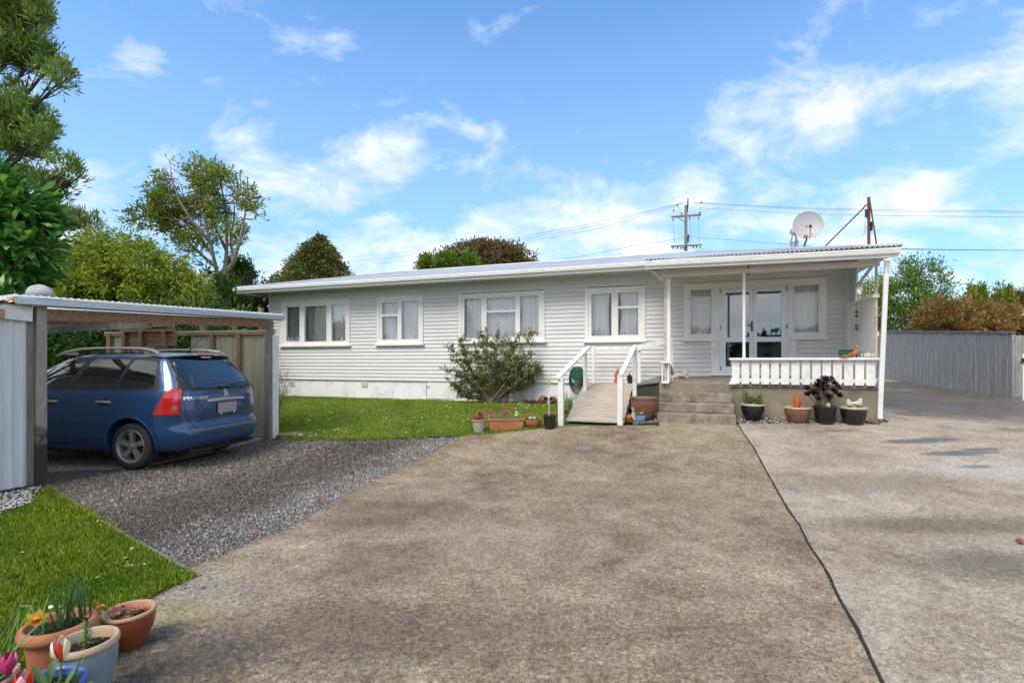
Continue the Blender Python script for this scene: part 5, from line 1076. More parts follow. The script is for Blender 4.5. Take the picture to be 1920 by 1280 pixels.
L(nt,mixc(nt,1.0,old,ramp(nt,nz,[(.35,(.55,.55,.55)),(.65,(1.25,1.25,1.25))]),'MULTIPLY'),b0.inputs['Base Color']); bumpto(nt,b0,nz,.4,.01)
cnt=0
while x<ln+ext:
    w_=random.uniform(.092,.102); zt_=zT+slope*x+random.uniform(-.008,.004)-.03; tl=random.gauss(0,.004); o_=random.choice((0,.012)); z0_=gz(x)+random.uniform(.0,.02)
    b=MB()
    b.add([(x,o_,z0_),(x+w_,o_,z0_),(x+w_+tl,o_,zt_),(x+tl,o_,zt_),(x,o_+.018,z0_),(x+w_,o_+.018,z0_),(x+w_+tl,o_+.018,zt_),(x+tl,o_+.018,zt_)],[(0,1,2,3),(7,6,5,4),(0,4,5,1),(1,5,6,2),(2,6,7,3),(3,7,4,0)])
    if cnt<95: b.build('paling',M['paling'],RF); cnt+=1
    else:
        try: rest.v; 
        except NameError: rest=MB()
        rest.add(b.v,b.f)
    x+=w_+.001 if random.random()<.85 else w_+.006
if cnt>=95: tag(rest.build('palings',M['paling'],RF),kind='stuff')
b=MB(); b.bar((-.05,.01,zT-.01),(ln+ext,.01,zT+slope*(ln+ext)-.01),.10,.035); b.build('capping',M['wood'],RF)
b=MB(); b.bar((0,-.03,zT-.25),(ln+ext,-.03,zT+slope*(ln+ext)-.25),.05,.08); b.bar((0,-.03,gz(0)+.3),(ln+ext,-.03,gz(ln+ext)+.3),.05,.08); b.build('rail',M['wood'],RF)
# gate of chain-link at the right edge
g0=G(1899,752); gx=Vector((math.cos(-.25),math.sin(-.25),0)); z0=ground(g0.x,g0.y)
GT=empty('mesh_gate',(g0.x,g0.y-.25,z0),-.25,'white steel framed chain-link gate at the right edge of the picture','gate')
gh=EYE+(HZ-662)/F*(g0.y-.25)-z0
b=MB(); b.tube([(0,0,.04),(0,0,gh-.03),(.03,0,gh),(1.25,0,gh),(1.25,0,.04),(0,0,.04)],.019,8); b.build('gate_frame',M['white'],GT,smooth=True)
b=MB(); k=-int(gh/.06)
for i in range(k,int(1.25/.06)+1):
    for sg in (1,-1):
        xa=i*.06; pts=[]
        z_a,z_b=.04,gh
        x1,x2=(xa,xa+gh) if sg>0 else (xa+gh,xa)
        def clip(x1,z1,x2,z2):
            t0,t1=0,1; dx=x2-x1
            for lo in ((0-x1)/dx,(1.25-x1)/dx): pass
            a,c=sorted(((0-x1)/dx,(1.25-x1)/dx)); t0=max(0,a);t1=min(1,c); return (t0,t1)
        t0,t1=clip(x1,z_a,x2,z_b)
        if t1>t0: b.bar((x1+(x2-x1)*t0,.004*sg,z_a+(z_b-z_a)*t0),(x1+(x2-x1)*t1,.004*sg,z_a+(z_b-z_a)*t1),.0045,.0045)
b.build('wire_mesh',M['metal'],GT)
b=MB(); b.box(-.06,.05,-.06,-.02,gh-.22,gh-.12); b.bar((-.09,-.05,gh-.24),(-.02,-.05,gh-.12),.03,.03); b.build('latch',M['black'],GT)
# board fence behind the gate
BF=empty('board_fence',(fr_.x+.15,fr_.y+.6,0),-.15,'rough grey board fence behind the mesh gate','fence')
for i in range(16):
    b=MB(); h_=zT-.05+random.uniform(-.02,.05)*(1 if i<9 else 2.5); b.box(i*.155,i*.155+.148,0,.02,.4,h_); b.build('board',M['paling'],BF)
b=MB(); b.box(0,2.5,.021,.06,1.2,1.28); b.build('rail',M['wood'],BF)

print('FENCE',fr_,fl_,PL,PR)
# ================= ROOF-TOP THINGS, POLE, WIRES =================
def hw(lx,ly,z): x,y=wor(lx,ly); return Vector((x,y,z+HG))
def roofz(lx,ly): return zr_(min(ly,2*KR-ly, lx-xl0-OV, xr0-OV-lx)) 
# flue
lx,_=U(1489,470,1.3); zt=U(1489,430,1.3)[1]; zb=roofz(lx,1.3)-.1
FL=empty('flue',tuple(hw(lx,1.3,zb)),0,'grey metal chimney flue with a cowl, behind the white satellite dish','flue'); hgt_=zt-zb
b=MB(); b.lathe([(.085,0),(.085,hgt_-.33),(.098,hgt_-.33),(.098,hgt_-.30),(.085,hgt_-.28),(.055,hgt_-.16),(.055,hgt_-.10)],n=20); b.build('pipe',M['galv'],FL,smooth=True,ang=40)
b=MB(); b.lathe([(.0,hgt_-.10),(.095,hgt_-.10),(.095,hgt_-.02),(.075,hgt_),(0,hgt_)],n=20); b.build('cowl',M['galv'],FL,smooth=True,ang=40)
b=MB(); b.lathe([(.19,.06),(.12,.16),(.088,.22)],n=20,caps=False); b.build('flashing',M['galv'],FL,smooth=True)
# dish
ly=.9; c=U(1515,422,ly); cw_=hw(c[0],ly,c[1]); rr=.335
DS=empty('satellite_dish',tuple(cw_),0,'white oval satellite dish with a rusty bracket on the porch end of the roof','satellite dish')
b=MB(); n=32; prof=[(rr*t,-.06*(1-t*t)) for t in (0.001,.25,.5,.75,1.0)]+[(rr*1.015,.004),(rr*1.0,-.008)]+[(rr*t,-.06*(1-t*t)-.008) for t in (.75,.5,.25,.001)]
b.lathe([(r_,z_) for r_,z_ in prof],n=n); o=b.build('dish',pm('dish_grey',(.40,.40,.42),(.34,.34,.36),3,.5,dirt=(.35,.2,.1),dscale=6,damt=.3),DS,smooth=True,ang=50); 
aim=Vector((-.38,-1,.20)).normalized(); o.rotation_euler=aim.to_track_quat('Z','Y').to_euler(); o.scale=(.93,1.0,1)
b=MB(); bot=Vector((.02,-.03,-.30)); foc=aim*.42+Vector((-.03,0,-.22)); b.tube([bot,bot.lerp(foc,.5)+Vector((0,0,-.03)),foc],.010,6); b.build('feed_arm',M['metal'],DS,smooth=True)
b=MB(); b.tube([foc,foc+(-aim*.09)+Vector((0,0,.06))],[.03,.022],10); b.tube([foc+Vector((0,0,.02)),foc+aim*.05],.018,8); b.build('receiver',M['black'],DS,smooth=True)
b=MB(); b.tube([(0,.06,-.0),(.02,.10,-.12),(.03,.10,-.30),(-.06,.10,-.55),(-.10,.1,-.72)],.019,8); b.box(-.07,.07,.10,.13,-.16,.0); b.build('bracket',M['rust'],DS,smooth=True)
b=MB(); b.box(-.12,-.04,-.055,-.045,-.31,-.24); b.build('rust_patch',M['orange'],DS); b=MB(); b.box(.05,.15,-.05,-.04,-.30,-.22); b.build('rust_patch',M['orange'],DS)
# service mast with stays
ly=.75; c0=U(1629,464,ly); c1_=U(1628,370,ly); mb=hw(c0[0],ly,c0[1]-.1); mt=hw(c0[0],ly,c1_[1])
MS=empty('service_mast',tuple(mb),0,'rusty steel power service mast with two stays at the right end of the roof','mast')
h=mt.z-mb.z; b=MB(); b.tube([(0,0,0),(0,0,h)],.030,10); b.build('pole',M['rust'],MS,smooth=True)
s1=hw(U(1534,470,1.2)[0],1.2,U(1534,470,1.2)[1]-.06)-mb; s2=hw(U(1646,466,.5)[0],.5,U(1646,466,.5)[1]-.1)-mb
for s_,hh in ((s1,h-.16),(s2,h-.02)):
    b=MB(); b.tube([(0,0,hh),(s_.x*.06,s_.y*.06,hh-.01),(s_.x*.12,s_.y*.12,hh-.08),tuple(s_)],.016,8); b.build('stay',M['rust'],MS,smooth=True)
b=MB()
for i,z_ in enumerate((h-.30,h-.36,h-.42)): b.blob((-.07,-.02,z_),(.035,.035,.03),8)
b.box(-.02,.09,-.03,.0,h-.62,h-.60); b.box(.02,.05,-.05,-.0,h-.75,h-.55); b.build('insulator',M['black'],MS,smooth=True)
b=MB(); b.tube([(-.06,-.02,h-.45),(-.10,-.02,h-.6),(-.09,-.02,h-.7),(-.13,-.02,h-.85)],.004,5); b.build('loose_wire',M['green'],MS)
# power pole
d=38; pt=at(1286,380,d); base=Vector((pt.x,pt.y,1.0)); PP_=empty('power_pole',tuple(base),0,'tall timber power pole with two crossarms rising behind the roof','power pole'); hp_=at(1286,385,d).z-base.z
b=MB(); b.tube([(0,0,0),(0,0,hp_)],[.17,.105],12); b.build('pole',M['wood'],PP_,smooth=True)
def lp(px,py,dd=d): return at(px,py,dd)-base
b=MB(); b.bar(lp(1259,407),lp(1314,403),.10,.13); b.build('crossarm',M['woodh'],PP_); b=MB(); b.bar(lp(1258,462,d-.2),lp(1316,459,d-.2),.10,.11); b.build('crossarm',M['woodh'],PP_)
b=MB(); b.bar(lp(1290,372),lp(1289,398),.07,.07); b.bar(lp(1291,440),lp(1290,455),.12,.10); b.build('pole_iron',M['rust'],PP_)
b=MB(); b.tube([lp(1272,408),lp(1285,418)],.03,5); b.build('arm_brace',M['wood'],PP_)
b=MB()
for px,py in ((1262,412),(1278,401),(1293,409),(1310,409),(1312,399),(1262,465),(1270,465),(1277,465),(1281,465),(1300,463),(1306,463),(1313,464),(1290,384),(1270,385),(1263,395),(1315,380)): p=lp(px,py,d-.1); b.blob(p,(.06,.06,.09),7)
b.build('insulator',M['black'],PP_,smooth=True)
b=MB()
for a,c in (((1262,413),(1265,455)),((1294,410),(1294,462)),((1310,410),(1311,460)),((1270,385),(1278,400)),((1315,381),(1311,399)),((1291,379),(1315,380))): b.tube([lp(*a,d-.1),lp(*c,d-.15)],.010,4)
b.build('jumper_wire',M['wire'],PP_)
def wire(pts_px,name,label,r0=.016,group='overhead wires'):
    b=MB(); P=[at(*p) for p in pts_px]; pts=[]
    for a,c in zip(P[:-1],P[1:]):
        for j in range(8): pts.append(a.lerp(c,j/8))
    pts.append(P[-1]); n=len(pts); b.tube(pts,r0,5); o=b.build(name,M['wire'],smooth=True); o['label']=label; o['category']='wire'; o['group']=group
    # move origin to its first point
    return o
for k,(dy,la) in enumerate(((0,'highest of the wires running from the power pole down to the left'),(7,'second highest wire running from the power pole down to the left'),(16,'third wire down from the power pole to the left, just under the upper pair'))):
    P=[(1290-k*12,378+dy*.6,38),(1120,418+dy*.7,48),(960,447+dy*.75,62),(820,467+dy,80),(640,485+dy,110),(430,498+dy,170)]; wire(P,'power_line',la,.013)
for k,(y0,y1,la) in enumerate(((379,396,'highest of the wires running from the power pole to the right edge'),(381,399,'second wire from the power pole to the right edge, close below the highest'),(390,407,'third wire from the power pole to the right edge, lowest of the upper three'))):
    wire([(1292+k*10,y0,38),(1500,y0+11,34),(1700,y1-2,31),(1925,y1,28)],'power_line',la,.010)
wire([(1290,444,38),(1400,452,36),(1520,462,34),(1640,470,33)],'power_line','thin wire from the lower crossarm of the pole to the right, passing behind the dish',.013)
wire([(1286,446,38),(1200,459,42),(1120,475,48),(1040,490,58)],'power_line','lowest wire from the power pole dipping left behind the roof',.013)
b=MB()
wire([(1629,388,10.6),(1633,440,10.9),(1690,467,12),(1800,468.5,16),(1930,469.5,22)][2:],'service_cable','dark service cable running from the roof corner to the right edge of the picture',.012)
wire([(1770,529,24),(1850,536,26),(1930,544,28)],'power_line','short wire above the conifers at the far right',.014)
# neighbour roof at the right edge
p=at(1905,600,34); NB=empty('neighbour_house',(p.x+2,p.y,1),-.1,'small brown-roofed building glimpsed above the fence at the right edge','house'); b=MB(); b.box(-2,4,0,5,0,2.6); b.build('wall',M['rimt'],NB); b=MB(); b.prism([(-2.5,2.6),(1,3.9),(4.5,2.6)],'y',-.3,5.3); b.build('roof',M['woodh'],NB); b=MB(); b.box(-1.1,-.9,1,1.2,2.6,4.2); b.build('chimney',M['statue'],NB)
QLX=1
SC={'l_yel':2.0,'l_oli':2.4,'l_arau':3.6,'l_mac':2.7,'l_brn':1.9,'l_big':1.6,'l_dark':1.7,'l_bush':2.5,'l_grn':1.35,'l_gold':1.7,'l_cop':1.7}
def sc_(c,k): f=SC.get(k,1.2); return [tuple(min(.6,x*f) for x in q) for q in c]
# ================= TREES AND SHRUBS =================
M['l_arau']=leafm('conifer_foliage',sc_([(.022,.042,.010),(.045,.075,.014),(.075,.105,.018),(.03,.055,.012),(.10,.11,.02),(.05,.08,.016)],'l_arau'),.15,.6)
M['l_big']=leafm('broad_glossy_leaf',sc_([(.02,.075,.012),(.04,.13,.018),(.075,.20,.03),(.03,.10,.02),(.14,.28,.05),(.05,.15,.025)],'l_big'),.3,.28)
M['l_yel']=leafm('yellow_green_leaf',sc_([(.10,.145,.014),(.17,.21,.018),(.06,.10,.012),(.24,.25,.025),(.13,.17,.015),(.08,.13,.015)],'l_yel'),.35,.45)
M['l_oli']=leafm('olive_leaf',sc_([(.085,.12,.018),(.13,.16,.022),(.05,.08,.014),(.18,.19,.035),(.105,.135,.02)],'l_oli'),.35,.45)
M['l_dark']=leafm('dark_hedge_leaf',sc_([(.012,.04,.008),(.025,.07,.012),(.045,.10,.016),(.018,.05,.01),(.07,.12,.02)],'l_dark'),.25,.4)
M['l_red']=leafm('dark_red_leaf',sc_([(.02,.05,.01),(.10,.03,.02),(.04,.07,.012),(.07,.025,.015),(.03,.06,.012)],'l_red'),.25,.4)
M['l_mac']=leafm('cypress_foliage',sc_([(.035,.045,.014),(.06,.066,.018),(.09,.085,.022),(.045,.055,.016)],'l_mac'),.1,.7)
M['l_brn']=leafm('bronze_foliage',sc_([(.07,.05,.022),(.11,.08,.03),(.05,.05,.02),(.14,.09,.035),(.08,.07,.025)],'l_brn'),.1,.7)
M['l_grn']=leafm('fresh_green_leaf',sc_([(.07,.15,.015),(.12,.22,.02),(.05,.11,.012),(.17,.26,.03),(.10,.17,.02)],'l_grn'),.35,.4)
M['l_cop']=leafm('copper_hedge_leaf',sc_([(.22,.085,.035),(.30,.13,.05),(.14,.06,.028),(.08,.12,.02),(.28,.17,.06),(.18,.08,.03),(.06,.10,.018),(.12,.13,.025)],'l_cop'),.3,.5)
M['l_gold']=leafm('golden_conifer_foliage',sc_([(.09,.13,.012),(.14,.17,.014),(.06,.10,.012),(.18,.18,.02)],'l_gold'),.15,.6)
M['l_pink']=leafm('pale_blossom',sc_([(.30,.2,.2),(.05,.07,.02),(.12,.07,.05),(.45,.36,.36),(.06,.05,.03)],'l_pink'),.3,.5)
M['l_bush']=leafm('glossy_bush_leaf',sc_([(.03,.045,.012),(.06,.075,.016),(.10,.105,.025),(.02,.035,.010),(.16,.15,.05),(.05,.06,.014)],'l_bush'),.2,.3)
def crown(blobs,clumps,k,rc,Ls,Wd,up=.3,out=1.0,shell=.55,droop=0,flat=1.0):
    Ps=[];Ds=[]; tot=sum(b[3]*b[4]*b[5] for b in blobs)**1.0
    for (x,y,z,rx,ry,rz_) in blobs:
        n=max(3,int(clumps*(rx*ry*rz_)/tot)); d=nrm(rng.normal(size=(n,3))); rr=shell+(1-shell)*rng.random((n,1))**.6; rr*=np.clip(rng.normal(1.0,.11,(n,1)),.7,1.3)
        cc=np.array([x,y,z])+d*rr*np.array([rx,ry,rz_])
        kk=rng.poisson(k,n)+2; idx=np.repeat(np.arange(n),kk); q=rng.normal(size=(len(idx),3))*np.array([1,1,flat]); off=q*rc*rng.uniform(.5,1.3,(n,1))[idx]
        Ps.append(cc[idx]+off); D=nrm(d[idx])*out+nrm(q)*.7+rng.normal(size=q.shape)*.35; D[:,2]+=up-droop; Ds.append(D)
    P=np.concatenate(Ps);D=np.concatenate(Ds); n=len(P); return P,D,rng.uniform(Ls*.6,Ls*1.3,n),rng.uniform(Wd*.7,Wd*1.2,n)
BIG=0
def leaves6(name,P,D,Ln,W_,m,parent=None):
    n=len(P); D=nrm(D); rnd=rng.normal(size=(n,3))*.5+np.array([0,0,1.0]); S=nrm(np.cross(D,rnd)); N_=np.cross(S,D); Ln=Ln[:,None]; W_=W_[:,None]; V=np.empty((n,8,3))
    rows=[(.0,.0,0),(.35,.36,.0),(.70,.5,-.05),(.9,.30,-.12),(1.0,0,-.18)]
    V[:,0]=P; V[:,7]=P+D*Ln-N_*Ln*.18
    for i,(t,w_,q) in enumerate(rows[1:4]):
        c=P+D*Ln*t+N_*Ln*q; V[:,1+2*i]=c+S*W_*w_+N_*W_*.10; V[:,2+2*i]=c-S*W_*w_+N_*W_*.10
    b=np.arange(n)[:,None]*8; T=[(0,1,2),(1,3,4),(1,4,2),(3,5,6),(3,6,4),(5,7,6)]
    Fc=np.concatenate([b+np.array([t]) for t in T],axis=1).reshape(-1,3); return npmesh(name,V.reshape(-1,3),Fc,3,m,parent)
def limbs(base,fork,blobs,r0,m,parent,name='trunk',sub=3,wob=.12,rm=.35):
    b=MB(); base=Vector(base);fork=Vector(fork); mid=(base+fork)/2+Vector((random.gauss(0,wob*.3),random.gauss(0,wob*.3),0))
    b.tube([base-Vector((0,0,.15)),base+Vector((0,0,.1)),mid,fork],[r0*1.35,r0*1.08,r0*.92,r0*.8],10)
    for bl in blobs:
        c=Vector(bl[:3]); L_=(c-fork).length; m1=fork.lerp(c,.35)+Vector((random.gauss(0,wob),random.gauss(0,wob),random.gauss(.1,wob)))*L_*.3; m2=fork.lerp(c,.7)+Vector((random.gauss(0,wob),random.gauss(0,wob),random.gauss(0,wob)))*L_*.25
        rl=r0*rm*random.uniform(.8,1.2); b.tube([fork-Vector((0,0,r0)),m1,m2,c],[rl*1.4,rl,rl*.6,rl*.25],6)
        for s in range(sub):
            st_=m1.lerp(m2,random.random()) if s%2 else m2.lerp(c,random.random()*.7); d=Vector((random.gauss(0,1),random.gauss(0,1),random.gauss(.35,.6))).normalized(); e=c+Vector((d.x*bl[3],d.y*bl[4],d.z*bl[5]))*.85
            mm=st_.lerp(e,.5)+Vector((random.gauss(0,wob),random.gauss(0,wob),random.gauss(0,wob)))*.4; b.tube([st_,mm,e],[rl*.42,rl*.28,rl*.08],5)
    return b.build(name,m,parent,smooth=True)
def tree(name,label,cat,base,fork,blobs,r0,lm,cl_,k,rc,Ls,Wd,group=None,bark='bark',sub=3,wob=.12,rm=.35,cname='crown',**kw):
    o=empty(name,tuple(base),0,label,cat,group); B=Vector(base); lb=[(x-B.x,y-B.y,z-B.z,a,b_,c_) for x,y,z,a,b_,c_ in blobs]
    limbs((0,0,0),tuple(Vector(fork)-B),lb,r0,M[bark],o,sub=sub,wob=wob,rm=rm)
    P,D,Ln,Wd_=crown(lb,cl_,k,rc,Ls,Wd,**kw); sc__=max(.35,Ls*4); kp=np.array([noise.noise(Vector(p)/sc__)>-.22 for p in P]); P,D,Ln,Wd_=P[kp],D[kp],Ln[kp]*np.random.default_rng(3).uniform(.7,1.25,kp.sum()),Wd_[kp]; (leaves6 if BIG else leaves)(cname,P,D,Ln,Wd_,M[lm],o); return o
def bl(px,py,d,rpx,rpy,ry=None):
    p=at(px,py,d); return (p.x,p.y,p.z,rpx/F*d,ry if ry else rpx/F*d,rpy/F*d)
def gr(px,d): x=(px-960)/F*d; return Vector((x,d,ground(x,d)))
QL=.85
# A: tall conifer at the top left, layered tufted boughs
d=15
bs=[bl(20,15,d,58,40),bl(70,20,d-.5,25,40),bl(25,90,d,55,34),bl(-20,50,d,60,60),bl(72,92,d,30,22),bl(110,140,d-.6,26,30),bl(85,128,d,20,16),bl(35,170,d,22,14),bl(40,215,d,55,32),bl(0,240,d,50,40),bl(75,250,d-.6,26,30),bl(35,275,d,46,18),bl(120,315,d-.8,24,26),bl(95,345,d,34,18),bl(140,330,d-.6,12,18),bl(60,330,d,24,14),bl(-25,330,d,50,40),bl(140,415,d,34,17),bl(165,405,d-.4,14,10),bl(105,405,d,36,18),bl(60,420,d,40,20),bl(110,365,d,20,14)]
bs=[(x,y,z,a,b_*1.0,c_) for x,y,z,a,b_,c_ in bs]
base=gr(-75,d); o=empty('conifer_tree',tuple(base),0,'tall dark conifer with layered upswept boughs, highest tree at the top left','tree')
b=MB(); b.tube([(0,0,-.2),(.05,0,4),(.0,0,9),(.1,0,15)],[.30,.25,.19,.10],12)
B=base
for q in bs:
    c=Vector(q[:3])-B; s_=Vector((.05,0,max(1.5,c.z-1.0-abs(c.x)*.12))); mid=s_.lerp(c,.55)+Vector((0,random.gauss(0,.2),-.22-.05*abs(c.x))); b.tube([s_,mid,c-Vector((0,0,q[5]*.5))],[.07,.05,.02],6)
    for j in range(10):
        e=c+Vector((random.gauss(0,.5)*q[3],random.gauss(0,.5)*q[4],random.uniform(-.9,.5)*q[5])); t=mid.lerp(c,random.random()); b.tube([t,t.lerp(e,.6)-Vector((0,0,.08)),e],[.022,.016,.006],4)
b.build('trunk',M['barkd'],o,smooth=True)
lb=[(x-B.x,y-B.y,z-B.z,a,b_,c_) for x,y,z,a,b_,c_ in bs]
P,D,Ln,Wd=crown(lb,int(2500*QL),15,.055,.20,.040,up=1.1,out=.5,shell=.35,flat=1.6); leaves('crown',P,D,Ln,Wd,M['l_arau'],o,curl=-.25)
# B: big glossy leaves, near left
d=7.2
bs=[bl(-2,390,d,55,50),bl(35,425,d+.2,48,45),bl(-20,440,d,60,65),bl(20,480,d,55,45),bl(55,470,d,32,32),bl(82,452,d+.4,18,9),bl(0,520,d,40,26)]
BIG=1; tree('big_leaf_tree','big-leaved glossy green tree overhanging the shed at the left edge','tree',gr(-30,d),at(-30,600,d),bs,.09,'l_big',int(620*QL),9,.10,.20,.080,bark='barkd',up=.15,out=1.1,shell=.55,sub=2)
BIG=0
# C: yellow-green rounded shrubs behind the carport
d=13.5
bs=[bl(150,520,d,75,60),bl(215,500,d,75,62),bl(280,520,d,70,50),bl(330,545,d,50,40),bl(120,555,d,60,45),bl(215,560,d,110,50),bl(240,470,d,35,28),bl(180,475,d,32,26),bl(310,560,d,70,40),bl(110,515,d,24,26)]
tree('yellow_green_shrub','large rounded yellow-green shrub rising behind the carport roof','shrub',gr(215,d),at(215,650,d),bs,.14,'l_yel',int(3000*QL),17,.12,.125,.05,droop=.75,up=.1,out=.9,shell=.72,cname='foliage')
# D: slim tree with open crown and many bare pale limbs
d=17
bs=[bl(330,335,d,34,34),bl(372,325,d,30,28),bl(415,340,d,40,30),bl(450,370,d,34,34),bl(468,410,d,20,26),bl(310,375,d,32,30),bl(282,410,d,30,18),bl(330,420,d,38,30),bl(395,385,d,44,30),bl(440,430,d,30,26),bl(345,460,d,26,24),bl(385,440,d,28,26),bl(300,398,d,40,26),bl(455,455,d,18,22),bl(350,372,d,34,30),bl(428,395,d,30,28)]
base=gr(413,d); o=empty('slender_tree',tuple(base),0,'slender tree with a pale forked trunk and an open olive crown, alone above the hedge','tree')
b=MB()
def sp(px,py,dy=0): return at(px,py,d+dy)-base
trunk=[Vector((0,0,-.1)),sp(411,600),sp(417,545)]; b.tube(trunk,[.20,.16,.13],10)
S=[[sp(417,548),sp(408,520),sp(400,480,-.3),(sp(388,430,-.5)),sp(375,380,-.4),sp(368,335,-.2)],[sp(417,548),sp(421,515),sp(425,470,.2),sp(426,410,.4),sp(416,355,.5),sp(412,325,.4)],[sp(421,520),sp(438,490,-.3),sp(450,450,-.5),sp(460,400,-.4),sp(455,365,-.3)],
 [sp(403,500),sp(375,475,.4),(sp(345,445,.7)),sp(312,412,.8),sp(278,408,.7)],[sp(395,455,-.4),sp(360,415,-.9),sp(335,375,-1.0),sp(322,335,-.8)],[sp(425,470,.2),sp(405,430,.9),sp(395,390,1.2),sp(390,345,1.0)],[sp(400,480,-.3),sp(370,440,.6),sp(350,400,1.2),sp(340,350,1.2)],[sp(438,490,-.3),sp(432,450,.8),sp(440,400,1.1),sp(436,350,.9)]]
nodes=[]
for k,st_ in enumerate(S):
    n=len(st_); b.tube(st_,[(.085 if k<3 else .06)*(1-.85*i/(n-1)) for i in range(n)],7)
    for i in range(n-1):
        for t in (.2,.5,.8): nodes.append(st_[i].lerp(st_[i+1],t))
    nodes.append(st_[-1])
lb=[(x-base.x,y-base.y,z-base.z,a,b_,c_) for x,y,z,a,b_,c_ in bs]
P,D,Ln,Wd=crown(lb,int(1150*QL),15,.13,.15,.055,shell=.35,up=.25,out=.6)
cl0=crown(lb,260,0,.0,.1,.1,shell=.6)[0]
for i in range(0,len(cl0),2):
    c=Vector(cl0[i]); q=[n_ for n_ in nodes if n_.z<c.z+.1] or nodes; n_=min(q,key=lambda v:(v-c).length); mid=n_.lerp(c,.5)+Vector((random.gauss(0,.06),random.gauss(0,.06),-.05)); b.tube([n_,mid,c],[.020,.013,.005],4)
b.build('trunk',M['bark'],o,smooth=True)
keep=np.array([noise.noise(Vector(p)*1.1)>-.12 for p in P]); leaves('crown',P[keep],D[keep],Ln[keep],Wd[keep],M['l_oli'],o)
# E: dark hedge row behind carport fence
d=16.5
E1=[(x,595,46,62) for x in range(335,530,32)]
for i,(nm,lab,xs,lm,dd) in enumerate((('hedge_shrub','dark green leafy shrub below the slender tree, behind the carport',[(345,575,42,55),(385,555,40,60),(425,580,40,60),(395,610,60,40)],'l_dark',15.5),
    ('hedge_shrub','dark shrub with reddish leaves between the slender tree and the house eave',[(455,560,38,50),(490,570,30,44),(515,590,30,46),(470,600,50,50),(505,625,40,40)],'l_red',17.2),
    ('hedge_shrub','feathery green sprig-topped shrub rising above the hedge left of the house roof',[(445,530,22,38),(462,520,12,30),(430,550,20,30)],'l_dark',18.5),
    ('hedge_shrub','deep shaded dark green shrub under the carport roof, left of the cream fence',[(110,640,60,50),(150,625,50,42),(180,640,36,40),(95,680,60,50),(160,690,50,50)],'l_dark',11.6),
    ('hedge_shrub','dark hedge behind the cream iron fence, seen in the gap below the carport roof',[(250,610,60,36),(310,608,50,36),(370,606,50,34),(430,606,40,34),(300,650,120,50)],'l_dark',12.2))):
    bs=[bl(x,y,dd,a,c_) for x,y,a,c_ in xs]; tree(nm,lab,'shrub',gr(xs[0][0]+20,dd),at(xs[0][0]+20,640,dd),bs,.07,lm,int(900*QL),13,.12,.13,.06,cname='foliage',sub=2,group='shrubs behind the carport',bark='barkd')
# flower spikes above the hedge
b=MB()
for px,py in ((483,518),(492,520),(473,529),(478,530),(498,531)):
    p=at(px,py,18.5); b.tube([p-Vector((0,0,.8)),p],[.008,.006],4); b.blob(p,(.03,.03,.05),6)
o_=MB
tag(b.build('seed_heads',M['l_oli']),'thin seed heads standing above the hedge left of the roof','seed heads',kind='stuff')
# F: macrocarpa
d=34
bs=[bl(592,522,d,62,9),bl(590,508,d,52,9),bl(594,495,d,42,8),bl(598,483,d,33,7),bl(596,472,d,22,7),bl(597,462,d,11,7),bl(600,453,d,5,7),bl(603,447,d,3,5),bl(632,492,d,16,5),bl(556,498,d,14,5),bl(570,483,d,10,5)]
base=gr(592,d); o=empty('cypress_tree',tuple(base),0,'dark conical cypress with a leaning tip, beyond the left end of the roof','tree')
b=MB(); b.tube([(0,0,-.2),(0,0,4),(.1,0,6.3)],[.3,.18,.04],8); b.build('trunk',M['barkd'],o)
zt_=at(600,446,d).z-base.z; zb_=at(592,536,d).z-base.z; n=int(26000*QL); t=rng.random(n)**1.35; a=rng.uniform(0,2*PI,n)
lay=.72+.28*((t*9+.18*np.sin(a*3))%1.0<.55)*(1-.5*((t*9+.18*np.sin(a*3))%1.0)); Rr=2.55*(1-t)**.62*lay*(1+.13*np.sin(a*5+t*17)+.10*np.sin(a*2+t*5)); Rr=np.where(t>.86,Rr*.45,Rr); rr=Rr*(1-.42*rng.random(n)**2)
P=np.stack([rr*np.cos(a)+.30*t**2,rr*np.sin(a),zb_+(zt_-zb_)*t-.10*rr],1)+rng.normal(0,.11,(n,3)); D=np.stack([np.cos(a),np.sin(a),rng.normal(.15,.4,n)],1)+rng.normal(0,.35,(n,3)); leaves('crown',P,D,rng.uniform(.14,.34,n),rng.uniform(.06,.12,n),M['l_mac'],o)
# G: broad dome tree
d=36
bs=[bl(905,490,d,60,30),bl(865,492,d,36,20),bl(950,490,d,44,26),bl(985,495,d,24,20),bl(915,475,d,44,18),bl(890,500,d,80,26),bl(940,476,d,30,16)]
tree('domed_tree','broad bronze-green domed tree behind the middle of the roof','tree',gr(905,d),at(905,540,d),bs,.3,'l_brn',int(2400*QL),11,.16,.26,.12,bark='barkd',up=.5,out=.9,shell=.78)
d=28
bs=[bl(810,495,d,22,14),bl(840,495,d,18,13),bl(870,492,d,22,12)]
tree('garden_shrub','bright green shrub just above the roof line, left of the domed tree','shrub',gr(855,d),at(855,530,d),[bs[1],bs[2]],.08,'l_grn',int(420*QL),10,.14,.22,.10,cname='foliage'); tree('garden_shrub','yellow-green shrub tipped with red, furthest left of the tops above the roof','shrub',gr(808,d),at(808,530,d),[bs[0],bl(792,500,d,10,8)],.08,'l_gold',int(300*QL),10,.14,.22,.10,cname='foliage')
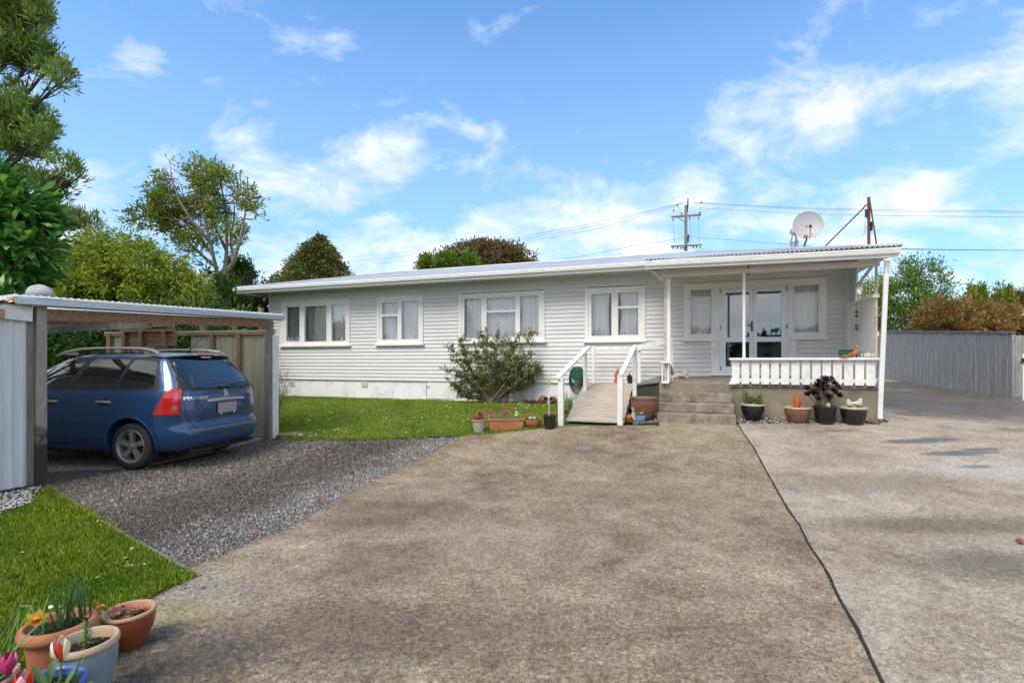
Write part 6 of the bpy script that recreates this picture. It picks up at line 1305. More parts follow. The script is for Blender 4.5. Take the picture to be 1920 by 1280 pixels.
# right side, beyond the fence
d=21.5
bs=[bl(1690,520,d,26,26),bl(1730,515,d,30,26),bl(1755,540,d,26,30),bl(1700,560,d,40,34),bl(1740,580,d,40,30),bl(1668,560,d,26,36),bl(1715,500,d,20,16),bl(1690,600,d,40,30)]
tree('garden_tree','light leafy green tree with an open top, above the right fence beside the porch','tree',gr(1715,d),at(1715,620,d),bs,.10,'l_grn',int(1300*QL),9,.15,.14,.055,shell=.5,sub=5)
d=24
bs=[bl(1615,560,d,26,40),bl(1640,580,d,30,44),bl(1610,610,d,30,40),bl(1650,540,d,22,26)]
tree('garden_shrub','olive green shrub seen through the open side of the porch','shrub',gr(1630,d),at(1630,640,d),bs,.07,'l_yel',int(700*QL),12,.12,.12,.05,cname='foliage',shell=.6)
d=22.5
bs=[bl(1680,620,d,40,22),bl(1640,625,d,36,22),bl(1712,625,d,26,16)]
tree('blossom_shrub','twiggy shrub flecked with pale pink blossom above the right fence','shrub',gr(1680,d),at(1680,650,d),bs,.05,'l_pink',int(600*QL),9,.12,.10,.05,cname='foliage',sub=5,shell=.4,bark='barkd')
for i,(lab,xs) in enumerate((('copper-leaved hedge shrub above the fence, next to the light green tree',[(1760,594,36,34),(1790,606,34,36)]),('copper-leaved hedge shrub in the middle of the row above the right fence',[(1825,600,34,34),(1850,608,30,32)]),('copper-leaved hedge shrub above the end of the right fence, nearest the gate',[(1875,606,30,34),(1900,616,22,28)]))):
    d=19+i*.5; bs=[bl(x,y,d,a,c_) for x,y,a,c_ in xs]; tree('copper_shrub',lab,'shrub',gr(xs[0][0],d),at(xs[0][0],650,d),bs,.06,'l_cop',int(900*QL),11,.12,.11,.06,group='copper shrubs beyond the right fence',cname='foliage',shell=.62,bark='barkd')
for px,py,w_,lab in ((1823,536,12,'golden-green conifer tip, leftmost of the four beyond the copper hedge'),(1838,535,11,'golden-green conifer tip close beside the leftmost one beyond the copper hedge'),(1873,538,13,'golden-green conifer tip, first of the right-hand pair beyond the copper hedge'),(1887,540,12,'golden-green conifer tip, rightmost of the four beyond the copper hedge')):
    d=30; bs=[bl(px,py+2+i*12,d,w_*(.35+.24*i),9) for i in range(6)]; tree('conifer',lab,'conifer',gr(px,d),at(px,620,d),bs,.1,'l_gold',int(420*QL),10,.10,.20,.09,group='conifers beyond the copper hedge',up=1.4,out=.4,shell=.7,bark='barkd')
d=34; bs=[bl(1905,560,d,18,12),bl(1925,555,d,20,14),bl(1895,575,d,16,16)]
tree('garden_tree','bare purplish-brown tree top at the right edge, behind the copper hedge','tree',gr(1910,d),at(1910,600,d),bs,.1,'l_brn',int(500*QL),8,.14,.2,.06,shell=.3,sub=5,bark='barkd')
# far belt of trees closing the horizon
X=[];
P=[]
for i in range(int(9000*QL)):
    a=random.uniform(-75,75); r_=random.uniform(70,85); h=2.6+1.4*noise.noise(Vector((a*.12,0,0)))+.9*noise.noise(Vector((a*.9,1,0))); P.append((r_*math.sin(R(a)),r_*math.cos(R(a)),1.0+random.random()**.7*h))
P=np.array(P); D=rng.normal(size=P.shape); D[:,2]+=.5
tag(leaves('far_trees',P,D,1.5,.9,M['l_dark']),kind='stuff')
# bush in front of the house: upright stems from one base
bx_=U(918,748,-.62); wb=wor(bx_[0],-.55); wb3=Vector((wb[0],wb[1],ground(*wb)))
BU=empty('camellia_bush',tuple(wb3),-TH,'wide upright multi-stemmed bush growing on the lawn under the widest window','bush')
dB=wb3.y; b=MB(); LP=[];LD=[]
tips=[(845,650),(862,632),(840,690),(868,650),(885,640),(905,625),(915,622),(932,620),(945,632),(958,640),(972,628),(985,630),(996,622),(1000,640),(1008,672),(1012,690),(1005,700),(848,720),(858,735),(875,742),(985,715),(990,690),(895,668),(880,690),(928,660),(950,665),(968,675),(865,705),(905,700),(940,700),(1000,710),(852,668),(978,650),(921,640),(890,655),(960,655),(885,722),(965,712),(870,675),(990,660)]
for i,(px,py) in enumerate(tips):
    yy=dB+random.uniform(-.45,.35); t=at(px+random.gauss(0,2),py+random.gauss(0,2),yy); v=t-wb3; lx=ca*v.x-sa*v.y; ly=sa*v.x+ca*v.y; T=Vector((lx,min(ly,.42),v.z)); s0=Vector((random.gauss(0,.05),random.gauss(0,.05),-.03)); m1=Vector((T.x*.42,T.y*.4,T.z*.30+.05)); m2=Vector((T.x*.80,T.y*.75,T.z*.66)); 
    pts=[s0,m1,m2,T]; b.tube(pts,[.022,.014,.009,.004],6)
    for s in range(11):
        q=.25+.72*random.random()**.8; k=min(2,int(q*3)); p=pts[k].lerp(pts[k+1],q*3-k); e=p+Vector((random.gauss(0,.13),random.gauss(0,.11),abs(random.gauss(.10,.08)))); e.y=min(e.y,.46); b.tube([p,e],[.005,.003],4)
        n=random.randint(8,15)
        for j in range(int(n*2.2)): u=random.random(); c=p.lerp(e,u); LP.append(tuple(c+Vector((random.gauss(0,.022),random.gauss(0,.022),random.gauss(0,.022))))); LD.append((random.gauss(0,1),random.gauss(0,1),random.gauss(.5,.6)))
    for j in range(14): LP.append(tuple(T+Vector((random.gauss(0,.02),random.gauss(0,.02),random.gauss(-.05,.06))))); LD.append((random.gauss(0,.6),random.gauss(0,.6),1))
b.build('stem',M['bark'],BU,smooth=True); n=len(LP); leaves('foliage',np.array(LP),np.array(LD),rng.uniform(.045,.09,n),rng.uniform(.022,.04,n),M['l_bush'],BU)
# thin shrub by the carport post
p=G(524,790); p=at(520,742,10.6); g0=Vector((p.x,p.y,ground(p.x,p.y)))
SB=empty('young_shrub',tuple(g0),0,'thin pale-leaved young shrub beside the white carport post, against the house','shrub'); b=MB(); LP=[];LD=[]
for px,py in ((522,672),(527,690),(540,700),(546,708),(535,725),(521,700),(530,710),(519,730)):
    T=at(px,py,10.6)-g0; b.tube([(random.gauss(0,.02),0,0),(T.x*.4,0,T.z*.5),T],[.008,.006,.003],5)
    for j in range(26): u=.3+.75*random.random(); c=Vector((T.x*u,random.gauss(0,.04),T.z*u)); LP.append(tuple(c+Vector((random.gauss(0,.03),0,random.gauss(0,.02))))); LD.append((random.gauss(0,1),random.gauss(0,1),.6))
b.build('stem',M['bark'],SB); leaves('foliage',np.array(LP),np.array(LD),.055,.022,M['l_yel'],SB)
# ================= POTS, PLANTS, ORNAMENTS =================
def strap(b,base,d,up,Ln,Wd,curl=.3,mi=0,rows=6,prof=None,cup=.15,tw=0):
    # a leaf or petal: a bent strip, three vertices across
    base=Vector(base); d=Vector(d).normalized(); up=Vector(up); s=d.cross(up)
    if s.length<1e-3: s=d.cross(Vector((1,.1,0)))
    s.normalize(); n=s.cross(d).normalized(); vs=[]; p=base.copy()
    prof=prof or (lambda t: math.sin(PI*min(1,(.12+.88*t)**.9))**.8)
    for i in range(rows+1):
        t=i/rows; w_=Wd/2*max(.02,prof(t)); ss=(s*math.cos(tw*t)+n*math.sin(tw*t))
        vs+=[p-ss*w_+n*w_*cup,p,p+ss*w_+n*w_*cup]
        rot=Matrix.Rotation(-curl/rows,3,s); d=rot@d; n=rot@n; p=p+d*(Ln/rows)
    b.add(vs,[(3*i+k,3*i+k+1,3*i+k+4,3*i+k+3) for i in range(rows) for k in (0,1)],mi); return b
def pot(name,label,p,rt,h,rb,m,rim=None,style='plain',group=None,cat='pot',soil=.88,parent=None,sm='soil'):
    o=empty(name,tuple(p),0,label,cat,group)
    if style=='belly': pr=[(rb*.9,0),(rb,.01),(rb*1.1,h*.15),(rt*.93,h*.55),(rt*.97,h*.80),(rt*.93,h*.90)]
    elif style=='bowl': pr=[(rb,0),(rt*.75,h*.35),(rt*.93,h*.7),(rt*.95,h*.9)]
    else: pr=[(rb*.97,0),(rb,.008),(rt*.90,h*.88)]
    b=MB(); inn=[(rt*.86,h*.97),(rt*.84,h*.80),(rt*.80,h*.70),(.0,h*.70)]
    if rim is None: b.lathe(pr+[(rt*.99,h*.89),(rt*1.0,h*.93),(rt*.99,h*.99),(rt*.93,h)]+inn,n=40); b.build('pot_body',m,o,smooth=True,ang=45)
    else:
        b.lathe(pr+[(rt*.90,h*.93),(rt*.87,h*.93),(rt*.80,h*.5),(0,h*.5)],n=40); b.build('pot_body',m,o,smooth=True,ang=45)
        b=MB(); b.lathe([(rt*.90,h*.88),(rt*.98,h*.885),(rt*1.02,h*.92),(rt*1.02,h*.96),(rt*.97,h*1.0),(rt*.90,h*1.0)]+inn,n=40,caps=False); b.build('rim',rim,o,smooth=True,ang=60)
    b=MB(); n=36; vs=[(0,0,h*soil+.004)]
    for r_ in (.35,.65,1.0):
        for k in range(n): vs.append((rt*.835*r_*math.cos(2*PI*k/n),rt*.835*r_*math.sin(2*PI*k/n),h*soil+random.uniform(-.006,.006)*(r_<1)))
    fs=[(0,1+k,1+(k+1)%n) for k in range(n)]
    for q in range(2):
        for k in range(n): fs.append((1+q*n+k,1+(q+1)*n+k,1+(q+1)*n+(k+1)%n,1+q*n+(k+1)%n))
    b.add(vs,fs)
    if rt<.16 and h<.35:
        for k in range(110):
            a=random.random()*6.28; q=rt*.80*random.random()**.5; b.blob((q*math.cos(a),q*math.sin(a),h*soil+.002),(random.uniform(.003,.008),random.uniform(.003,.006),.004),5,mi=int(random.random()<.25))
    b.build('soil',[M[sm],M['bark']],o)
    return o
def flat(c1,c2=None,r=.5,**k): return pm('petal_'+str(len(bpy.data.materials)),c1,c2,12,r,bump=k.get('bump',.05),bscale=60)
M['p_yel']=flat((.80,.58,.05),(.80,.66,.12)); M['p_or']=flat((.85,.36,.03),(.8,.3,.02)); M['p_red']=flat((.50,.02,.015),(.62,.05,.02)); M['p_cream']=flat((.80,.78,.58),(.76,.70,.46)); M['p_mag']=flat((.40,.01,.09),(.58,.06,.20)); M['p_pink']=flat((.75,.45,.52),(.7,.3,.4)); M['p_dred']=flat((.25,.01,.03),(.38,.02,.05))
M['gl']=pm('tulip_leaf',(.10,.20,.055),(.065,.145,.04),7,.45,bump=.1,bscale=30,stretch=(3,3,.4)); M['gd']=pm('daffodil_leaf',(.035,.085,.035),(.05,.12,.035),7,.45,bump=.1,bscale=30)
M['gp']=pm('dark_plum_leaf',(.022,.009,.012),(.045,.015,.018),9,.32,bump=.05); M['gcor']=pm('coral_succulent',(.62,.18,.14),(.45,.10,.09),14,.5,bump=.05); M['gora']=pm('orange_aloe',(.60,.17,.04),(.42,.10,.03),14,.45,bump=.05); M['ggr']=pm('light_green_leaf',(.13,.24,.05),(.08,.17,.03),9,.5,bump=.05)
def P2(px,py,d): return at(px,py,d)
# --- foreground group
def gpot(px,d): x=(px-960)/F*d; return Vector((x,d,ground(x,d)))
c=gpot(243,2.60); T2=pot('flower_pot','glazed red-brown bowl pot with pink rosettes, rightmost of the foreground pots',c,.118,.19,.072,M['terrag'],M['rimt'],'belly',group='pots beside the near lawn',cat='flower pot',soil=.80)
def rosette(b,c,r,n=3,per=7,mi=0,tilt=(0,0,1),w=.34,k=.9):
    up=Vector(tilt).normalized(); q=up.to_track_quat('Z','Y'); c=Vector(c)
    for j in range(n):
        el=R(12+30*j+8*random.random())
        for i in range(per-j):
            a=2*PI*i/(per-j)+j*.5+random.random()*.2; d=q@Vector((math.cos(a)*math.cos(el),math.sin(a)*math.cos(el),math.sin(el))); strap(b,c,d,up,r*(1-.22*j)*random.uniform(.85,1.1),r*w,-.35*k,mi,rows=4,prof=lambda t: (.55+.6*t if t<.7 else max(.03,.97-(t-.7)*3.2)),cup=.35)
b=MB()
for (dx,dy,dz,r_) in ((-.05,-.06,.02,.036),(-.07,.03,.03,.034),(.02,-.01,.02,.040),(.06,.02,.02,.030),(-.015,.05,.015,.028),(.09,.035,.015,.026),(-.09,-.02,.045,.028),(.03,-.07,.01,.03),(.05,.07,.01,.025)): rosette(b,(dx*.78,dy*.78,.155+dz),r_*.85,4,8)
rosette(b,(-.128,-.03,.21),.026,4,8); b.build('rosette',M['gcor'],T2,smooth=True,ang=80)
b=MB(); b.tube([(-.128,-.03,.205),(-.09,-.05,.19),(-.05,-.06,.165)],.006,6); b.tube([(-.10,-.05,.19),(-.02,-.10,.16)],.004,5); b.build('stem',M['bark'],T2)
M['ggs']=M['ggr']; b=MB()
for i in range(26): a=random.random()*6.28; q=random.random()*.085; strap(b,(q*math.cos(a),q*math.sin(a),.155),(random.gauss(0,1),random.gauss(0,1),.8),(0,0,1),.03,.010,.2)
b.build('foliage',M['ggr'],T2,smooth=True)
c=gpot(111,2.36); T1=pot('flower_pot','large orange terracotta pot with a rolled rim and a yellow daffodil',c,.140,.255,.105,M['terra'],M['terra'],'plain',group='pots beside the near lawn',cat='flower pot',soil=.84)
b=MB(); b.lathe([(.124,.20),(.142,.20),(.150,.215),(.150,.232),(.142,.250),(.130,.256),(.120,.248),(.114,.20)],n=48,caps=False); b.build('rolled_rim',M['terra'],T1,smooth=True,ang=70)
b=MB(); W_=lambda t: .9 if t<.75 else max(.05,.9-(t-.75)*3.4)
for (dx,dy,n_,hh) in ((.02,.0,10,.26),(-.02,-.07,8,.15),(.07,.04,8,.24),(-.01,.05,7,.2),(.04,-.03,5,.18)):
    for i in range(n_): strap(b,(dx+random.gauss(0,.012),dy+random.gauss(0,.012),.215),(random.gauss(0,.16),random.gauss(0,.16),1),(random.gauss(0,1),-1,0),hh*random.uniform(.6,1.1),.011,random.uniform(-.2,.5),prof=W_)
b.build('foliage',M['gd'],T1,smooth=True)
fd=P2(70,1158,2.20)-c; b=MB(); b.tube([fd+Vector((-.22,.02,-.16)),fd+Vector((-.13,.01,-.02)),fd+Vector((-.075,.0,.052)),fd+Vector((-.03,0,.055)),fd],[.004,.004,.004,.005,.006],6); b.build('stem',M['ggr'],T1,smooth=True)
ax=Vector((.55,-.75,-.25)).normalized(); q=ax.to_track_quat('Z','Y'); b=MB()
for i in range(6): a=2*PI*i/6+.3; strap(b,fd,q@Vector((math.cos(a),math.sin(a),.12)),ax,.046,.029,.25,0,6)
b.build('petal',M['p_yel'],T1,smooth=True)
b=MB(); n=20; vs=[]
for i,(r_,z_) in enumerate(((.008,0),(.011,.010),(.013,.021),(.018,.030))):
    for k in range(n): rr=r_*(1+(.14*math.sin(6*2*PI*k/n) if i==3 else 0)); vs.append(fd+q@Vector((rr*math.cos(2*PI*k/n),rr*math.sin(2*PI*k/n),z_)))
b.add(vs,[(i*n+k,i*n+(k+1)%n,(i+1)*n+(k+1)%n,(i+1)*n+k) for i in range(3) for k in range(n)]); b.build('trumpet',M['p_or'],T1,smooth=True)
c=gpot(162,2.16); T3=pot('flower_pot','grey-blue glazed pot with a cream rim and a single small leafy shoot',c,.116,.282,.075,M['blueg'],M['cream'],'belly',group='pots beside the near lawn',cat='flower pot',soil=.84)
b=MB(); b.tube([(-.01,0,.235),(-.005,0,.27),(.0,0,.33),(.002,0,.372)],[.0045,.004,.003,.002],6); b.build('stem',M['ggr'],T3)
b=MB(); 
for i in range(46): t=i/46; a=i*2.4; z_=.262+.11*t; strap(b,(0,0,z_),(math.cos(a),math.sin(a),.25+1.6*t**3),(0,0,1),.034*(1-.35*t),.010,.3,rows=4)
b.build('foliage',M['ggr'],T3,smooth=True)
b=MB(); 
for i in range(9): a=i*2.4; strap(b,(0,0,.362),(math.cos(a)*.5,math.sin(a)*.5,1),(0,0,1),.024,.010,.2,rows=4)
b.build('red_tip',M['p_dred'],T3,smooth=True)
c=gpot(78,1.92); T4=pot('flower_pot','bright blue glazed pot at the bottom edge with tulips growing in it',c,.138,.235,.10,M['blue'],None,'belly',group='pots beside the near lawn',cat='flower pot',soil=.86)
def tulip(parent,c,tip,r_,h_,mats,stemfrom,lean=(0,0,1)):
    q=Vector(lean).normalized().to_track_quat('Z','Y'); t=Vector(tip)
    b=MB(); b.tube([stemfrom,(Vector(stemfrom)+t)/2+Vector((.006,0,0)),t],[.0045,.004,.004],6); b.build('stem',M['ggr'],parent,smooth=True)
    for k in range(6):
        a=2*PI*k/6; inner=k%2; rr=r_*(.84 if inner else 1.0); b=MB(); vs=[]; rows,colsn=9,6
        for i in range(rows+1):
            u=i/rows; rad=rr*(math.sin(PI*(.08+.62*u))**.75)*(1-.18*max(0,u-.75)*4*.5); hw_=.62*math.sin(PI*min(.985,.10+.86*u))**.55
            for j in range(colsn+1): v_=(j/colsn-.5)*2; an=a+v_*hw_; vs.append(t+q@Vector((rad*math.cos(an),rad*math.sin(an),h_*(u-.06*abs(v_)**2*u))))
        w_=colsn+1; b.add(vs,[(i*w_+j,i*w_+j+1,(i+1)*w_+j+1,(i+1)*w_+j) for i in range(rows) for j in range(colsn)]); o=b.build('petal',mats[k%len(mats)],parent,smooth=True); md=o.modifiers.new('s','SOLIDIFY'); md.thickness=.0012
t1=P2(116,1236,1.90)-c; tulip(T4,c,t1,.030,.088,[M['p_cream'],M['p_red'],M['p_cream'],M['p_pink'],M['p_cream'],M['p_red']],(.06,-.01,.19),(.0,-.1,1))
t2=P2(43,1300,1.84)-c; tulip(T4,c,t2,.030,.080,[M['p_red'],M['p_red'],M['p_pink']],(-.06,-.08,.1),(0,0,1))
b=MB(); LW=lambda t: (.45+1.1*t if t<.45 else max(.04,.95-(t-.45)**1.6*2.5))
for (bx_,by_,dx,dy,ln,wd,cu) in ((.09,-.03,.3,-.4,.15,.04,.3),(.03,.0,.4,-.6,.14,.05,.5),(.10,.02,.5,-.2,.13,.034,.2),(-.01,-.08,.1,-.8,.12,.045,.9),(.06,-.06,.7,-.8,.13,.045,.9),(.05,-.02,.6,-.3,.17,.042,.5),(.07,.0,.75,.1,.16,.036,.3),(.02,-.05,-.2,-.4,.15,.04,.6),(.06,.02,.3,.5,.13,.035,.2),(.0,.02,-.5,.1,.13,.036,.4),(.10,-.05,.9,-.5,.12,.034,.9),(.04,-.08,.25,-.9,.13,.045,.8),(-.06,-.05,-.6,-.5,.14,.04,.5),(.09,.03,.2,.1,.15,.034,.1),(-.03,.06,-.1,.3,.12,.03,.3),(.12,0,.8,.1,.10,.03,.6)):
    strap(b,(bx_,by_,.19),(dx,dy,1.1),(-dx,-dy,.3),ln,wd,cu,rows=8,prof=LW,cup=.35)
b.build('foliage',M['gl'],T4,smooth=True)
c=gpot(-40,1.98); T5=pot('flower_pot','terracotta pot cut off by the left edge with a pink tulip leaning out of it',c,.12,.22,.09,M['terra'],M['rimt'],'plain',group='pots beside the near lawn',cat='flower pot')
t3=P2(14,1262,1.90)-c; tulip(T5,c,t3,.030,.080,[M['p_mag'],M['p_mag'],M['p_pink']],(.04,-.02,.2),(.05,0,1))
b=MB(); 
for (dx,dy,ln,wd,cu) in ((.6,-.2,.20,.045,.4),(.3,.4,.28,.03,.5),(.2,.1,.30,.02,.3),(.5,.3,.26,.022,.5)): strap(b,(.05,0,.19),(dx,dy,1.2),(-dx,-dy,.3),ln,wd,cu,rows=8,prof=LW,cup=.3)
b.build('foliage',M['gl'],T5,smooth=True)
# daffodil leaves rising from the lawn at the left
b=MB(); g0=gpot(22,2.5)
for i in range(16): strap(b,(random.gauss(0,.05),random.gauss(0,.05),0),(random.gauss(.25,.3),random.gauss(0,.2),1),(0,-1,0),random.uniform(.16,.30),.009,random.uniform(.1,.7),prof=W_)
o=b.build('bulb_leaves',M['ggr'],smooth=True); o.location=g0; tag(o,'clump of thin bulb leaves growing in the lawn left of the terracotta daffodil pot','plant')
# --- row of pots on the edge of the lawn
def wpx(r,d): return r/F*d
g_='pots on the lawn edge beside the ramp'
c=G(898,810); d=c.y; Q1=pot('flower_pot','pale grey pot packed with red succulents, leftmost on the lawn edge',c,wpx(13.5,d),wpx(24,d),wpx(9,d),M['potgrey'],M['rimt'],'plain',group=g_,cat='flower pot',soil=.95)
b=MB(); r_=wpx(13,d); h_=wpx(24,d)
for i in range(16): a=random.random()*6.28; q=r_*.8*random.random()**.5; rosette(b,(q*math.cos(a),q*math.sin(a),h_+.01+random.random()*.03),.045,3,7)
b.build('rosette',M['p_red'],Q1); b=MB()
for i in range(7): a=random.random()*6.28; q=r_*.5*random.random(); z_=h_+.06+random.random()*.07; rosette(b,(q*math.cos(a)+.02,q*math.sin(a),z_),.05,3,7,w=.4); b.tube([(q*math.cos(a)+.02,q*math.sin(a),h_-.02),(q*math.cos(a)+.02,q*math.sin(a),z_)],.004,4)
b.build('flower',M['p_mag'],Q1)
p0=G(916,808);p1=G(980,803); v=p1-p0; v.z=0; ln=v.length
Q2=empty('window_box_planter',tuple((p0+p1)/2),math.atan2(v.y,v.x),'long terracotta-coloured trough planter with dark pink flowers on the lawn edge','planter',g_)
b=MB(); L2=ln/2; w2=.075; hh=wpx(22,p0.y)
b.add([(-L2*.92,-w2*.8,0),(L2*.92,-w2*.8,0),(L2*.92,w2*.8,0),(-L2*.92,w2*.8,0),(-L2*1.04,-w2,hh*.85),(L2*1.04,-w2,hh*.85),(L2*1.04,w2,hh*.85),(-L2*1.04,w2,hh*.85)],[(0,3,2,1),(0,1,5,4),(1,2,6,5),(2,3,7,6),(3,0,4,7)]); b.build('trough',M['terra'],Q2,bevel=.004)
b=MB(); e=1.09; b.box(-L2*e,L2*e,-w2*1.15,-w2*.9,hh*.84,hh); b.box(-L2*e,L2*e,w2*.9,w2*1.15,hh*.84,hh); b.box(-L2*e,-L2*1.02,-w2*.9,w2*.9,hh*.84,hh); b.box(L2*1.02,L2*e,-w2*.9,w2*.9,hh*.84,hh); b.build('rim',M['terra'],Q2,bevel=.004)
b=MB(); b.box(-L2*1.02,L2*1.02,-w2*.9,w2*.9,hh*.6,hh*.85); b.build('soil',M['soil'],Q2)
b=MB()
for i in range(170): strap(b,(random.uniform(-L2,L2),random.uniform(-w2,w2)*.8,hh*.8),(random.gauss(0,.4),random.gauss(0,.3),1),(0,-1,0),random.uniform(.05,.17),.011,random.uniform(0,.9),rows=4,prof=W_)
b.build('foliage',M['ggr'],Q2)
fm=MB(); st=MB()
for (px,py) in ((908,772),(919,775),(921,766),(925,777),(943,779),(947,766),(950,768),(944,770),(962,764),(965,768),(955,771),(943,754),(912,770),(938,774)):
    p=at(px,py,(p0.y+p1.y)/2)-(p0+p1)/2; a=-math.atan2(v.y,v.x); X=math.cos(a)*p.x-math.sin(a)*p.y; 
    st.tube([(X*.97,0,hh*.8),(X,random.uniform(-.03,.03),p.z)],.003,4)
    for k in range(7): an=k*.9; strap(fm,(X,-.02,p.z),(math.cos(an),-.5,math.sin(an)),(0,-1,0),.032,.020,.3,rows=3)
fm.build('flower',M['p_dred2'] if 'p_dred2' in M else M['p_mag'],Q2); st.build('stem',M['ggr'],Q2)
b=MB()
for px,py in ((968,773),(970,778),(966,778)):
    p=at(px,py,p0.y)-(p0+p1)/2; 
    for k in range(7): strap(b,(p.x,-.03,p.z),(math.cos(k*.9),-.5,math.sin(k*.9)),(0,-1,0),.025,.018,.3,rows=3)
b.build('white_flower',M['p_cream'],Q2)
c=G(998,801); d=c.y; Q3=pot('bowl_planter','shallow brown clay bowl with shells and succulents on the lawn edge',c,wpx(18.5,d),wpx(16,d),wpx(9,d),M['terra'],None,'bowl',group=g_,cat='planter',soil=.93)
b=MB(); r_=wpx(15,d)
for i in range(9): a=random.random()*6.28; q=r_*random.random()**.5; rosette(b,(q*math.cos(a),q*math.sin(a),wpx(16,d)),.045,3,7)
b.build('rosette',M['ggr'],Q3); b=MB()
for i in range(7): a=random.random()*6.28; q=r_*.7*random.random(); b.blob((q*math.cos(a),q*math.sin(a),wpx(17.5,d)),(.025,.02,.022),8,j=.3,seed=i)
b.build('shell',M['statue'],Q3,smooth=True); p=at(990,774,d)-c; b=MB(); b.tube([(p.x*.7,0,.12),tuple(p)],.003,4)
for k in range(9): strap(b,p,(math.cos(k*.7),-.4,math.sin(k*.7)),(0,-1,0),.040,.024,.3,rows=3)
b.build('flower',M['p_mag'],Q3)
c=G(1031,803); d=c.y; Q4=pot('flower_pot','black plastic pot holding a thin white stake with a lime-green tag',c,wpx(13.5,d),wpx(25,d),wpx(9.5,d),M['black'],None,'plain',group=g_,cat='flower pot')
b=MB(); p=at(1029.5,724,d)-c; b.tube([(p.x,0,.12),(p.x,0,p.z)],.006,6); b.build('stake',M['white'],Q4)
t=at(1029.5,706,d)-c; b=MB(); b.lathe([(0,p.z-.01),(.018,p.z),(.024,p.z+.04),(.022,t.z-.02),(.012,t.z),(0,t.z)],(p.x,0,0),10); b.build('tag',pm('lime_plastic',(.35,.50,.08),(.3,.45,.07),3,.4,bump=0),Q4,smooth=True)
c=G(1042,781); pot('small_pot','tiny terracotta pot close behind the left foot of the ramp rail',c,.045,.10,.03,M['terra'],None,'plain',group=g_,cat='flower pot')
# jars and bits along the foundation
for (px,py,lab,rot) in ((1020,746,'brown clay jar lying open-mouthed by the foundation, left one of the pair',.5),(1037,746,'brown clay jar lying by the foundation beside the ramp post, right one of the pair',-.5)):
    lx,_=U(px,750,-.25); x,y=wor(lx,-.3); o=empty('clay_jar',(x,y,HG+.10),rot,lab,'clay jar','clay jars by the foundation'); b=MB(); b.lathe([(.0,-.14),(.06,-.135),(.105,-.07),(.108,.0),(.08,.07),(.06,.09),(.07,.11),(.05,.11),(.05,.08),(.0,.0)],n=20,axis='y'); q=b.build('jar_body',M['browng'],o,smooth=True,ang=60); q.rotation_euler=(.25,0,PI)
lx,_=U(958,740,-.5); x,y=wor(lx,-.45); o=empty('garden_figure',(x,y,HG-.01),-TH,'weathered squat stone figure half hidden at the foot of the bush','garden statue'); b=MB(); b.blob((0,0,.08),(.09,.08,.09),12,j=.2,seed=3); b.blob((0,0,.20),(.075,.07,.10),12,j=.2,seed=5); b.build('figure_body',M['stone'],o,smooth=True); b=MB(); b.blob((0,-.01,.33),(.055,.055,.06),12); b.blob((-.04,0,.39),(.02,.015,.03),8); b.blob((.04,0,.39),(.02,.015,.03),8); b.build('head',M['stone'],o,smooth=True)
b=MB(); LP=[];
for i in range(260):
    lx=U(random.uniform(982,1014),745,-.3)[0]; ly=-.3+random.gauss(0,.08); x,y=wor(lx,ly); LP.append((x,y,HG+random.random()*.07))
D=rng.normal(size=(260,3)); D[:,2]=np.abs(D[:,2]); tag(leaves('ground_cover',np.array(LP),D,.05,.025,M['l_red2'] if 'l_red2' in M else leafm('red_groundcover',[(.16,.03,.02),(.25,.06,.04),(.08,.04,.02)],.2)),kind='stuff')
X,Y=[],[]
for i in range(300): lx=random.uniform(U(975,745,-.2)[0],U(1050,745,-.2)[0]); ly=random.uniform(-.42,-.08); x,y=wor(lx,ly); X.append(x);Y.append(y)
tag(stones('pebbles.002',np.array(X),np.array(Y),rng.uniform(.012,.035,300),M['stones'],.0),kind='stuff')
b=MB(); lx,_=U(1064,768,-1.5); x,y=wor(lx,-1.5)
for i in range(90): strap(b,(random.gauss(0,.06),random.gauss(0,.09),0),(random.gauss(0,.45),random.gauss(0,.4),1),(0,-1,0),random.uniform(.15,.45),.012,random.uniform(.2,1.2),rows=6,prof=W_)
o=b.build('strappy_plant',M['ggr']); o.location=(x,y,ground(x,y)); tag(o,'clump of long strappy green leaves growing against the left side of the ramp','plant')
# hose reel on the wall
lx,z_=U(1082,700,-.12); HR=empty('hose_reel',tuple(hw(lx,-.14,z_)),-TH,'dark green garden hose hanging in loops on a wall reel behind the ramp','hose reel')
b=MB(); b.lathe([(.0,-.10),(.16,-.10),(.165,-.085),(.165,-.02),(.16,0),(0,0)],n=28,axis='y'); b.build('reel_cover',M['green'],HR,smooth=True,ang=40)
b=MB()
for k in range(7):
    r1=.13+.012*k; zz=-.10-.012*k; pts=[]
    for i in range(25): a=2*PI*i/24; pts.append((r1*math.cos(a)+.004*k,-.07+.012*((k*7)%5-2),zz*.9+ (r1+.07+.010*k)*math.sin(a)))
    b.tube(pts,.011,6)
b.build('hose',M['hose'],HR,smooth=True)
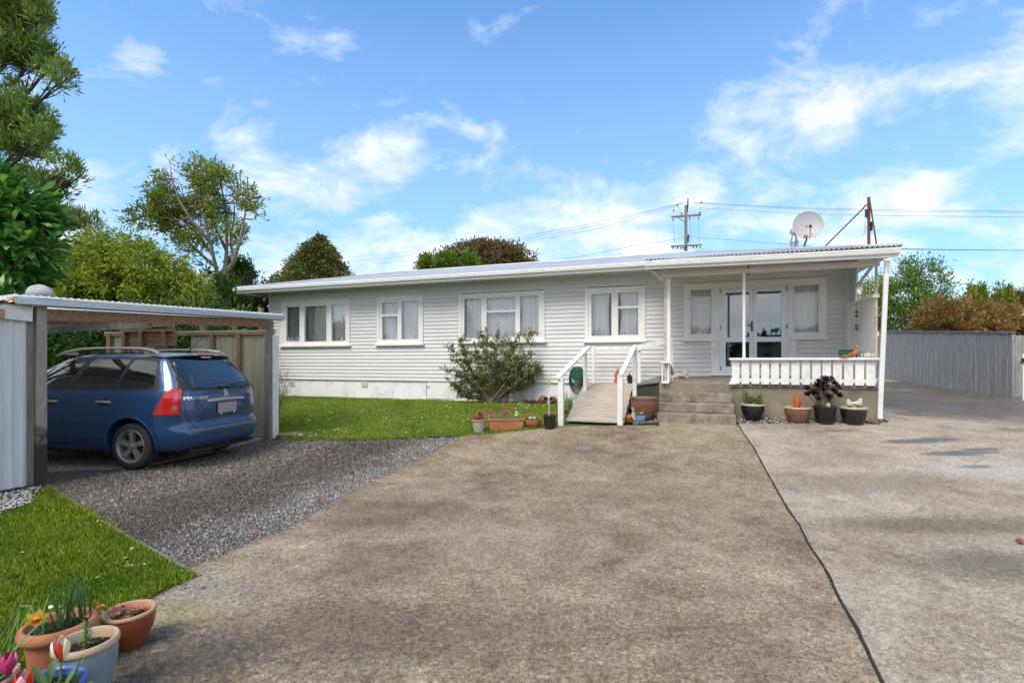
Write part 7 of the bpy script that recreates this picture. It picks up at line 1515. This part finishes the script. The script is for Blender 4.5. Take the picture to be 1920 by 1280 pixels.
# landing ornaments
zl=LZ+.004
def dk_pt(px,ly,zz): lx,_=U(px,700,ly); return hw(lx,ly,zz)
o=empty('garden_figure',tuple(dk_pt(1156,-.35,zl)),0,'small terracotta animal figure standing on the ramp landing','garden statue'); b=MB(); b.lathe([(.05,0),(.055,.05),(.045,.14),(.055,.19),(.04,.24),(0,.26)],n=14); b.build('figure_body',M['orange'],o,smooth=True); b=MB(); b.blob((.02,-.02,.29),(.04,.04,.045),10); b.blob((.01,0,.345),(.012,.012,.03),6); b.blob((.045,0,.34),(.012,.012,.03),6); b.build('head',M['rimt'],o,smooth=True)
o=pot('flower_pot','small black pot with a brown leafy plant on the landing behind the right handrail',dk_pt(1182,-.3,zl),.085,.16,.06,M['blackg'],None,'belly',cat='flower pot'); b=MB()
for i in range(40): strap(b,(random.gauss(0,.03),random.gauss(0,.03),.13),(random.gauss(0,.7),random.gauss(0,.7),1),(0,0,1),random.uniform(.05,.14),.022,.4,rows=4)
b.build('foliage',M['l_red'],o)
# big pot by the steps, with small companions
c=G(1208,789); d=c.y+.15; c=Vector(((1208-960)/F*d,d,ground((1208-960)/F*d,d))); BP=pot('large_pot','big brown glazed pot filled with pebbles, left of the concrete steps',c,wpx(25,d),wpx(42,d),wpx(15,d),M['browng'],None,'belly',cat='flower pot',soil=.96)
b=MB(); r_=wpx(20,d)
for i in range(70): a=random.random()*6.28; q=r_*random.random()**.5; b.blob((q*math.cos(a),q*math.sin(a),wpx(42,d)*.965),(.022,.018,.014),6,j=.3,seed=i)
b.build('pebble_fill',M['stone'],BP,smooth=True)
c=G(1201,792); BQ=pot('flower_pot','little pale blue pot with yellow flowers in front of the big brown pot',c,.105,.145,.07,M['sblue'],None,'belly',cat='flower pot',soil=.95); b=MB()
for i in range(9): 
    p=Vector((random.gauss(0,.035),random.gauss(0,.03),.165+random.random()*.03))
    for k in range(6): strap(b,p,(math.cos(k),math.sin(k),.5),(0,0,1),.025,.022,.3,rows=3)
b.build('flower',M['p_yel'],BQ); b=MB()
for i in range(40): strap(b,(random.gauss(0,.04),random.gauss(0,.03),.13),(random.gauss(0,1),random.gauss(0,1),1),(0,0,1),.05,.02,.4,rows=3)
b.build('foliage',M['ggr'],BQ)
c=G(1190,788); o=empty('stone_bust',tuple(c+Vector((0,.06,0))),0,'grey curly-haired stone bust peering over the pale blue pot','garden statue'); b=MB(); b.lathe([(.07,0),(.08,.06),(.05,.12),(.03,.17)],n=14,sc=(1,.7)); b.build('bust_body',M['statue'],o,smooth=True); b=MB(); b.blob((0,0,.215),(.047,.052,.06),14); b.blob((0,-.052,.205),(.010,.014,.018),8); b.build('head',M['statue'],o,smooth=True)
b=MB()
for i in range(26): a=random.random()*6.28; e=random.uniform(.1,1.4); b.blob((.046*math.cos(a)*math.cos(e),.01+.05*abs(math.sin(a))*math.cos(e),.225+.055*math.sin(e)),.018,7)
b.build('hair',M['stone'],o,smooth=True)
c=G(1179,789); o=pot('saucer_planter','low orange clay saucer with an orange shell, beside the ramp rail foot',c,.085,.05,.06,M['orange'],None,'bowl',cat='planter',soil=.9); b=MB(); b.blob((0,0,.075),(.06,.05,.045),12,j=.4,seed=9); b.blob((.01,0,.12),(.025,.02,.02),8); b.build('shell',M['orange'],o,smooth=True)
b=MB(); p0=G(1186,794);p1=G(1236,791); 
for i in range(4): a=p0.lerp(p1,i/4+.02);c_=p0.lerp(p1,(i+1)/4-.03); b.bar(a+Vector((0,0,.012)),c_+Vector((0,0,.012)),.05,.04)
tag(b.build('stone_edging',M['stone']),'low pale stone edging at the foot of the brown pot left of the steps','edging')
# gnome and dog on the porch floor
zd=lambda ly: dzf+(dzb_-dzf)*(ly+1.64)/1.64
GN=empty('garden_gnome',tuple(dk_pt(1258.5,-1.42,zd(-1.42))),0,'grey garden gnome with a tall pointed hat beside the porch post','garden gnome')
b=MB(); b.lathe([(.055,0),(.068,.03),(.066,.09),(.045,.14)],n=16); b.build('gnome_body',M['statue'],GN,smooth=True); b=MB(); b.blob((0,-.03,.11),(.05,.035,.055),12); b.build('beard',M['white'],GN,smooth=True); b=MB(); b.blob((0,-.045,.15),(.016,.018,.014),8); b.blob((0,0,.15),(.045,.04,.035),10); b.build('face',M['rimt'],GN,smooth=True); b=MB(); b.lathe([(.060,.155),(.052,.20),(.032,.28),(.012,.34),(.0,.36)],n=16); b.build('hat',M['stone'],GN,smooth=True)
DG=empty('dog_statue',tuple(dk_pt(1278,-.62,zd(-.62))),-TH,'cream statue of a small dog lying with its head up on the porch floor','dog statue')
def skin(name,pts,edges,rad,m,parent,root=0,sub=2):
    me=bpy.data.meshes.new(name); me.from_pydata(pts,edges,[]); o=bpy.data.objects.new(name,me); link(o,parent); md=o.modifiers.new('skin','SKIN'); me.skin_vertices or me.attributes
    sv=me.skin_vertices[0].data if me.skin_vertices else None
    if sv is None:
        bm=bmesh.new(); bm.from_mesh(me); bm.verts.layers.skin.verify(); bm.to_mesh(me); bm.free(); sv=me.skin_vertices[0].data
    for i,r_ in enumerate(rad): sv[i].radius=(r_,r_) if not hasattr(r_,'__len__') else r_; sv[i].use_root=(i==root)
    s=o.modifiers.new('sub','SUBSURF'); s.levels=sub; s.render_levels=sub; me.materials.append(m); md.use_smooth_shade=True; return o
skin('dog_body',[(0,0,.07),(-.10,0,.065),(-.17,0,.05),(.08,0,.085),(.12,0,.15),(.135,0,.20),(.18,-.0,.195),(.09,-.05,.02),(.15,-.05,.012),(.09,.05,.02),(.15,.05,.012),(-.13,-.055,.025),(-.06,-.07,.012),(-.13,.055,.025),(-.06,.07,.012),(-.22,-.02,.03),(.115,-.035,.235),(.115,.035,.235)],
 [(0,1),(1,2),(0,3),(3,4),(4,5),(5,6),(3,7),(7,8),(3,9),(9,10),(1,11),(11,12),(1,13),(13,14),(2,15),(5,16),(5,17)],[.055,.058,.035,.048,.03,.032,.015,.02,.013,.02,.013,.03,.015,.03,.015,.01,.009,.009],M['statue'],DG)
# pots in the strip below the balustrade
g_='pots along the foot of the porch wall'
def spot(px,py,rt,h,rb,*a,**k):
    c=G(px,py); d=c.y; o=pot('flower_pot',a[0],c+Vector((0,.05,0)),wpx(rt,d),wpx(h,d),wpx(rb,d),*a[1:],group=g_,cat='flower pot',**k); return o,wpx(rt,d),wpx(h,d),d
o,r_,h_,d=spot(1414,788,21,31,13.5,'black glazed pot with a low bright green plant, leftmost under the porch wall',M['blackg'],M['cream'],'belly',soil=.93)
b=MB()
for i in range(620):
    px=random.choice((-.7,-.55,-.1,.25,.7)); top={-.7:.24,-.55:.20,-.1:.12,.25:.12,.7:.19}[px]; t=random.random(); x=px*r_*.9+random.gauss(0,.035); strap(b,(x,random.gauss(0,.05),h_+t*top),(random.gauss(0,1),random.gauss(0,1),.6),(0,0,1),.048,.018,.3,rows=3)
b.build('foliage',M['l_grn'],o)
o,r_,h_,d=spot(1498,793,22.5,30,15,'brown glazed pot with upright orange aloe spikes',M['browng'],M['cream'],'belly',soil=.94)
b=MB()
for i in range(15): a=random.random()*6.28; q=random.uniform(.05,.48); strap(b,(.05*math.cos(a),.03*math.sin(a),h_-.02),(q*math.cos(a),q*math.sin(a),1),(-math.cos(a),-math.sin(a),.2),random.uniform(.18,.34),.042,random.uniform(-.35,.15),rows=7,prof=lambda t:max(.03,1-t),cup=.5)
for i in range(6): strap(b,(.13+random.gauss(0,.02),-.03,h_-.01),(random.gauss(.4,.4),random.gauss(0,.4),.5),(0,0,1),.08,.02,.2,rows=4,prof=lambda t:max(.03,1-t),cup=.5)
b.build('foliage',M['gora'],o,smooth=True)
o,r_,h_,d=spot(1550,795,20.5,34,14,'black ribbed plastic pot with a tall dark plum rosette plant',M['black'],None,'plain',soil=.9)
b=MB()
for k in range(4): b.lathe([(r_*.80+k*.005,h_*(.25+.14*k)),(r_*.83+k*.005,h_*(.255+.14*k)),(r_*.83+k*.005,h_*(.27+.14*k)),(r_*.80+k*.005,h_*(.28+.14*k))],n=32,caps=False)
b.build('rib',M['black'],o); b=MB(); st=MB()
for (px,py,rr) in ((1553,716,.085),(1535,725,.075),(1566,722,.075),(1545,732,.08),(1560,735,.08),(1528,738,.07),(1572,738,.07),(1540,745,.07),(1553,746,.07),(1522,730,.055),(1545,712,.06),(1562,712,.055),(1576,745,.055),(1530,748,.055),(1550,724,.08),(1540,738,.07),(1566,742,.07),(1534,716,.05),(1571,728,.06),(1524,742,.055)):
    p=at(px,py,d)-o.location; y=random.uniform(-.14,.1); rosette(b,(p.x*1.05,y,p.z+.01),rr*1.5,5,13,tilt=(p.x*2,y*2-.7,.9),w=.30); st.tube([(p.x*.15,0,h_*.85),(p.x*.6,y*.5,p.z*.75),(p.x,y,p.z)],.009,5)
b.build('rosette',M['gp'],o,smooth=True); st.build('stem',M['bark'],o)
b=MB()
for i in range(36): strap(b,(random.gauss(0,.06),random.gauss(-.02,.04),h_*.88),(random.gauss(0,.35),random.gauss(-.1,.2),1),(0,-1,0),random.uniform(.10,.19),.016,random.uniform(0,.4),rows=4,prof=W_)
b.build('foliage',M['ggr'],o); b=MB(); p=at(1558,762,d-.14)-o.location; b.blob((p.x,-.12,h_+.02),(.03,.025,.04),8,j=.3); b.build('white_figure',M['white'],o,smooth=True)
o,r_,h_,d=spot(1604,796,22.5,33,15,'wide black glazed pot with two pale stone birds on it, rightmost under the porch wall',M['blackg'],M['cream'],'belly',soil=.95)
for dx in (-.07,.07):
    q=empty('stone_bird',tuple(o.location+Vector((dx,-.02,h_*.95))),0,'pale stone bird in the black pot, '+('the left one facing left' if dx<0 else 'the right one, slightly larger'),'bird statue','stone birds in the pot')
    s=1.45 if dx<0 else 1.6
    f=-1 if dx<0 else 1; b=MB(); b.blob((0,0,.045*s),(.042*s,.030*s,.036*s),14,j=.1); b.blob((f*.022*s,0,.085*s),(.020*s,.019*s,.021*s),12); b.tube([(f*.02*s,0,.055*s),(f*.022*s,0,.08*s)],[.024*s,.017*s],10); b.tube([(f*.038*s,0,.084*s),(f*.055*s,0,.080*s)],[.007*s,.001],6); b.tube([(-f*.03*s,0,.05*s),(-f*.075*s,0,.035*s)],[.022*s,.008*s],8); b.build('bird_body',M['statue'],q,smooth=True)
c=G(1629,783); o=empty('garden_figure',tuple(c+Vector((-.03,.28,.0))),0,'little yellow-green and white figure tucked behind the rightmost black pot','garden statue'); b=MB(); b.lathe([(.035,0),(.045,.05),(.04,.10),(.0,.11)],n=12); b.build('figure_body',pm('lime_glaze',(.5,.55,.06),(.4,.45,.05),5,.3,bump=0),o,smooth=True); b=MB(); b.blob((0,0,.14),(.04,.035,.04),10); b.blob((.0,0,.185),(.03,.03,.025),10); b.build('head',M['white'],o,smooth=True)
c=G(1638,795); b=MB(); b.blob((0,0,.03),(.13,.06,.055),12,j=.35,seed=2); o=b.build('stone',M['browng'],smooth=True); o.location=c+Vector((0,.02,0)); o.rotation_euler=(0,.25,.2); tag(o,'flat brown stone leaning by the foot of the downpipe','stone')
# things on the balustrade rail
zrl=zr0+.0455
def rp(px,ly=-1.69): lx,_=U(px,665,ly); return hw(lx,ly,zrl)
o=empty('green_box',tuple(rp(1586)),-TH,'green metal box standing on the balustrade rail near the screen','box'); b=MB(); b.box(-.10,.11,-.04,.06,.0,.12); b.build('box_body',pm('green_enamel',(.02,.12,.04),(.015,.09,.03),4,.3,bump=0),o,bevel=.006); b=MB(); b.box(-.105,.115,-.045,.065,.1205,.145); b.build('lid',pm('dark_green_lid',(.012,.06,.025),None,4,.3,bump=0),o,bevel=.006)
o=empty('figurine',tuple(rp(1600,-1.735)),-TH,'reclining painted figurine in orange-brown on the balustrade rail','figurine'); skin('figure_body',[(.0,0,.05),(.03,0,.10),(.045,0,.14),(.05,0,.165),(-.06,0,.035),(-.13,-.0,.02),(.08,0,.06),(.10,0,.015),(-.03,-.02,.08),(-.09,-.02,.03),(-.15,-.02,.012)],[(0,1),(1,2),(2,3),(0,4),(4,5),(1,6),(6,7),(0,8),(8,9),(9,10)],[.036,.038,.018,.016,.022,.014,.014,.010,.022,.014,.010],M['orange'],o); b=MB(); b.blob((.052,-.004,.190),(.026,.028,.032),12); b.blob((.052,-.033,.186),(.006,.008,.008),6); b.build('head',M['rimt'],o,smooth=True); b=MB(); b.blob((.056,.006,.20),(.032,.03,.032),12); b.build('hair',M['rust'],o,smooth=True)
o=empty('dish',tuple(rp(1581,-1.745)),0,'shallow pinkish red dish on the balustrade rail in front of the figurine','dish'); b=MB(); b.lathe([(.05,0),(.085,.022),(.088,.026),(.08,.024),(.045,.008),(0,.008)],n=24); b.build('dish_body',M['rimt'],o,smooth=True); b=MB(); b.blob((.02,-.0,.025),(.045,.03,.016),10,j=.3); b.build('shell',M['orange'],o,smooth=True)
o=empty('metal_tin',tuple(rp(1611,-1.70)),0,'small silver tin on the balustrade rail right of the figurine','tin'); b=MB(); b.lathe([(.055,0),(.055,.075),(.058,.078),(.05,.082),(0,.082)],n=24); b.build('tin_body',M['chrome'],o,smooth=True,ang=40); b=MB(); b.lathe([(.06,.083),(.06,.095),(0,.098)],n=24); b.build('lid',M['black'],o,smooth=True,ang=40)
for px,s_,lab in ((1623,.042,'rounded grey-brown shell on the rail, next to the silver tin'),(1629,.055,'largest pale shell on the rail, in the middle of the three'),(1639,.044,'spiral cream shell on the rail, nearest the pipe post')):
    b=MB(); b.blob((0,0,s_*.75),(s_,s_*.8,s_*.8),12,j=.45,seed=px); b.blob((s_*.6,0,s_*.5),(s_*.5,s_*.5,s_*.45),10,j=.3,seed=px+1); o=b.build('seashell',M['statue'],smooth=True); o.location=rp(px,-1.69); tag(o,lab,'seashell','shells on the balustrade rail')
# wind chime against the screen
lx,zt=U(1618,568,-.85); _,zb=U(1618,620,-.85); lx=15.44; o=empty('wind_chime',tuple(hw(lx,-.85,zt)),0,'hanging string of small clay bells against the white porch screen','wind chime'); b=MB(); b.tube([(0,0,.02),(0,0,zb-zt)],.003,5); b.build('cord',M['wire'],o)
for z_ in (-.17,-.25,-.44,-.50): b=MB(); b.lathe([(.0,z_+.03),(.02,z_+.02),(.032,z_-.015),(.028,z_-.02),(0,z_)],n=12); b.build('bell',M['browng'],o,smooth=True)
# loose leaves
c=G(1914,1018); b=MB(); strap(b,(0,0,.012),(1,.2,.25),(0,0,1),.10,.06,.6,rows=6); strap(b,(.02,.01,.02),(.5,.8,.3),(0,0,1),.07,.045,.6,rows=6); strap(b,(0,-.01,.015),(-.3,-.6,.3),(0,0,1),.06,.05,.6,rows=6); o=b.build('fallen_leaf',M['rust'],smooth=True); o.location=c+Vector((-.02,0,.004)); tag(o,'curled rusty red leaf on the pale concrete at the right edge','leaf'); o.data.materials[0]=pm('red_brown_leaf',(.42,.09,.03),(.28,.05,.02),20,.7)
c=G(240,1071); b=MB(); strap(b,(0,0,.02),(1,.1,.25),(0,0,1),.065,.045,.7,rows=6); o=b.build('fallen_leaf',pm('pink_brown_leaf',(.42,.22,.20),(.3,.13,.12),20,.7),smooth=True); o.location=c+Vector((-.03,0,.02)); tag(o,'pinkish dry leaf lying on the near lawn','leaf')
c=G(545,813); b=MB(); b.blob((0,0,0),(.42,.22,.03),24,j=.12); o=b.build('stepping_stone',pm('mossy_slab',(.24,.20,.08),(.15,.13,.05),9,.9,bump=.4),smooth=True); o.location=c; tag(o,'flat mossy stepping stone in the grass by the white carport post','stepping stone')
# things that stand behind the camera, seen as reflections in the glass
x,y=wor(15.6,-17); NBH=empty('opposite_house',(x,y,0),-TH,'grey gabled house across the yard, mirrored in the glazed doors','house'); b=MB(); b.box(0,7.5,-6,0,0,2.45); b.build('wall',M['wood'],NBH); b=MB(); b.prism([(-.5,2.4),(3.7,3.5),(8,2.4)],'y',-6.3,.4); b.build('roof',M['darkc'],NBH)
b=MB(); b.box(.8,2.2,.0,.03,.9,2.0); b.build('window',M['glass'],NBH)
P=[];
for i in range(int(7000)):
    lx=random.uniform(-8,34); h=3.4+1.6*noise.noise(Vector((lx*.35,3,0)))+.8*noise.noise(Vector((lx*1.3,1,0))); xx,yy=wor(lx,-24-random.random()*2.5); P.append((xx,yy,random.random()**.7*h))
P=np.array(P); D=rng.normal(size=P.shape); tag(leaves('hedge_behind_the_yard',P,D,.6,.35,M['l_dark']),kind='stuff')
